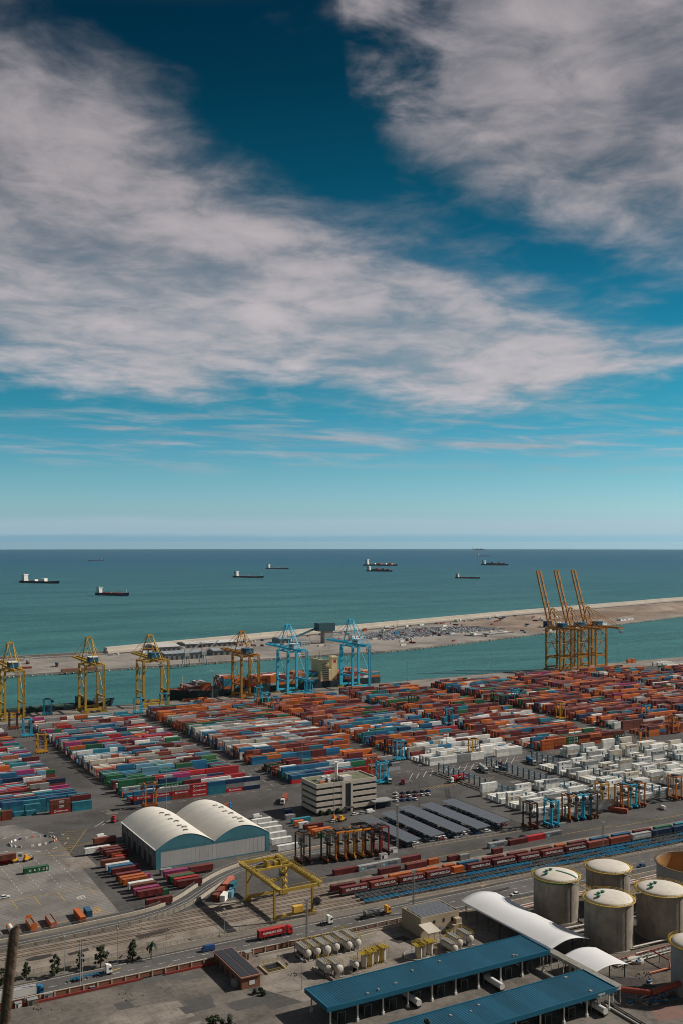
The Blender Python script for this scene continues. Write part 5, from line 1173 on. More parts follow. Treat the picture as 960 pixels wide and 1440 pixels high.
for c in single:
    colr = tuple(min(1, x*c['k']) for x in COL[c['col']])
    nm = 'reefer_container' if c['reefer'] else 'shipping_container'
    L = c['L'] if c['L'] in CM else L40
    o = link(nm, CM[L], None, (c['x'], c['y'], c['z']), c['rz'], colr)
    for s in (-1, 1): link('door', DM[(L, s)], o, (0, 0, 0), 0, colr)
    if 'ci' in c and c['text'] is None and L == L40 and c['tier'] >= 0 and random.random() < .4: c['text'] = {'red': 'HAMBURG', 'grey': 'MAERSK', 'orange': '@', 'brown': 'HAPAG', 'green': 'UASC', 'white': 'HAPAG-LLOYD'}.get(c['col'])
    wh_ = c['where']
    if 'ci' in c: wh_ = wh_.replace('on the ', '').replace(' of the block', '')+f', {ORD[min(19, c["row"]-1)]} row of the {near_block(c)}'
    txt = {'GRUPOBOLUDA': ' lettered', 'MAERSK': ' lettered', 'UASC': ' lettered', 'HAMBURG': ' lettered'}.get(c['text'], '')
    if 'ci' in c: txt = ''
    lb = f"{cn.get(c['col'], c['col'])} {szn.get(L) if not c['reefer'] else 'refrigerated'}{txt} container {wh_}".replace('container ground', 'container, ground').replace('container second', 'container, second').replace('container third', 'container, third')
    if 'riding' in lb: pass
    tag(o, lb, 'container', ('reefer containers ' if c['reefer'] else 'shipping containers ')+('reefer yard' if c['reefer'] else wh_.split(' of the ')[-1].split(' in the ')[-1]))
    paint_text(o, c)
rest = [c for c in CT if id(c) not in ids]
def mass(name, lst):
    vs_ = []; fs = []; cs = []
    for c in lst:
        o_ = len(vs_); h2 = CW/2; x2 = c['L']/2; X, Y, Z = c['x'], c['y'], c['z']; cr, sr_ = math.cos(c['rz']), math.sin(c['rz'])
        for z_ in (Z+.03, Z+2.73):
            for a, b_ in ((-x2, -h2), (x2, -h2), (x2, h2), (-x2, h2)): vs_.append((X+a*cr-b_*sr_, Y+a*sr_+b_*cr, z_))
        fs += [(o_+a, o_+b_, o_+d_, o_+e_) for a, b_, d_, e_ in ((0, 3, 2, 1), (4, 5, 6, 7), (0, 1, 5, 4), (1, 2, 6, 5), (2, 3, 7, 6), (3, 0, 4, 7))]
        cs += [tuple(min(1, x*c['k']) for x in COL[c['col']])]*6
    me = bpy.data.meshes.new(name); me.from_pydata(vs_, [], fs); me.materials.append(PAINTS)
    at = me.attributes.new('col', 'FLOAT_COLOR', 'FACE'); at.data.foreach_set('color', [v for c in cs for v in c+(1,)])
    return tag(link(name, me), kind='stuff')
tag(mass('container_stacks', rest), 'stacked multicoloured shipping containers filling the terminal blocks', 'containers')
# ================================================================ SHIPS
def hull_mesh(L, B, D, T, sheer=1.5, bowlen=.14, sternlen=.07, name='hull', m=None, deck=None, bulw=1.0, red=None):
    """bow towards +x; waterline z=0, deck at D"""
    k = MB(); n = 26; prof = []
    for i in range(n+1):
        t = i/n; x = -L/2+L*t
        w = B/2
        if t > 1-bowlen: w *= max(.02, 1-((t-(1-bowlen))/bowlen)**1.8)
        if t < sternlen: w *= .72+.28*(t/sternlen)**.6
        zd = D+sheer*max(0, (t-.82)/.18)**1.5
        prof.append((x, w, zd))
    vs_ = []
    for x, w, zd in prof:
        rake = max(0, (x-L*.5+L*bowlen)/(L*bowlen))*L*.025
        for s in (-1, 1): vs_ += [(x-rake, s*w*.9, -T), (x, s*w, T*.3), (x+rake*.9, s*w*1.0, zd), (x+rake*.9, s*max(0, w-.3), zd-bulw)]
    fs = []; mi = []
    for i in range(n):
        a, b_ = i*8, (i+1)*8
        for s in (0, 4):
            for q2, mm in ((0, 1), (1, 0), (2, 0)): fs.append((a+s+q2, b_+s+q2, b_+s+q2+1, a+s+q2+1) if s == 0 else (a+s+q2+1, b_+s+q2+1, b_+s+q2, a+s+q2)); mi.append(mm)
        fs.append((a+3, b_+3, b_+7, a+7)); mi.append(2)
    fs.append((0, 1, 2, 3, 7, 6, 5, 4)); mi.append(0); fs.append(tuple(n*8+q2 for q2 in (4, 5, 6, 7, 3, 2, 1, 0))); mi.append(0)
    k.v = vs_; k.f = fs; k.m = mi
    return k.mesh(name, [m, red or m, deck or m])
HN = paint('hull_dark', S(26, 42, 46), dirt=.2); HR = paint('hull_red', S(120, 44, 38)); HBL = paint('hull_navy', S(22, 40, 72), dirt=.1); DKR = M('deck_red', S(120, 60, 50), .8, .2, .1); DKG = M('deck_green', S(52, 74, 66), .8, .2, .1); SHW = M('ship_white', S(216, 214, 208), .55, .06, .1, dirt=.15, dcol=(.4, .35, .3)); SHC = M('ship_cream', S(196, 178, 140), .6, .1, .1, dirt=.2); HGY = paint('hull_grey', S(92, 84, 84))
def house(o, x, w_, l_, z0, lv, m, fun=None, wing=True):
    k = MB()
    for i in range(lv): k.box(x-l_/2+i*.25, x+l_/2-i*.25, -w_/2+i*.2, w_/2-i*.2, z0+i*2.8, z0+(i+1)*2.8-.12)
    sup = k.obj('superstructure', m, o)
    for i in range(lv):
        k = MB()
        for s in (-1, 1): k.box(x-l_/2+.9, x+l_/2-.9, s*(w_/2-i*.2)-.04, s*(w_/2-i*.2)+.04, z0+i*2.8+1.1, z0+i*2.8+1.9)
        k.box(x+l_/2-i*.25-.04, x+l_/2-i*.25+.04, -w_/2+1.2, w_/2-1.2, z0+i*2.8+1.1, z0+i*2.8+1.7); k.obj('windows', GLASS, sup)
    zt = z0+lv*2.8
    if wing: k = MB(); k.box(x+l_*.1, x+l_*.5, -w_/2-2.5, w_/2+2.5, zt-.12, zt+2.2); k.obj('bridge', m, o)
    k = MB(); k.tube((x, 0, zt), (x, 0, zt+8), .35, 6); k.beam((x, -2.5, zt+5), (x, 2.5, zt+5), .3); k.obj('mast', m, o)
    k = MB(); k.box(x-l_/2-5, x-l_/2-.6, -2.4, 2.4, z0, zt+3.0); k.obj('funnel', fun or m, o)
# the big container ship along the quay, bow to the left
sx0, sx1 = 352, 612; sxm = (sx0+sx1)/2; rzq = math.atan(.026); syc = QY(sxm)+18.5
o = thing('container_ship', 'dark-hulled container ship moored along the quay under the cranes', 'ship', (sxm, syc, SEAZ), rzq+math.pi)
link('hull', hull_mesh(260, 32, 10.5, 5, 3.5, .13, .06, m=HN, deck=DKR, red=HR), o)
k = MB(); k.box(-62, -51, -11, 11, 9.6, 31); k.box(-59, -52, -15.0, 15.0, 31.1, 34); k.box(-67, -62.1, -8, 8, 9.6, 22); sup = k.obj('superstructure', SHC, o)
for i in range(8): k = MB(); k.box(-60.5, -52.5, 10.96, 11.05, 12+i*2.4, 12.7+i*2.4); k.obj('windows', GLASS, sup)
k = MB(); k.box(-77, -70, -4, 4, 9.6, 36); k.box(-77.5, -69.5, -4.5, 4.5, 34, 36.2); fn_ = k.obj('funnel', SHC, o)
k = MB(); k.box(-75, -72, 4.02, 4.12, 29, 32); k.obj('funnel_emblem', RED, fn_)
k = MB(); k.tube((-56, 0, 34), (-56, 0, 43), .5, 6); k.beam((-56, -3, 40), (-56, 3, 40), .4); k.tube((112, 0, 13), (112, 0, 26), .4, 6); k.obj('mast', SHC, o)
srng = random.Random(4); cargo = []
PALS = 'orange orange maroon rust grey green white red blue teal orange maroon brown'.split()
def ship_bays(bays, o_, zdk, wid, L):
    for bx_, tiers in bays:
        for r_ in range(wid):
            for z_ in range(max(0, tiers-(1 if srng.random() < .18 else 0))):
                lx, ly = bx_, (r_-(wid-1)/2)*2.5
                c_, s_ = math.cos(rzq+math.pi), math.sin(rzq+math.pi)
                cargo.append(dict(x=sxm+lx*c_-ly*s_, y=syc+lx*s_+ly*c_, z=SEAZ+zdk+z_*2.72, L=L40, rz=rzq, col=srng.choice(PALS), k=srng.uniform(.8, 1.15)))
ship_bays([(103, 2), (98-7, 3), (64, 5), (51, 4), (38, 3), (25, 4), (12, 4), (-1, 4), (-14, 3), (-27, 4), (-40, 4), (-86, 3), (-98, 4), (-111, 3), (-122, 2)], o, 10.2, 11, L40)
k = MB(); k.box(-48, 97, -15, 15, 9.5, 10.15); k.box(-127, -79, -14, 14, 9.5, 10.15); k.obj('hatch_covers', DKG, o)
tag(mass('deck_containers', cargo), 'orange and maroon containers stacked on the deck of the moored ship', 'containers')
# low vessel at the left
o = thing('moored_coaster', 'low dark coaster with long green hatches moored left of the big ship', 'ship', (216, QY(216)+11, SEAZ), rzq)
link('hull', hull_mesh(150, 17, 6.6, 3, 3.4, .10, .05, m=HN, deck=DKG, red=HR), o)
for i in range(9): k = MB(); k.box(-62+i*11.2, -52+i*11.2, -6.2, 6.2, 5.6, 7.6); k.obj('hatch_cover', DKG, o)
k = MB(); k.box(40, 46, -7.4, 7.4, 5.6, 14); k.obj('gantry_block', HN, o)
k = MB(); k.box(57, 66, -4, 4, 5.6, 11.4); k.box(59, 64, -3, 3, 11.4, 13.8); k.obj('wheelhouse', SHW, o)
k = MB(); k.tube((68, 0, 5), (68, 0, 20), .25, 6); k.tube((60, 0, 13.5), (60, 0, 18), .2, 6); k.obj('mast', GREY, o)
k = MB(); k.box(47, 54, -6, 6, 5.6, 9.4); k.obj('cargo_crane', HN, o)
# barge by the far quay
bxp_ = P(688, 893.5, SEAZ); o = thing('barge', 'flat grey barge moored against the far breakwater quay', 'barge', (bxp_[0], bxp_[1]-2, SEAZ), R(12))
k = MB(); k.prism([(-58, -12), (52, -12), (60, -6), (60, 6), (52, 12), (-58, 12)], -1, 4.2); k.obj('hull', HGY, o)
k = MB(); k.box(-56, 50, -11, 11, 4.2, 4.5); k.obj('deck', M('barge_deck', (.30, .29, .28), .8, .3, .05), o)
k = MB(); k.box(-50, -44, -5, 5, 4.5, 7.5); k.box(30, 38, -8, 8, 4.5, 5.8); k.obj('deckhouse', SHW, o)
# ships at anchor
def at_sea(u, v):
    t_ = (v-EYE)/FPX; q2 = t_*t_-2*(CAMZ-SEAZ)/RE
    d = RE*(t_-math.sqrt(q2)) if q2 > 0 else 45500
    Y = d/math.sqrt(1+((u-480)/FPX)**2); X = (u-480)*Y/FPX
    return X*math.cos(TH)+Y*math.sin(TH), -X*math.sin(TH)+Y*math.cos(TH), d
def anchored(label, u0, u1, v, kind, hm, aft='l', dk=DKR, yaw=-.42, free=None):
    x, y, d = at_sea((u0+u1)/2, v); L = (u1-u0)/FPX*d/math.cos(yaw)
    rz = -TH+(yaw if aft == 'l' else math.pi-yaw)          # bow to the right of the view when the house is on the left
    o = thing('anchored_ship', label, 'ship', (x, y, sea_z(x, y)), rz)
    B = L*.16; D = free or L*.045
    link('hull', hull_mesh(L, B, D, 4, D*.3, .11, .06, m=hm, deck=dk, red=HR), o)
    lv = max(5, int(L/21)); house(o, -L*.40, B*.8, L*.08, D-.9, lv, SHW, HN if kind != 'lng' else RED)
    if kind in ('tanker', 'bulk', 'lng'):
        k = MB(); k.tube((-L*.30, 0, D+.9), (L*.36, 0, D+.9), L*.006, 6)
        for i in range(8): k.bx(-L*.28+i*L*.085, 0, D-1, L*.01, B*.7, 2.2+L*.004)
        k.obj('deck_pipes', DKR if kind == 'tanker' else GREY, o)
        k = MB(); k.tube((L*.43, 0, D), (L*.43, 0, D+L*.085), L*.004, 6); k.beam((L*.43, -2, D+L*.07), (L*.43, 2, D+L*.07), .6); k.obj('foremast', SHW, o)
        k = MB()
        for s in (-1, 1): k.tube((0, s*B*.25, D-1), (0, s*B*.25, D+L*.035), L*.005, 6); k.beam((0, s*B*.25, D+L*.033), (L*.06, s*B*.3, D+L*.045), L*.005)
        k.obj('deck_cranes', SHW, o)
    if kind == 'lng':
        for i in range(4): k = MB(); k.box(-L*.27+i*L*.165, -L*.27+i*L*.165+L*.13, -B*.36, B*.36, D-1, D+L*.04); k.obj('tank_cover', [SHW, SAL, SHW, SAL][i], o)
    if kind == 'white':
        for x_, l_, h_ in ((-.14, .05, .03), (.06, .10, .055)): k = MB(); k.box(L*x_, L*(x_+l_), -B*.3, B*.3, D-1, D+L*h_); k.obj('deck_house', SHW, o)
    if kind == 'box':
        for i in range(8):
            k = MB(); h_ = L*(.03+.02*((i*7) % 3)); x_ = -L*.30+i*L*.088; k.box(x_, x_+L*.08, -B*.42, B*.42, D-1, D+h_); k.obj('deck_cargo', [HBL, HGY, HR, HBL, SAL, HGY, HBL, HR][i], o)
    return o
anchored('dark-hulled tanker with white superstructure and white deckhouses, alone on the left sea', 27, 86, 817.5, 'white', HN)
anchored('red and blue tanker with white house anchored nearest the left breakwater', 134, 183, 835.5, 'tanker', HBL, dk=DKR, free=8.5)
anchored('small distant dark ship with its white house at the right end', 126, 145, 787.5, 'bulk', HGY, 'r')
anchored('dark low bulk carrier with a tall white house on its left end', 328, 371.5, 812, 'bulk', HN)
anchored('faint grey bulk carrier behind the dark low bulk carrier', 374.5, 406.5, 800, 'bulk', HGY)
anchored('white and blue gas carrier with pink tank covers', 511, 557, 795.5, 'lng', HBL, free=9)
anchored('dark loaded cargo ship overlapping the gas carrier', 515, 550, 803.5, 'box', HN)
anchored('dark red tanker with white house right of the open sea middle', 640.5, 672.5, 813, 'tanker', HN)
anchored('blue-grey container ship anchored far out above the dark red tanker', 677.5, 712, 794.5, 'box', HBL)
anchored('tiny pale ship far out near the horizon', 670.5, 687, 782, 'bulk', HBL)
o = anchored('ghostly ship hull down on the horizon line', 663.5, 680.5, 773.4, 'box', HGY)
# ================================================================ BREAKWATER QUAY THINGS
ROOFG = M('shed_roof_grey', (.235, .26, .275), .6, .1, .02, dirt=.2); ROOFW = M('shed_roof_pale', (.44, .43, .41), .7, .12, .02, dirt=.25, dcol=(.3, .28, .25))
def shed(label, u0, u1, v, dep, h_, roof, rz=0.0, bays=8):
    a = P(u0, v, -.4); b_ = P(u1, v, -.4); b_ = (a[0]+ (b_[0]-a[0]), a[1]); L = b_[0]-a[0]
    o = thing('transit_shed', label, 'shed', (a[0], a[1], -.37), rz)
    k = MB(); k.box(0, L, 0, dep, 0, h_); k.obj('wall', M('shed_wall', (.16, .165, .17), .8, .15, .05), o)
    for i in range(bays):
        k = MB(); x0, x1 = L*i/bays, L*(i+1)/bays-.4; k.add([(x0, -1, h_), (x1, -1, h_), (x1, dep/2, h_+2.4), (x0, dep/2, h_+2.4), (x0, dep+1, h_), (x1, dep+1, h_)], [(0, 1, 2, 3), (3, 2, 5, 4), (0, 3, 4), (1, 5, 2)]); k.obj('roof_bay', roof, o)
        k = MB(); k.box(x0+2, x1-2, -.08, 0, .2, h_*.6); k.obj('door', DARK, o)
    return o
shed('long grey transit shed on the breakwater quay between the yellow cranes', 232, 300, 929, 34, 9, ROOFG)
shed('pale flat-roofed shed on the breakwater quay behind the mustard crane', 222, 262, 917, 60, 7, ROOFW, bays=5)
shed('pale roofed long shed behind the grey transit shed', 262, 352, 911.5, 40, 6, ROOFW, bays=10)
shed('grey shed on the breakwater quay left of the light blue cranes', 300, 372, 922, 26, 7, ROOFG, bays=7)
shed('dark low shed behind the light blue crane', 394, 414, 905, 30, 7, ROOFG, bays=2)
for i, (u, v) in enumerate(((262, 936.5), (286, 934))):
    p_ = P(u, v, -.4); o = thing('harbour_crane', ['grey portal harbour crane in front of the transit shed', 'grey portal harbour crane further along the transit shed'][i], 'crane', (p_[0], p_[1], -.38), R(8))
    for sx in (-4, 4):
        for sy in (-4, 4): k = MB(); k.beam((sx, sy, 0), (sx*.6, sy*.6, 13), .9); k.obj('leg', GREY, o)
    k = MB(); k.bx(0, 0, 13, 7, 7, 4.5); k.obj('machinery_house', GREY, o)
    k = MB(); k.beam((2, 0, 16), (26, 4, 30), 1.0); k.beam((-2, 0, 17), (-1, 0, 29), .8); k.beam((-1, 0, 29), (25, 4, 30), .35); k.obj('jib', GREY, o)
p_ = P(460, 904, -.4); o = thing('bulk_loader', 'dark teal conveyor tower behind the light blue crane', 'tower', (p_[0], p_[1], -.38))
k = MB(); k.bx(0, 0, 0, 16, 14, 20); k.obj('tower', M('loader_grey', (.3, .28, .25), .8, .1, .1), o); k = MB(); k.bx(-4, 0, 20, 30, 16, 13); k.obj('hopper_house', M('loader_teal', (.03, .08, .10), .6, .1, .1), o); k = MB(); k.beam((-16, 0, 26), (-60, -10, 14), 3, 2.5); k.obj('conveyor', M('loader_teal', (.03, .08, .10)), o)
for i, (u, v, sx, sy, sz, m_, nm) in enumerate(((496, 900, 14, 10, 8, SHW, 'small white shed beside the conveyor tower'), (428, 908, 20, 9, 6, GREY, 'grey box building between the light blue cranes'), (800, 884, 40, 14, 7, SHW, 'long white site building behind the ochre cranes'), (775, 886, 26, 10, 6, SHW, 'white site building next to the ochre crane boom'), (769, 882, 14, 10, 12, HBL, 'dark blue block on the breakwater beyond the car park'), (878, 872, 50, 10, 4, SHW, 'low white cabins on the bare earth'), (845, 879, 24, 10, 5, SHW, 'white cabin group next to the raised booms'))):
    p_ = P(u, v, -.4); o = thing('quay_building', nm, 'building', (p_[0], p_[1], -.38), R(14)); k = MB(); k.bx(0, 0, 0, sx, sy, sz); k.obj('wall', m_, o); k = MB(); k.bx(0, 0, sz, sx+.8, sy+.8, .4); k.obj('roof', ROOFG, o); k = MB()
    for j in range(3): k.bx(-sx*.3+j*sx*.3, -sy/2-.04, sz*.3, sx*.14, .1, sz*.35)
    k.obj('windows', GLASS, o)
p_ = P(112, 944, -.4); o = tag(MB().bx(0, 0, 0, 46, 5, 4).bx(-12, 0, 4, 18, 4, .6).bx(12, 0, 4, 18, 4, .4).obj('pipe_stack', M('rusty_pipes', (.25, .12, .08), .9, .2, .2), loc=(p_[0], p_[1], -.38), rz=0), 'long rusty stack lying on the breakwater quay behind the left cranes', 'stack')
# loose cargo, stacks and vehicles dotted over the breakwater quay
qc = []; qr = random.Random(12)
for i in range(150):
    x = qr.uniform(180, 1500); yb = 1280 if x < 800 else 1286+(x-795)*.29; yt = (1440 if x < 430 else 1440+(x-430)*.31)
    if qr.random() < .45: y = yt-qr.uniform(0, 16)
    else: y = yb+qr.uniform(12, max(14, yt-yb-8))
    if 330 < x < 700 and y < 1420: continue
    for z_ in range(qr.choice((1, 1, 1, 2))): qc.append(dict(x=x, y=y, z=-.38+z_*2.72, L=qr.choice((6.06, 12.19, 9.0)), rz=(0 if x < 430 else .3)+qr.choice((0, 0, 1.57)), col=qr.choice('white grey maroon grey white blue rust cream'.split()), k=qr.uniform(.5, 1.0)))
mass('quay_cargo', qc)
# cars waiting on the breakwater: far too many and small to tell apart
cs_ = []; fs_ = []; cc = []; crng = random.Random(8); pal_c = [S(*c) for c in ((236, 236, 234), (240, 240, 236), (190, 196, 200), (236, 236, 236), (70, 76, 84), (46, 50, 56), (140, 60, 60), (90, 120, 150), (210, 212, 214), (170, 176, 182))]
ca, cb_ = P(540, 901, -.4), P(712, 884.5, -.4)
dirx = Vector((cb_[0]-ca[0], cb_[1]-ca[1])); Ln_ = dirx.length; dirx.normalize(); nrmx = Vector((-dirx.y, dirx.x)); angx = math.atan2(dirx.y, dirx.x)
for r_ in range(20):
    for i in range(int(Ln_/3.4)):
        s_ = i*3.4+crng.uniform(-.3, .3); edge = .55+.45*math.sin(math.pi*min(1, max(0, s_/Ln_)))
        if r_ > 20*edge or crng.random() < .13 or (i % 26 in (0, 1)): continue
        p_ = Vector(ca)+dirx*s_+nrmx*(4+r_*(6.4 if r_ % 2 else 6.4)); c = crng.choice(pal_c); o_ = len(cs_)
        cosa, sina = math.cos(angx+math.pi/2), math.sin(angx+math.pi/2)
        prof = ((2.2, .95, -.34), (2.2, .95, .62), (1.5, .82, 1.1))
        for hx, hy, z_ in prof:
            for a, b_ in ((-hx, -hy), (hx, -hy), (hx, hy), (-hx, hy)): cs_.append((p_.x+a*cosa-b_*sina, p_.y+a*sina+b_*cosa, z_))
        for l_ in range(2):
            for q2 in range(4): fs_.append((o_+l_*4+q2, o_+l_*4+(q2+1) % 4, o_+l_*4+4+(q2+1) % 4, o_+l_*4+4+q2)); cc.append(c if l_ == 0 else (.03, .035, .04))
        fs_.append((o_+8, o_+9, o_+10, o_+11)); cc.append(c)
me = bpy.data.meshes.new('parked_cars'); me.from_pydata(cs_, [], fs_); me.materials.append(M('far_car_paint', 'ATT', .4, .05, 1, spec=.5))
me.attributes.new('col', 'FLOAT_COLOR', 'FACE').data.foreach_set('color', [v for c in cc for v in tuple(c)+(1,)])
tag(link('parked_cars', me), 'hundreds of new cars in rows on the breakwater quay', 'cars', kind='stuff')
# ================================================================ PROCESS PLANT
TW = M('vessel_white', (.43, .40, .35), .6, .12, .4, dirt=.35, dcol=(.2, .16, .12), streak=True); PIPEW = M('pipe_white', (.42, .40, .36), .6, .15, .3, dirt=.35, dcol=(.2, .15, .1)); PIPER = paint('pipe_red', S(132, 60, 46)); PIPEG = M('pipe_grey', (.16, .155, .15), .6, .2, .4); YP = paint('yellow_rail', S(150, 126, 40))
def railing(k, x0, x1, y0, y1, z, n=5):
    for zz in (.5, 1.05):
        for a, b_ in (((x0, y0), (x1, y0)), ((x1, y0), (x1, y1)), ((x1, y1), (x0, y1)), ((x0, y1), (x0, y0))): k.beam((a[0], a[1], z+zz), (b_[0], b_[1], z+zz), .09)
    for i in range(n+1):
        for y_ in (y0, y1): x_ = x0+(x1-x0)*i/n; k.beam((x_, y_, z), (x_, y_, z+1.05), .09)
def htank(label, u, v, r_, L, zc):
    x, y = P(u, v, zc); o = thing('horizontal_tank', label, 'tank', (x, y, 0), 0, 'white horizontal tanks'); k = MB(); 
    k.tube((0, .5, zc), (0, L-.5, zc), r_, 18, caps=False); k.obj('shell', TW, o)
    for s, y0 in ((-1, .5), (1, L-.5)):
        k = MB(); pr_ = [(r_*math.cos(a), .7*math.sin(a)) for a in [i*math.pi/2/5 for i in range(6)]]; k.lathe(0, 0, pr_, 18); k.v = [(a, y0+s*c, zc+b_) for a, b_, c in k.v]; k.obj('end_cap', TW, o)
    for y0 in (2, L-2): k = MB(); k.bx(0, y0, 0, r_*1.5, .5, zc-r_*.7); k.obj('saddle', PIPEG, o)
    k = MB(); k.box(-r_*.8, r_*.8, .8, L-.8, zc+r_+.25, zc+r_+.35)
    for x_ in (-r_-.2, r_+.2):
        for y_ in (1, L-1): k.bx(x_, y_, 0, .16, .16, zc+r_+.3)
    k.obj('platform', GREY, o); k = MB(); railing(k, -r_*.9, r_*.9, .8, L-.8, zc+r_+.35, 3); k.obj('railing', YP, o)
    k = MB(); k.tube((0, -.4, zc-r_*.6), (0, -.4, .4), .14, 6); k.tube((0, -.4, .5), (1.6, -.5, .5), .14, 6); k.obj('outlet_pipe', PIPEW, o)
    return o
for i, (u, v) in enumerate(((434.4, 1341.6), (448, 1338.9), (461.5, 1336.8), (474.6, 1332.8), (490.8, 1330), (503.4, 1326.7))): htank(f'{ORD[i]} white horizontal tank of the long railed row, counted from the brick building', u, v, 1.5 if i != 2 else 1.8, 10 if i < 4 else 13, 2.9)
for i, (u, v) in enumerate(((462.8, 1364), (477.7, 1363.5), (501, 1358))): htank(f'{ORD[i]} white horizontal tank of the short row next to the teal roof', u, v, 1.6 if u < 500 else 1.2, 8 if u < 490 else 4, 3.0)
for u, v in ((647, 1327), (662, 1321), (640, 1335)): htank('white horizontal tank beside the wave canopy', u, v, 1.5, 9, 2.6)
def vtank(label, u, v, r_, h_):
    x, y = P(u, v); o = thing('vertical_tank', label, 'tank', (x, y, 0), 0, 'slim white vertical tanks'); k = MB(); k.tube((0, 0, .8), (0, 0, h_), r_, 16, caps=False); k.obj('shell', TW, o)
    k = MB(); k.lathe(0, 0, [(r_, h_), (r_*.7, h_+.35), (0.01, h_+.5)], 16); k.obj('top_dome', TW, o); k = MB(); k.tube((0, 0, 0), (0, 0, .85), r_*.8, 10); k.obj('skirt', PIPEG, o)
    k = MB(); k.box(-r_-.8, r_+.8, -r_-.6, r_+.8, h_+.55, h_+.65); railing(k, -r_-.8, r_+.8, -r_-.6, r_+.8, h_+.65, 2)
    for sx in (-1, 1): k.bx(sx*(r_+.7), r_+.6, 0, .15, .15, h_+.6); k.bx(sx*(r_+.7), -r_-.5, 0, .15, .15, h_+.6)
    k.obj('railed_platform', YP, o)
for u, v in ((511, 1361), (520, 1358), (528, 1354), (537, 1352)): vtank('slim white vertical tank at the end of the short tank row', u, v, 1.2, 5.2)
for u, v in ((588, 1348), (593, 1346), (603, 1343)): vtank('slim white vertical tank with yellow platform half hidden by the teal roof', u, v, 1.3, 5.0)
bund = MB()
for (a, b_) in ((P(418, 1344), P(528, 1313)), (P(440, 1362), P(470, 1380)), (P(418, 1344), P(432, 1354))): bund.wall([a, b_], .4, 0, .9)
tag(bund.obj('bund_wall', BARM), 'low concrete bund wall around the horizontal tanks', 'wall')
# open pit with yellow rail
px, py = P(384, 1362); o = thing('sump_pit', 'square open pit with yellow guard rail in the concrete yard', 'pit', (px, py, 0)); S_ = 7.5
k = MB()
for a in ((-S_/2-.5, S_/2+.5, -S_/2-.5, -S_/2), (-S_/2-.5, S_/2+.5, S_/2, S_/2+.5), (-S_/2-.5, -S_/2, -S_/2, S_/2), (S_/2, S_/2+.5, -S_/2, S_/2)): k.box(a[0], a[1], a[2], a[3], .0, .7)
k.obj('kerb', BARM, o); k = MB(); k.box(-S_/2, S_/2, -S_/2, S_/2, .02, .06); k.obj('pit_shade_sheet', M('pit_shade_black', (.012, .012, .012), 1, .1, 1), o)  # near-black sheet at ground level, the pit's inner shade put in as colour
k = MB(); railing(k, -S_/2-.3, S_/2+.3, -S_/2-.3, S_/2+.3, .7, 4); k.obj('guard_rail', YP, o)
# pipe rack, trenches and pipe bridge by the big tanks
o = thing('pipe_rack', 'white multi-pipe rack running from the teal roofs toward the camera', 'pipe rack', (257.6, 262, 0))
for i in range(8):
    k = MB(); k.bx(.2, i*6.5, 0, .25, .25, 6.2); k.bx(3.6, i*6.5, 0, .25, .25, 6.2); k.box(0, 3.8, i*6.5-.15, i*6.5+.15, 5.0, 5.3); k.box(0, 3.8, i*6.5-.15, i*6.5+.15, 6.2, 6.45); k.obj('frame', WHITE, o)
for j in range(7): k = MB(); k.tube((.4+j*.5, -1, 6.45+.2), (.4+j*.5, 47, 6.45+.2), .17, 6); k.obj('pipe', PIPEW, o)
for j in range(5): k = MB(); k.tube((.6+j*.6, -1, 5.5), (.6+j*.6, 47, 5.5), .17, 6); k.obj('pipe', PIPEW, o)
pl = random.Random(31)
def pipe_run(label, pts, r_, m_, z, legs=True):
    o = thing('pipeline', label, 'pipe'); k = MB()
    for a, b_ in zip(pts[:-1], pts[1:]): k.tube((a[0], a[1], a[2] if len(a) > 2 else z), (b_[0], b_[1], b_[2] if len(b_) > 2 else z), r_, 8)
    k.obj('pipe', m_, o)
    if legs:
        for a, b_ in zip(pts[:-1], pts[1:]):
            n = max(1, int(math.dist(a[:2], b_[:2])/7))
            for i in range(n): t_ = (i+.5)/n; x, y = a[0]+(b_[0]-a[0])*t_, a[1]+(b_[1]-a[1])*t_; zz = (a[2]+(b_[2]-a[2])*t_) if len(a) > 2 else z; k = MB(); k.bx(x, y, 0, .3, .3, max(.1, zz-r_*.6)); k.obj('support', PIPEG, o)
def PP(u, v, z=0): a = P(u, v, z); return (a[0], a[1], z)
pipe_run('wide red pipe bridge bending past the pale grey tank', [PP(873, 1391, 4.6), PP(914, 1396, 4.6), PP(964, 1380, 4.6)], 1.05, PIPER, 4.6)
pipe_run('pale pipe crossing in front of the tank with green hatches', [PP(889, 1332, 1.2), PP(945, 1319, 1.2)], .4, PIPEW, 1.2)
pipe_run('second pale pipe beside the concrete basin', [PP(893, 1341, .8), PP(915, 1336, .8)], .35, PIPEW, .8)
pipe_run('red pipe frame dropping beside the pale grey tank', [PP(914, 1336, 3.0), PP(940, 1350, 3.0), PP(941.5, 1361, 1.2)], .3, PIPER, 3.0)
pipe_run('pale and red pipe low on the ground near the basin', [PP(902, 1349, .7), PP(926, 1342, .7)], .3, PIPEW, .7)
pipe_run('salmon pipe along the open ditch', [PP(912, 1368, .8), PP(945, 1360, .8)], .32, SAL, .8)
pipe_run('white pipe bundle at the foot of the green-rimmed tank', [PP(792, 1306, 1), PP(822, 1300, 1), PP(834, 1296, 1)], .45, PIPEW, 1)
pipe_run('thick white pipe between curved canopy and tanks', [PP(797, 1313, 1), PP(828, 1306, 1)], .5, PIPEW, 1)
pipe_run('pipe line along the teal roof corner towards the frame bottom', [PP(845, 1410, .5), PP(905, 1446, .5)], .4, PIPEW, .5)
pipe_run('second pipe line along the teal roof corner towards the frame bottom', [PP(850, 1406, .5), PP(912, 1443, .5)], .3, PIPEG, .5)
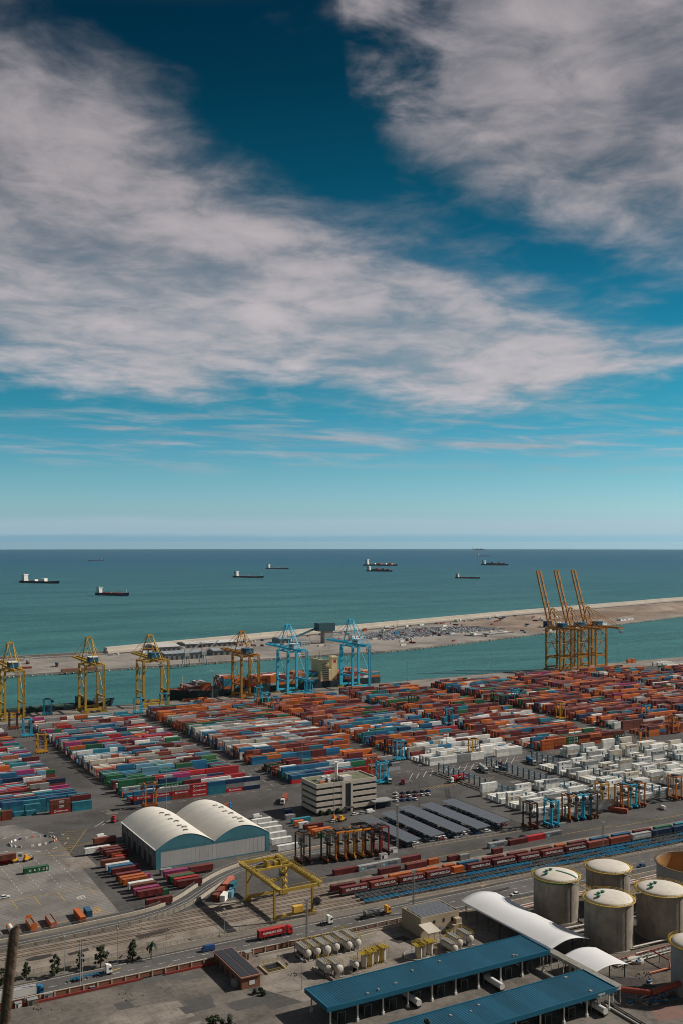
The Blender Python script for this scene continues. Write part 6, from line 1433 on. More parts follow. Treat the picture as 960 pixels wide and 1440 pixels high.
pipe_run('dark pipe cluster under the red pipe bridge', [PP(880, 1402, 1), PP(905, 1407, 1), PP(940, 1398, 1)], .5, PIPEG, 1)
for i in range(9):
    a = PP(872+i*8, 1398+(i % 3)*5, 1); pipe_run(f'{["thin grey", "rusty", "bluish"][i % 3]} valve pipe {["at the bend of", "at the bend of", "at the bend of", "midway under", "midway under", "midway under", "at the tank end of", "at the tank end of", "at the tank end of"][i]} the red pipe bridge', [a, (a[0]+pl.uniform(3, 6), a[1]+pl.uniform(-2, 2), pl.uniform(.6, 2))], .22, [PIPEG, PIPER, HB][i % 3], 1, False)
for i in range(6):
    a = PP(790+i*27, 1352-i*6, .6); pipe_run(['rusty pipe low beside the short curved canopy', 'rusty pipe in the trench by the tank foot', 'rusty pipe crossing the tank yard', 'rusty pipe beside the basin', 'rusty pipe along the tank bund', 'rusty pipe at the frame edge'][i], [a, (a[0]+14, a[1]+pl.uniform(-3, 3), .6)], .22, PIPER, .6, False)
def bundle(label, x, y, rz, L, n, mats, z=.7, sp=.75):
    o = thing('pipe_bundle', label, 'pipes', (x, y, 0), rz)
    for i in range(n):
        k = MB(); r_ = pl.choice((.14, .2, .28)); zz = z+pl.choice((0, 0, .5)); k.tube((0, i*sp, zz), (L, i*sp, zz), r_, 7)
        if pl.random() < .5: k.tube((L*pl.uniform(.2, .8), i*sp, zz), (L*.5, i*sp+.1, 0), r_*.8, 6)
        k.obj('pipe', mats[i % len(mats)], o)
    for j in range(int(L/5)+1): k = MB(); k.box(j*5-.15, j*5+.15, -.4, n*sp, 0, z-.2); k.obj('sleeper', BARM, o)
bundle('low pipe bundle between the short canopy and the tanks', 282, 284, 0, 46, 7, [PIPEW, PIPEG, PIPER])
bundle('pipe bundle along the back of the wave canopy', 286.5, 312, R(90), 38, 6, [PIPEW, PIPEG, PIPEW, PIPER])
bundle('rusty pipe bundle between the tanks and the road', 290, 349, 0, 90, 6, [PIPEG, PIPER, PIPEW])
bundle('pipe bundle beside the red pipe bridge', 268, 256, R(8), 26, 7, [PIPEG, PIPEW, HB, PIPER])
bundle('pipe bundle running between the two rows of tanks', 306, 318, 0, 60, 5, [PIPEW, PIPER, PIPEG])
PUMP = paint('pump_blue', S(44, 92, 132))
for i, (u, v) in enumerate(((885, 1413), (897, 1355), (912, 1384), (920, 1412), (933, 1406), (863, 1398))):
    p_ = P(u, v); o = thing('pump_unit', ['blue pump at the teal roof corner', 'blue pump by the concrete basin', 'blue machine in the dark ditch', 'blue valve set under the red bridge', 'blue pump before the pale grey tank', 'blue pump beside the pipe rack end'][i], 'pump', (p_[0], p_[1], 0)); k = MB(); k.bx(0, 0, 0, 2.4, 1.4, .4); k.obj('plinth', BARM, o); k = MB(); k.tube((-1, 0, 1.1), (.6, 0, 1.1), .6, 10); k.tube((.6, 0, 1.1), (1.2, 0, 1.1), .35, 8); k.bx(.2, 0, 1.5, .5, .5, .8); k.obj('motor', PUMP, o)
p_ = P(893, 1352); tag(MB().tube((0, 0, 0), (0, 0, 1.0), 3.2, 20).tube((0, 0, 1.0), (0, 0, 1.05), 2.8, 20, mi=1).obj('basin', [BARM, PIPEW], loc=(p_[0], p_[1], .02)), 'round pale basin at the foot of the tank', 'basin')
p_ = P(585, 1344); tag(MB().tube((0, 0, 0), (0, 0, .5), 5.2, 24).tube((0, 0, .5), (0, 0, .55), 4.8, 24, mi=1).obj('basin', [BARM, PIPEG], loc=(p_[0], p_[1], .02)), 'low round grey basin beside the vertical tanks', 'basin')
sheet('red_hardstand', [PP(912, 1418)[:2], PP(948, 1412)[:2], PP(975, 1430)[:2], PP(925, 1436)[:2]], .02, M('red_concrete', (.16, .095, .08), .9, .2, .3))
# ================================================================ WALLS, FENCES, POLES
RWA = M('red_ledge', S(116, 44, 38), .8, .2, .4)
o = thing('brick_wall', 'brick boundary wall with concrete posts and red base along the road', 'wall')
x = 60.0; wy = lambda x: 365.2-(x-60)*.012
while x < 250:
    k = MB(); k.bx(x, wy(x), 0, .55, .6, 2.6); k.obj('post', BARM, o)
    k = MB(); k.box(x+.3, x+4.9, wy(x)-.16, wy(x)+.16, .5, 2.3); k.obj('brick_panel', BRK, o)
    k = MB(); k.box(x+.3, x+4.9, wy(x)-.3, wy(x)+.3, 2.3, 2.5); k.obj('coping', BARM, o)
    x += 5.2
k = MB(); k.box(60, 118, wy(90)-1.3, wy(90)-.6, 0, .8); k.box(127, 160, wy(140)-1.3, wy(140)-.6, 0, .8); k.obj('base_ledge', RWA, o)
k = MB(); k.box(148.6, 155.4, wy(150)-.2, wy(150)+.25, 2.52, 3.6); k.obj('blue_sheet', M('sky_blue_tarp', S(80, 182, 210), .7, .1, .5), o)
def wire(name, c, dens):
    m = bpy.data.materials.new(name); m.use_nodes = True; t = NT(m.node_tree); b = m.node_tree.nodes['Principled BSDF']; b.inputs['Base Color'].default_value = c+(1,); b.inputs['Alpha'].default_value = dens; return m
WIRE = wire('fence_wire', (.15, .14, .13), .16)
def fence(label, pts, h_=2.4, pitch=3.0, base=None):
    o = thing('fence', label, 'fence'); pm = MB(); pm.bx(0, 0, 0, .12, .12, h_); pmesh = pm.mesh('post', GREY)
    for a, b_ in zip(pts[:-1], pts[1:]):
        L = math.dist(a, b_); n = max(1, int(L/pitch))
        for i in range(n+(1 if b_ is pts[-1] else 0)): t_ = i/n; link('post', pmesh, o, (a[0]+(b_[0]-a[0])*t_, a[1]+(b_[1]-a[1])*t_, 0))
        k = MB(); k.beam((a[0], a[1], h_-.1), (b_[0], b_[1], h_-.1), .08); k.beam((a[0], a[1], .3), (b_[0], b_[1], .3), .08); k.obj('rail', GREY, o)
        k = MB(); k.beam((a[0], a[1], h_/2+.05), (b_[0], b_[1], h_/2+.05), .02, h_-.5); k.obj('wire_mesh', WIRE, o)
        if base: k = MB(); k.beam((a[0], a[1], base/2), (b_[0], b_[1], base/2), .3, base); k.obj('plinth', BARM, o)
    return o
fence('tall wire fence on a low plinth between the sidings and the road', [(62, 387.6), (250, 386.4), (420, 380.6)], 2.6, 3.0, .9)
fence('wire fence on the yard side of the curved road', [p for p in offset(aps, 5.6) if p[0] > 60], 2.6, 3.4)
fence('wire fence between the curved road and the sidings', [p for p in offset(aps, -5.5) if 60 < p[0] < 165], 2.6, 3.2)
fence('wire fence between car park canopies and reefer yard', [(372, 451), (372, 520), (388, 545)], 2.6, 3.0)
fence('wire fence along the front of the car park', [(296, 447), (372, 445)], 2.0, 3.0, .6)
fence('wire fence behind the office forecourt', [(323, 547), (345, 556), (378, 553)], 2.2, 3.0)
fence('wire fence beside the brick wall on the plant side', [(200, 363.2), (430, 356)], 2.2, 4.0, .8)
fence('short wire fence in front of the straddle row', [(215, 459), (262, 458)], 2.2, 3.0, .7)
# lower concrete wall between road and plant
bw2 = barrier([(x, 361.8-(x-160)*.02) for x in range(165, 430, 8)], 'low concrete kerb wall between road and tank farm', .9, .5, BARM)
barrier([(296+i*6.2, 449.5-i*.12) for i in range(13)], 'low pale wall along the front of the car park', .8, .5, BARM)
barrier([(395+i*6, 445.5-i*.2) for i in range(3)], 'short pale wall at the reefer yard corner', .6, .5, BARM)
# roundabout blocks
for i in range(22):
    t_ = 2*math.pi*i/22; c0 = P(46.5, 1184); x, y = c0[0]+12.5*math.cos(t_), c0[1]+8.5*math.sin(t_)
    if i in (15,): continue
    k = MB(); k.add([(-.9, -.35, 0), (.9, -.35, 0), (.9, .35, 0), (-.9, .35, 0), (-.8, -.16, .95), (.8, -.16, .95), (.8, .16, .95), (-.8, .16, .95)], [(0, 3, 2, 1), (4, 5, 6, 7), (0, 1, 5, 4), (1, 2, 6, 5), (2, 3, 7, 6), (3, 0, 4, 7)])
    c = ['white', 'white', 'cream', 'dark'][i % 4] if i % 5 else 'orange'
    tag(k.obj('road_block', {'white': WHITE, 'cream': BARM, 'dark': HBL, 'orange': SAL}[c], loc=(x, y, .03), rz=t_+math.pi/2), f'{ {"white": "white", "cream": "pale concrete", "dark": "dark blue", "orange": "salmon"}[c]} block in the ring round the traffic island', 'road block', 'blocks round the traffic island')
def mast(label, u, v, h_, lattice=False, heads=2, z=0):
    x, y = P(u, v, z); o = thing('light_mast', label, 'mast', (x, y, z))
    k = MB()
    if lattice:
        w_ = .9
        for s in ((-1, -1), (1, -1), (1, 1), (-1, 1)): k.beam((s[0]*w_/2, s[1]*w_/2, 0), (s[0]*w_/3, s[1]*w_/3, h_), .14)
        n = int(h_/1.6)
        for i in range(n):
            for s in (-1, 1): k.beam((-w_/2*s*.9, -w_/2, i*1.6), (w_/2*s*.9, -w_/2, (i+1)*1.6), .09); k.beam((-w_/2, w_/2*s*.9, i*1.6), (-w_/2, -w_/2*s*.9, (i+1)*1.6), .09)
    else: k.tube((0, 0, 0), (0, 0, h_), .26 if h_ > 20 else .14, 8, .12 if h_ > 20 else .08)
    k.obj('pole', GREY, o)
    k = MB(); k.bx(0, 0, h_, 2.4 if h_ > 16 else .5, .5 if h_ > 16 else 1.8, .35)
    if h_ > 16:
        for i in range(4): k.bx(-1+i*.66, -.35, h_-.5, .45, .3, .5)
    k.obj('lamp_head', GREY, o); return o
for u, v, h_, lt, nm in ((166, 1357, 14, 0, 'slim lamp post by the fence beside the palm'), (234, 1340, 14, 0, 'slim lamp post right of the palm'), (91, 1369, 14, 0, 'slim lamp post between the roadside trees'), (341, 1315, 13, 0, 'slim lamp post beside the gantry crane leg'), (316, 1316, 11, 0, 'lamp post left of the gantry crane'), (425, 1392, 11, 0, 'thin pole at the teal roof corner'),
                    (432, 1330, 19, 1, 'lattice floodlight mast rising among the horizontal tanks'), (581, 1284, 19, 1, 'lattice floodlight mast behind the beige building'), (847, 1208, 19, 1, 'lattice mast beside the wagon rows'), (923, 1190, 16, 0, 'thin mast in the wagon rows near the rusty tank'), (558, 1192, 23, 1, 'red and white lattice mast at the car park corner'), (589, 1134, 26, 0, 'tall floodlight mast beside the office car park'), (470, 1160, 34, 0, 'tall floodlight mast before the office'),
                    (234, 1140, 27, 0, 'tall floodlight mast behind the warehouse roof'), (179, 1065, 27, 0, 'tall floodlight mast amid the multicoloured block'), (425, 1085, 27, 0, 'tall floodlight mast at the block behind the office'), (627, 1068, 28, 0, 'tall floodlight mast at the white front rows'), (807, 1062, 28, 0, 'tall floodlight mast at the orange front row'), (572, 965, 28, 0, 'tall mast on the quay right of the light blue cranes'), (677, 952, 28, 0, 'first tall mast of the pair on the open quay'), (690, 951, 27, 0, 'second tall mast of the pair on the open quay'), (867, 936, 28, 0, 'tall mast right of the ochre cranes'), (299, 991, 33, 0, 'tall pale mast at the bow of the container ship'), (487, 1008, 27, 0, 'tall mast in the orange block'), (700, 1018, 27, 0, 'tall mast in the maroon block'), (204, 917, 30, 0, 'tall mast on the breakwater quay left end'), (436, 900, 28, 0, 'tall mast on the breakwater between light blue cranes'), (522, 892, 30, 0, 'tall mast on the breakwater by the car rows'), (558, 889, 28, 0, 'mast on the breakwater beside the car rows')):
    mast(nm, u, v, h_, bool(lt))
p_ = P(113, 1395); o = thing('utility_pole', 'twin-post utility pole with crossarm beside the brick wall', 'pole', (p_[0], p_[1], 0)); k = MB(); k.tube((0, 0, 0), (0, 0, 19.5), .2, 6, .14); k.tube((.9, 0, 0), (.6, 0, 19.5), .16, 6, .12); k.obj('post', GREY, o); k = MB(); k.beam((-1.6, 0, 18.6), (2.4, 0, 18.6), .2); k.beam((-1.3, 0, 17), (2.0, 0, 17), .16); k.obj('crossarm', DARK, o)
# ================================================================ TREES
LEAF = bpy.data.materials.new('leaves'); LEAF.use_nodes = True; t = NT(LEAF.node_tree); b = LEAF.node_tree.nodes['Principled BSDF']
oi = t.node('ShaderNodeObjectInfo'); gp = t.node('ShaderNodeNewGeometry').outputs['Position']
c = t.mix(t.mapr(t.noise(gp, 1.2, 4, .6), .3, .7), (.012, .022, .009), (.045, .06, .02)); t.l.new(c, b.inputs['Base Color']); b.inputs['Roughness'].default_value = .6
BARK = M('bark', (.10, .075, .05), .95, .25, 2)
def tree(label, x, y, h_, r_, seed, kind='broad', z=0.0):
    g_ = random.Random(seed); o = thing('palm_tree' if kind == 'palm' else 'tree', label, 'tree', (x, y, z))
    k = MB()
    if kind == 'palm':
        k.tube((0, 0, 0), (.15, 0, h_*.75), .28, 8, .2); k.obj('trunk', BARK, o); k = MB()
        for i in range(26):
            a = g_.uniform(0, 6.28); e_ = g_.uniform(-.5, 1.1); L = r_*g_.uniform(.8, 1.15); pts = []
            for s in range(6):
                q2 = s/5; pts.append(Vector((.15+L*q2*math.cos(e_*.6)*math.cos(a), L*q2*math.cos(e_*.6)*math.sin(a), h_*.75+L*q2*math.sin(e_)-1.1*q2*q2*L*.6)))
            sd_ = Vector((-math.sin(a), math.cos(a), 0))
            for p0, p1 in zip(pts[:-1], pts[1:]):
                for s in (-1, 1): k.add([tuple(p0), tuple(p1), tuple(p1+sd_*s*.34-Vector((0, 0, .25))), tuple(p0+sd_*s*.34-Vector((0, 0, .25)))], [(0, 1, 2, 3)])
        k.obj('crown', LEAF, o); return o
    k.tube((0, 0, 0), (0, 0, h_*.45), r_*.10+.06, 8, r_*.06+.04); tips = []
    for i in range(9):
        a = g_.uniform(0, 6.28); z0 = h_*g_.uniform(.28, .55); p1 = (r_*.6*math.cos(a)*g_.uniform(.5, 1), r_*.6*math.sin(a)*g_.uniform(.5, 1), z0+h_*g_.uniform(.12, .4)); k.tube((0, 0, z0), p1, r_*.04+.03, 5, .02); tips.append(p1)
    k.tube((0, 0, h_*.45), (0, 0, h_*.85), r_*.06+.03, 6, .03); k.obj('trunk', BARK, o)
    k = MB(); cl_ = []
    for i in range(g_.randint(20, 34)):
        a = g_.uniform(0, 6.28); q2 = g_.random(); zz = .14+.86*q2; w_ = math.sin(math.pi*min(1, (zz-.04)/1.0))**.6 if kind != 'cone' else (1.08-zz)*1.25; rr_ = r_*w_*math.sqrt(g_.random())*.9
        cl_.append((rr_*math.cos(a)*g_.uniform(.8, 1.2), rr_*math.sin(a), h_*zz*.97, r_*g_.uniform(.18, .36)))
    for cx, cy, cz, cr in cl_:
        for i in range(90):
            d = Vector((g_.gauss(0, 1), g_.gauss(0, 1), g_.gauss(0, .8))).normalized()*cr*g_.uniform(.4, 1.1); p0 = Vector((cx, cy, cz))+d; u_ = Vector((g_.gauss(0, 1), g_.gauss(0, 1), g_.gauss(0, 1))).normalized(); v_ = u_.cross(d.normalized()+Vector((.01, 0, 0))).normalized(); s = g_.uniform(.14, .30)*(.6+r_*.25)
            k.add([tuple(p0-u_*s), tuple(p0+v_*s*.6), tuple(p0+u_*s), tuple(p0-v_*s*.6)], [(0, 1, 2, 3)])
    k.obj('crown', LEAF, o); return o
for i, (u, v, h_, r_, kd, lb) in enumerate(((3, 1386, 6.2, 1.9, 'broad', 'roadside tree cut by the frame edge behind the white trailer'), (38, 1377, 6.4, 1.9, 'broad', 'roadside tree above the blue tractor unit'), (77, 1373, 8.0, 2.5, 'broad', 'full roadside tree next to the utility pole'), (113, 1362, 6.4, 1.8, 'broad', 'thin roadside tree behind the utility pole'), (142, 1361, 8.6, 2.8, 'broad', 'broad roadside tree behind the white tractor unit'), (187, 1350, 8.4, 2.5, 'cone', 'pointed roadside tree next to the palm'), (213, 1349, 8.6, 2.6, 'palm', 'single palm tree by the roadside fence'))):
    x, y = P(u, v); tree(lb, x, y, h_, r_, 40+i, kd)
for u, v, h_, r_, lb in ((300, 1427, 9.0, 3.0, 'left treetop of the pair rising at the bottom edge below the brick building'), (325, 1429, 9.0, 2.8, 'right treetop of the pair rising at the bottom edge below the brick building'), (601, 1434, 10.0, 2.6, 'yellowish treetop in front of the lettered teal roof'), (313, 1434, 8.5, 2.4, 'small treetop between the pair below the brick building')):
    x, y = P(u, v, h_); tree(lb, x, y, h_, r_, int(u))
for i, (u, v) in enumerate(((359, 1398), (367, 1396), (371, 1400))): x, y = P(u, v); tree('small shrub in the bed before the brick building', x, y, 1.8, 1.0, 70+i)
for o_ in [q2 for q2 in bpy.data.objects if q2.get('label') == 'small shrub in the bed before the brick building']: o_['group'] = 'shrubs before the brick building'; o_.name = 'shrub'
for i, (u, v) in enumerate(((452, 1147), (463, 1145.5), (476, 1144), (497, 1138), (509, 1136), (519, 1134.5))): x, y = P(u, v); o_ = tree('round clipped bush along the office front', x, y, 3.2, 1.9, 90+i); o_['group'] = 'bushes along the office'; o_.name = 'bush'
# ================================================================ VEHICLES
def car_proto(nm, cat, L, W_, H_, van=False):
    o = thing(nm, 'x', cat); k = MB(); h2 = W_/2
    k.box(-L/2, L/2, -h2, h2, .35, H_*.58); b_ = k.obj('body', CARP, o); b_['tint'] = 1
    k = MB(); f = (.62 if van else .30); r_ = (-.48 if van else -.40)
    zt = H_; vs_ = [(L*r_, -h2+.05, H_*.58), (L*f*.75 if not van else L*.40, -h2+.05, H_*.58), (L*f*.75 if not van else L*.40, h2-.05, H_*.58), (L*r_, h2-.05, H_*.58), (L*(r_+.08 if not van else r_), -h2+.2, zt), (L*f*.35 if not van else L*.26, -h2+.2, zt), (L*f*.35 if not van else L*.26, h2-.2, zt), (L*(r_+.08 if not van else r_), h2-.2, zt)]
    F6 = [(0, 3, 2, 1), (4, 5, 6, 7), (0, 1, 5, 4), (1, 2, 6, 5), (2, 3, 7, 6), (3, 0, 4, 7)]
    k.add(vs_, F6); g_ = k.obj('cabin_glass' if not van else 'cargo_body', GLASS if not van else CARP, o); g_['tint'] = 1
    k = MB(); k.box(L*(r_+.09), L*f*.33 if not van else L*.24, -h2+.22, h2-.22, zt+.005, zt+.05); q2 = k.obj('roof', CARP, o); q2['tint'] = 1
    if van: k = MB(); k.box(L*.27, L*.405, -h2+.1, h2-.1, H_*.62, H_*.9); k.obj('windscreen', GLASS, o)
    for sx in (-.31, .31):
        for sy in (-1, 1): k = MB(); k.tube((L*sx, sy*h2-.12-sy*.08, .33), (L*sx, sy*h2+.12-sy*.08, .33), .33, 10); k.obj('wheel', RUB, o)
    return o
CARP = M('car_paint', 'OBJ', .3, .04, 1, spec=.5)
cpro = car_proto('parked_car', 'car', 4.4, 1.8, 1.45); vpro = car_proto('van', 'van', 5.4, 2.0, 2.3, True)
cu_ = {'c': False, 'v': False}
CC = {'white': S(224, 224, 220), 'silver': S(160, 164, 168), 'dark grey': S(56, 60, 66), 'black': S(24, 26, 30), 'blue': S(40, 72, 120), 'red': S(140, 36, 36)}
def put_car(kd, x, y, rz, c, lb, grp=None, z=0.0):
    pr_ = cpro if kd == 'c' else vpro
    if cu_[kd]: return copy_tree(pr_, (x, y, z), rz, lb, grp, CC[c])
    cu_[kd] = True; pr_.location = (x, y, z); pr_.rotation_euler = (0, 0, rz); pr_['label'] = lb
    if grp: pr_['group'] = grp
    for q2 in kids(pr_):
        if q2.get('tint'): q2.color = CC[c]+(1,)
    return pr_
vr = random.Random(17); cl_ = ['white', 'white', 'silver', 'dark grey', 'black', 'blue', 'red', 'white']
put_car('c', *P(470, 1156), 0, 'white', 'white car standing before the office shrubs'); put_car('v', *P(143, 1178.5), .1, 'white', 'white van near the warehouse back corner')
kids(cpro); kids(vpro)
for ci, (u0, v0, u1, v1) in enumerate(((501, 1150, 583.6, 1181), (534, 1144, 618, 1173), (561, 1135.5, 650.6, 1168), (590.5, 1132, 681.5, 1162.5), (618, 1127, 712.5, 1154.5))):
    a = P(u0, v0, 3.4); b_ = P(u1, v1, 3.4); cx = (a[0]+b_[0])/2+1.5; y = b_[1]+.4
    while y < a[1]:
        for s in (-1, 1):
            if vr.random() < .72: c = vr.choice(cl_); put_car('c', cx+s*3.0, y, 0 if s > 0 else math.pi, c, f'{c} car parked under the {["first", "second", "middle", "fourth", "fence-side"][ci]} solar canopy', 'cars under the solar canopies')
        y += 2.6
for i in range(9): x, y = P(604+i*7.2, 1184-i*1.4); c = vr.choice(cl_); put_car('c', x, y+2, R(90), c, f'{c} car in the open row before the canopies', 'cars in the open row') if i not in (5,) else None
for i in range(16): x, y = P(556+(i % 6)*9, 1117+(i//6)*5-(i % 6)*.8); c = vr.choice(cl_); put_car('c', x, y, R(90), c, f'{c} car in the open lot behind the canopies', 'cars in the open lot')
for u, v, c in ((498, 1146, 'white'), (509, 1144.5, 'silver')): put_car('c', *P(u, v), .05, c, f'{c} car at the office front by the gatehouse')
for u, v, c, lb in ((520, 1143, 'white', 'white van at the office front'), (408, 1150, 'white', 'white van left of the office'), (406, 1143, 'blue', 'blue van left of the office'), (362, 1150, 'white', 'white van between warehouse and office'), (931, 1138, 'white', 'white van alone before the reefer yard')): put_car('v', *P(u, v), 0 if u != 931 else R(80), c, lb)
for u, v, c, lb, kd in ((293, 1337, 'blue', 'dark blue van driving on the road by the brick wall', 'v'), (901, 1219, 'blue', 'dark blue car on the road behind the tanks', 'c'), (724, 1259, 'white', 'white pickup-sized car on the road behind the wave canopy', 'c'), (7, 1263, 'white', 'white car on the paved yard at the frame edge', 'c')): put_car(kd, *P(u, v), R(178) if u != 7 else .05, c, lb)
for u, v in ((682, 1192), (700, 1189), (719, 1186)): put_car('c', *P(u+15, v-8), 0, 'black', 'black car near the reefer yard corner', 'black cars at the corner')
# trucks
def tractor(label, x, y, rz, m_, group=None, trailer=None, tcol=None):
    o = thing('truck', label, 'truck', (x, y, 0.0), rz, group)       # origin at the fifth wheel, cab towards +x
    k = MB(); k.add([(1.2, -1.2, .8), (3.5, -1.2, .8), (3.5, 1.2, .8), (1.2, 1.2, .8), (1.2, -1.15, 3.5), (3.2, -1.1, 3.3), (3.2, 1.1, 3.3), (1.2, 1.15, 3.5)], [(0, 3, 2, 1), (4, 5, 6, 7), (0, 1, 5, 4), (1, 2, 6, 5), (2, 3, 7, 6), (3, 0, 4, 7)]); k.box(1.25, 2.4, -1.1, 1.1, 3.42, 3.85); cabo = k.obj('cab', m_, o)
    k = MB(); k.add([(3.53, -1.0, 1.9), (3.53, 1.0, 1.9), (3.28, .95, 3.0), (3.28, -.95, 3.0)], [(0, 1, 2, 3)]); k.box(2.3, 3.2, -1.23, -1.15, 2.0, 2.8); k.box(2.3, 3.2, 1.15, 1.23, 2.0, 2.8); k.obj('windscreen', GLASS, cabo)
    k = MB(); k.box(-2.2, 3.4, -.45, .45, .6, .95); k.box(3.4, 3.62, -1.15, 1.15, .4, .85); k.bx(.3, 0, .95, 1.2, 1.0, .15); k.box(.2, 1.1, -1.1, -.5, .45, .9); k.obj('chassis', DARK, o)
    wx = [2.7, -.3, -1.4]
    if trailer: wx += [-8.2, -9.5, -10.8]
    for x_ in wx:
        for s in (-1, 1): k = MB(); k.tube((x_, s*1.05-.17, .5), (x_, s*1.05+.17, .5), .5, 12); k.obj('wheel', RUB, o)
    if trailer:
        k = MB()
        for s in (-.45, .45): k.box(-12.2, .6, s-.08, s+.08, 1.0, 1.25)
        for i in range(6): k.box(-12+i*2.5-.12, -12+i*2.5+.12, -1.2, 1.2, 1.1, 1.3)
        k.box(-11.2, -7.8, -.9, .9, .6, .8); k.obj('trailer_frame', tcol or DARK, o)
        if trailer == 'box': k = MB(); k.box(-12.6, .8, -1.25, 1.25, 1.3, 3.95); k.obj('trailer_body', WHITE, o); k = MB(); k.box(-12.6, .8, -1.27, 1.27, 3.95, 4.02); k.obj('trailer_roof', TLG, o)
        if trailer == 'tank':
            k = MB(); k.tube((-9.5, 0, 2.35), (-2.5, 0, 2.35), 1.05, 14); k.obj('tank_barrel', GREY, o); k = MB()
            for x_ in (-9.6, -2.4):
                for s in (-1, 1): k.bx(x_, s*1.15, 1.3, .15, .15, 2.2)
            for s in (-1, 1):
                for z_ in (1.35, 3.4): k.beam((-9.6, s*1.15, z_), (-2.4, s*1.15, z_), .14)
            k.obj('tank_frame', DARK, o)
    return o
TWH = M('truck_white', S(222, 220, 214), .35, .04, .5, spec=.5); TRD = M('truck_red', S(170, 32, 36), .35, .05, .5, spec=.5); TBL = M('truck_blue', S(28, 104, 148), .35, .05, .5, spec=.5); TOR = M('truck_orange', S(206, 146, 42), .35, .05, .5, spec=.5)
def on_road(u, v): return P(u, v)
x, y = P(49, 1403); tractor('blue tractor unit pulling a white box trailer along the road', x, y+1.2, .0, TBL, None, 'box')
x, y = P(146, 1373); tractor('white tractor unit pulling an empty blue skeleton trailer', x, y+1.2, .0, TWH, None, 'flat', WBL)
x, y = P(402, 1316); tractor('dark red tractor unit hauling a red lettered container on the road', x, y+1.2, .0, TRD, None, 'flat')
def extra_ct(x, y, z, L, col, lb, rz=0, text=None):
    colr = COL[col]; o = link('shipping_container', CM[L], None, (x, y, z), rz, colr)
    for s in (-1, 1): link('door', DM[(L, s)], o, (0, 0, 0), 0, colr)
    tag(o, lb, 'container', 'containers on trucks'); paint_text(o, dict(text=text, L=L)); return o
o = extra_ct(x-5.9, y+1.2, 1.31, L40, 'red', 'red container with white lettering carried by the dark red tractor unit'); link('lettering', text_mesh('HAMBURG SÜD', 1.25, TXW), o, (0, -CW/2-.006, 1.35))
x, y = P(459, 1302); tractor('white tractor unit without trailer on the road', x, y+1.2, .0, TWH)
x, y = P(540, 1287.5); tractor('orange tractor unit with a framed tank trailer', x, y+1.2, .0, TOR, None, 'tank')
for i, (u, v, rz, m_, tr_, c, lb) in enumerate(((400, 1131, -2.2, TWH, 'flat', 'rust', 'white tractor with a rust red container left of the office'), (164, 1156, -2.4, TRD, None, None, 'red terminal tractor at the warehouse back corner'), (655, 1096, .2, TBL, 'flat', 'red', 'blue tractor with a red lettered container by the reefer yard'), (639, 1101, 3.3, TWH, None, None, 'white tractor beside the red container truck'),
        (683, 1087, -1.9, TWH, 'flat', 'grey', 'white tractor with a grey container in the waiting lane'), (698, 1085, -1.9, TWH, None, None, 'white tractor alone in the waiting lane'), (711, 1083, -1.9, TBL, 'flat', 'rust', 'blue tractor with a rust red container in the waiting lane'), (751, 1076, -1.9, TWH, 'flat', 'blue', 'white tractor with a blue container near the reefer racks'), (765, 1075, -1.9, TWH, None, None, 'white tractor alone near the reefer racks'), (814, 1066, -1.9, TBL, None, None, 'blue tractor near the orange front row'), (819, 1069, -1.9, TWH, None, None, 'white tractor before the orange front row'), (846, 1060, -1.9, TBL, None, None, 'blue tractor right of the orange front row'), (876, 1058, -1.9, TWH, None, None, 'white tractor at the orange straddle carrier'), (888, 1059, -1.9, TWH, None, None, 'second white tractor at the orange straddle carrier'), (910, 1056, -1.9, TBL, 'flat', 'salmon', 'blue tractor with a salmon container beyond the reefers'), (952, 1052, -1.9, TWH, None, None, 'white tractor at the right end of the reefer yard'),
        (516, 1109, -1.9, TRD, None, None, 'red tractor beside the office end'), (548, 1102, -1.9, TWH, 'flat', 'blue', 'white tractor with a blue container behind the gatehouse'), (566, 1103, -1.9, TRD, None, None, 'red tractor behind the gatehouse'), (322, 1139, .6, TBL, 'flat', 'brown', 'blue tractor with a brown container behind the vaulted roofs'))):
    x, y = P(u, v); tractor(lb, x, y+1.5, rz, m_, 'yard trucks', tr_)
    if c: extra_ct(x-5.9*math.cos(rz), y+1.5-5.9*math.sin(rz), 1.31, L40, c, f'{cn.get(c, c)} container carried by the '+lb.split(' with')[0]+' on its trailer', rz, 'HAMBURG' if c == 'red' else None)
# tanker trucks under the teal roofs
for i, (u, v) in enumerate(((583, 1418), (845, 1430), (700, 1395))):
    x, y = P(u, v); o = thing('tanker_trailer', ['white road tanker in a bay of the front teal roof', 'white road tanker at the corner of the lettered teal roof', 'white road tanker in a bay further along the teal roof'][i], 'tanker', (x+1, y+4, 0)); k = MB(); k.tube((0, -5, 2.1), (0, 5, 2.1), 1.15, 16); k.obj('barrel', WHITE, o); k = MB(); k.box(-1, 1, -5, 5, .7, 1.0); k.obj('chassis', DARK, o)
    for y_ in (-4, -2.7, 3.5):
        for s in (-1, 1): k = MB(); k.tube((s*1.0-.15, y_, .5), (s*1.0+.15, y_, .5), .5, 10); k.obj('wheel', RUB, o)
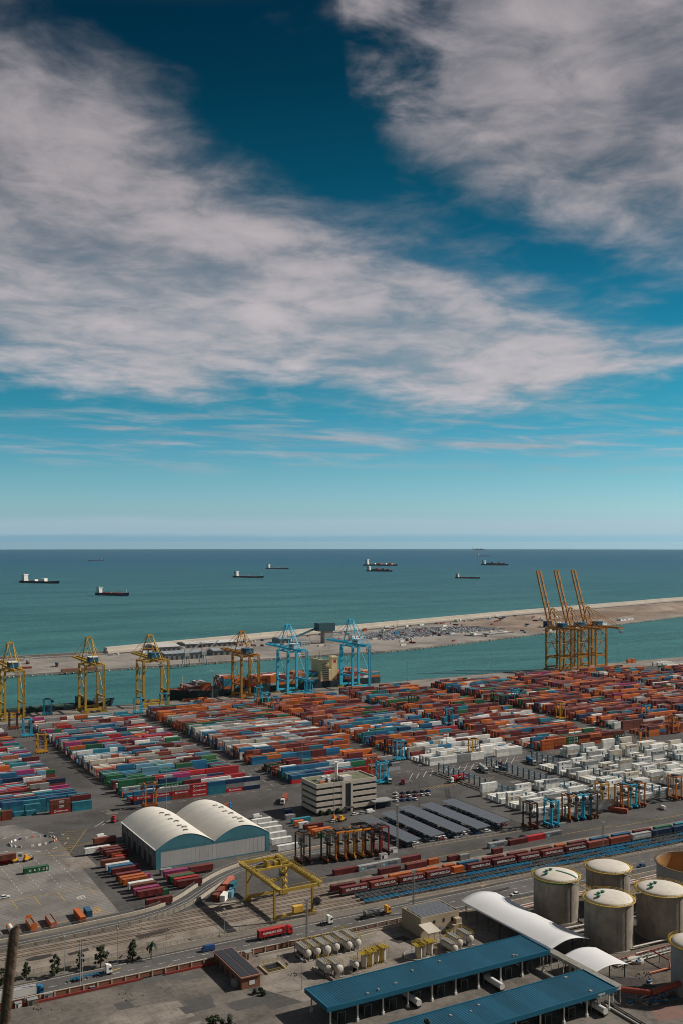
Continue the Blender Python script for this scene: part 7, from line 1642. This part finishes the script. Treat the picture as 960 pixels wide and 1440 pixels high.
# small digger and loose plant in the yard
for i, (u, v, lb) in enumerate(((21, 1213, 'small yellow digger beside the stacked containers at the frame edge'), (38, 1211, 'yellow wheel loader with dark bucket beside the digger'), (480, 1155, 'yellow wheel loader before the office entrance'), (470, 1154, 'orange mobile crane before the office'))):
    x, y = P(u, v); o = thing('loader', lb, 'digger', (x, y, 0), .4); k = MB(); k.bx(0, 0, .9, 3.2, 1.6, 1.2); k.bx(-.4, 0, 2.1, 1.4, 1.4, 1.4); k.obj('body', SYE if i != 3 else SO, o); k = MB(); k.beam((1, 0, 1.8), (3.2, 0, 3.2 if i == 0 else 1.2), .4); k.obj('arm', SYE if i != 3 else SO, o); k = MB(); k.bx(3.3, 0, .3 if i else 2.4, 1.0, 2.0, .9); k.obj('bucket', DARK, o)
    for sx in (-1.1, 1.1):
        for sy in (-.9, .9): k = MB(); k.tube((sx, sy-.2, .6), (sx, sy+.2, .6), .6, 10); k.obj('wheel', RUB, o)
# open-top boxes and tank box by the bay lines
for u, v, c, L, lb in ((72.6, 1306.5, 'salmon', L40, 'salmon open-top container with pale load by the bay lines'), (44.7, 1312, 'orange', L40, 'orange open-top container with raised end by the bay lines')):
    a, b_ = P(u, v); o = thing('open_top_container', lb, 'container', (a+CW/2, b_+L/2, 0), R(90)); k = MB(); L2 = L-1.5; k.box(-L2/2, L2/2, -CW/2, CW/2, .05, .2)
    for s in (-1, 1): k.box(-L2/2, L2/2, s*CW/2-.08, s*CW/2+.08, .2, 2.5)
    for s in (-1, 1): k.box(s*L2/2-.08, s*L2/2+.08, -CW/2+.08, CW/2-.08, .2, 2.5 if c == 'salmon' else 3.6)
    q2 = k.obj('wall', PAINT, o, col=COL[c]); k = MB(); k.box(-L2/2+.1, L2/2-.1, -CW/2+.1, CW/2-.1, 1.9, 2.2); k.obj('load', CONC, o)
a, b_ = P(13, 1314); o = thing('tank_container', 'white tank in an orange frame at the bay lines', 'container', (a+1.2, b_+3, 0), R(90)); k = MB(); k.tube((-2.7, 0, 1.35), (2.7, 0, 1.35), 1.12, 16); k.obj('barrel', WHITE, o); k = MB()
for x_ in (-3, 3):
    for s in (-1.15, 1.15): k.bx(x_, s, 0, .16, .16, 2.6)
for s in (-1.15, 1.15):
    for z_ in (.1, 2.55): k.beam((-3, s, z_), (3, s, z_), .15)
k.obj('frame', SO, o)
# clutter along the brick wall
for i, (u, v, sx, sy, sz, m_, lb) in enumerate(((68, 1405, 3, 1.6, 2.2, GREY, 'grey cabinet against the brick wall'), (130, 1392, 1.8, 1.4, 1.3, PUMP, 'blue bin against the brick wall'), (46, 1412, 3.6, 2.4, 2.0, M('rusty_grey', (.16, .13, .10), .9, .3, .8), 'rusty grey skip beside the wall'), (26, 1416, 2.2, 1.8, 1.6, WHITE, 'white tank cube behind the wooden post'), (349, 1348, 2.6, 2.6, 2.8, BEI, 'small beige hut at the wall corner'), (538, 1207, 4, 2.4, 2.4, WHITE, 'white cabin beside the straddle row'), (551, 1199, 5, 2.4, 2.4, WHITE, 'white and red cabin by the lattice mast'))):
    x, y = P(u, v); o = thing('site_box', lb, 'box', (x, y, 0)); k = MB(); k.bx(0, 0, 0, sx, sy, sz); k.obj('body', m_, o); k = MB(); k.bx(0, 0, sz, sx+.2, sy+.2, .12); k.obj('lid', GREY, o); k = MB(); k.bx(-sx*.2, -sy/2-.03, sz*.1, sx*.25, .06, sz*.7); k.obj('door', DARK, o)
# ================================================================ WOODEN POST BESIDE THE CAMERA
WOOD = M('weathered_wood', (.075, .05, .032), .9, .35, 18, bump=.5, bscale=40)
dY = 3.6
def near_pt(u, v, d=dY): X = (u-480)*d/FPX; return Vector((X*math.cos(TH)+d*math.sin(TH), -X*math.sin(TH)+d*math.cos(TH), CAMZ-(v-EYE)*d/FPX))
top = near_pt(20, 1306); bot = near_pt(4, 1462); d = (bot-top).normalized(); foot = top+d*2.6
k = MB(); kr = random.Random(2); n = 10; ring = []
for i in range(15):
    c_ = foot.lerp(top, i/14)
    for j in range(n):
        a = 2*math.pi*j/n; r_ = .0195*(1+.12*kr.uniform(-1, 1)); ring.append((c_.x+r_*math.cos(a), c_.y+r_*math.sin(a), c_.z+(kr.uniform(-.035, .02) if i == 14 else 0)))
k.add(ring, [(i*n+j, i*n+(j+1) % n, (i+1)*n+(j+1) % n, (i+1)*n+j) for i in range(14) for j in range(n)]+[tuple(14*n+j for j in range(n))])
o = k.obj('wooden_post', WOOD); tag(o, 'weathered brown wooden post close to the camera at the hill edge', 'post')

# rubble and scrap lying about the concrete yard and along the walls
rb_ = MB(); rock_rng = random.Random(77)
for cu, cv, n, sp in ((402, 1357, 12, 10), (412, 1372, 10, 8), (397, 1347, 8, 7), (520, 1375, 10, 8), (870, 1360, 18, 16), (905, 1372, 22, 14), (60, 1416, 14, 25), (180, 1398, 8, 20), (770, 1352, 10, 10), (640, 1305, 6, 10), (310, 1285, 12, 14), (215, 1318, 10, 30)):
    for i in range(n): a = P(cu+rock_rng.gauss(0, sp*.5), cv+rock_rng.gauss(0, sp*.22)); rock(rb_, a[0], a[1], .12, rock_rng.uniform(.15, .55))
tag(rb_.obj('rubble', M('scrap', (.075, .06, .05), .95, .4, 1.0)), kind='stuff')
# ================================================================ SEA HAZE
HZ = bpy.data.materials.new('haze_air'); HZ.use_nodes = True; t = NT(HZ.node_tree); t.n.clear()
ho = t.node('ShaderNodeOutputMaterial'); pvn = t.node('ShaderNodeVolumePrincipled'); t.l.new(pvn.outputs[0], ho.inputs['Volume'])
pvn.inputs['Color'].default_value = (.62, .84, .95, 1); pvn.inputs['Density'].default_value = 8.0e-6; pvn.inputs['Anisotropy'].default_value = .2
k = MB(); k.box(-70000, 70000, -70000, 70000, -320, 176); o = k.obj('haze', HZ); tag(o, kind='stuff')
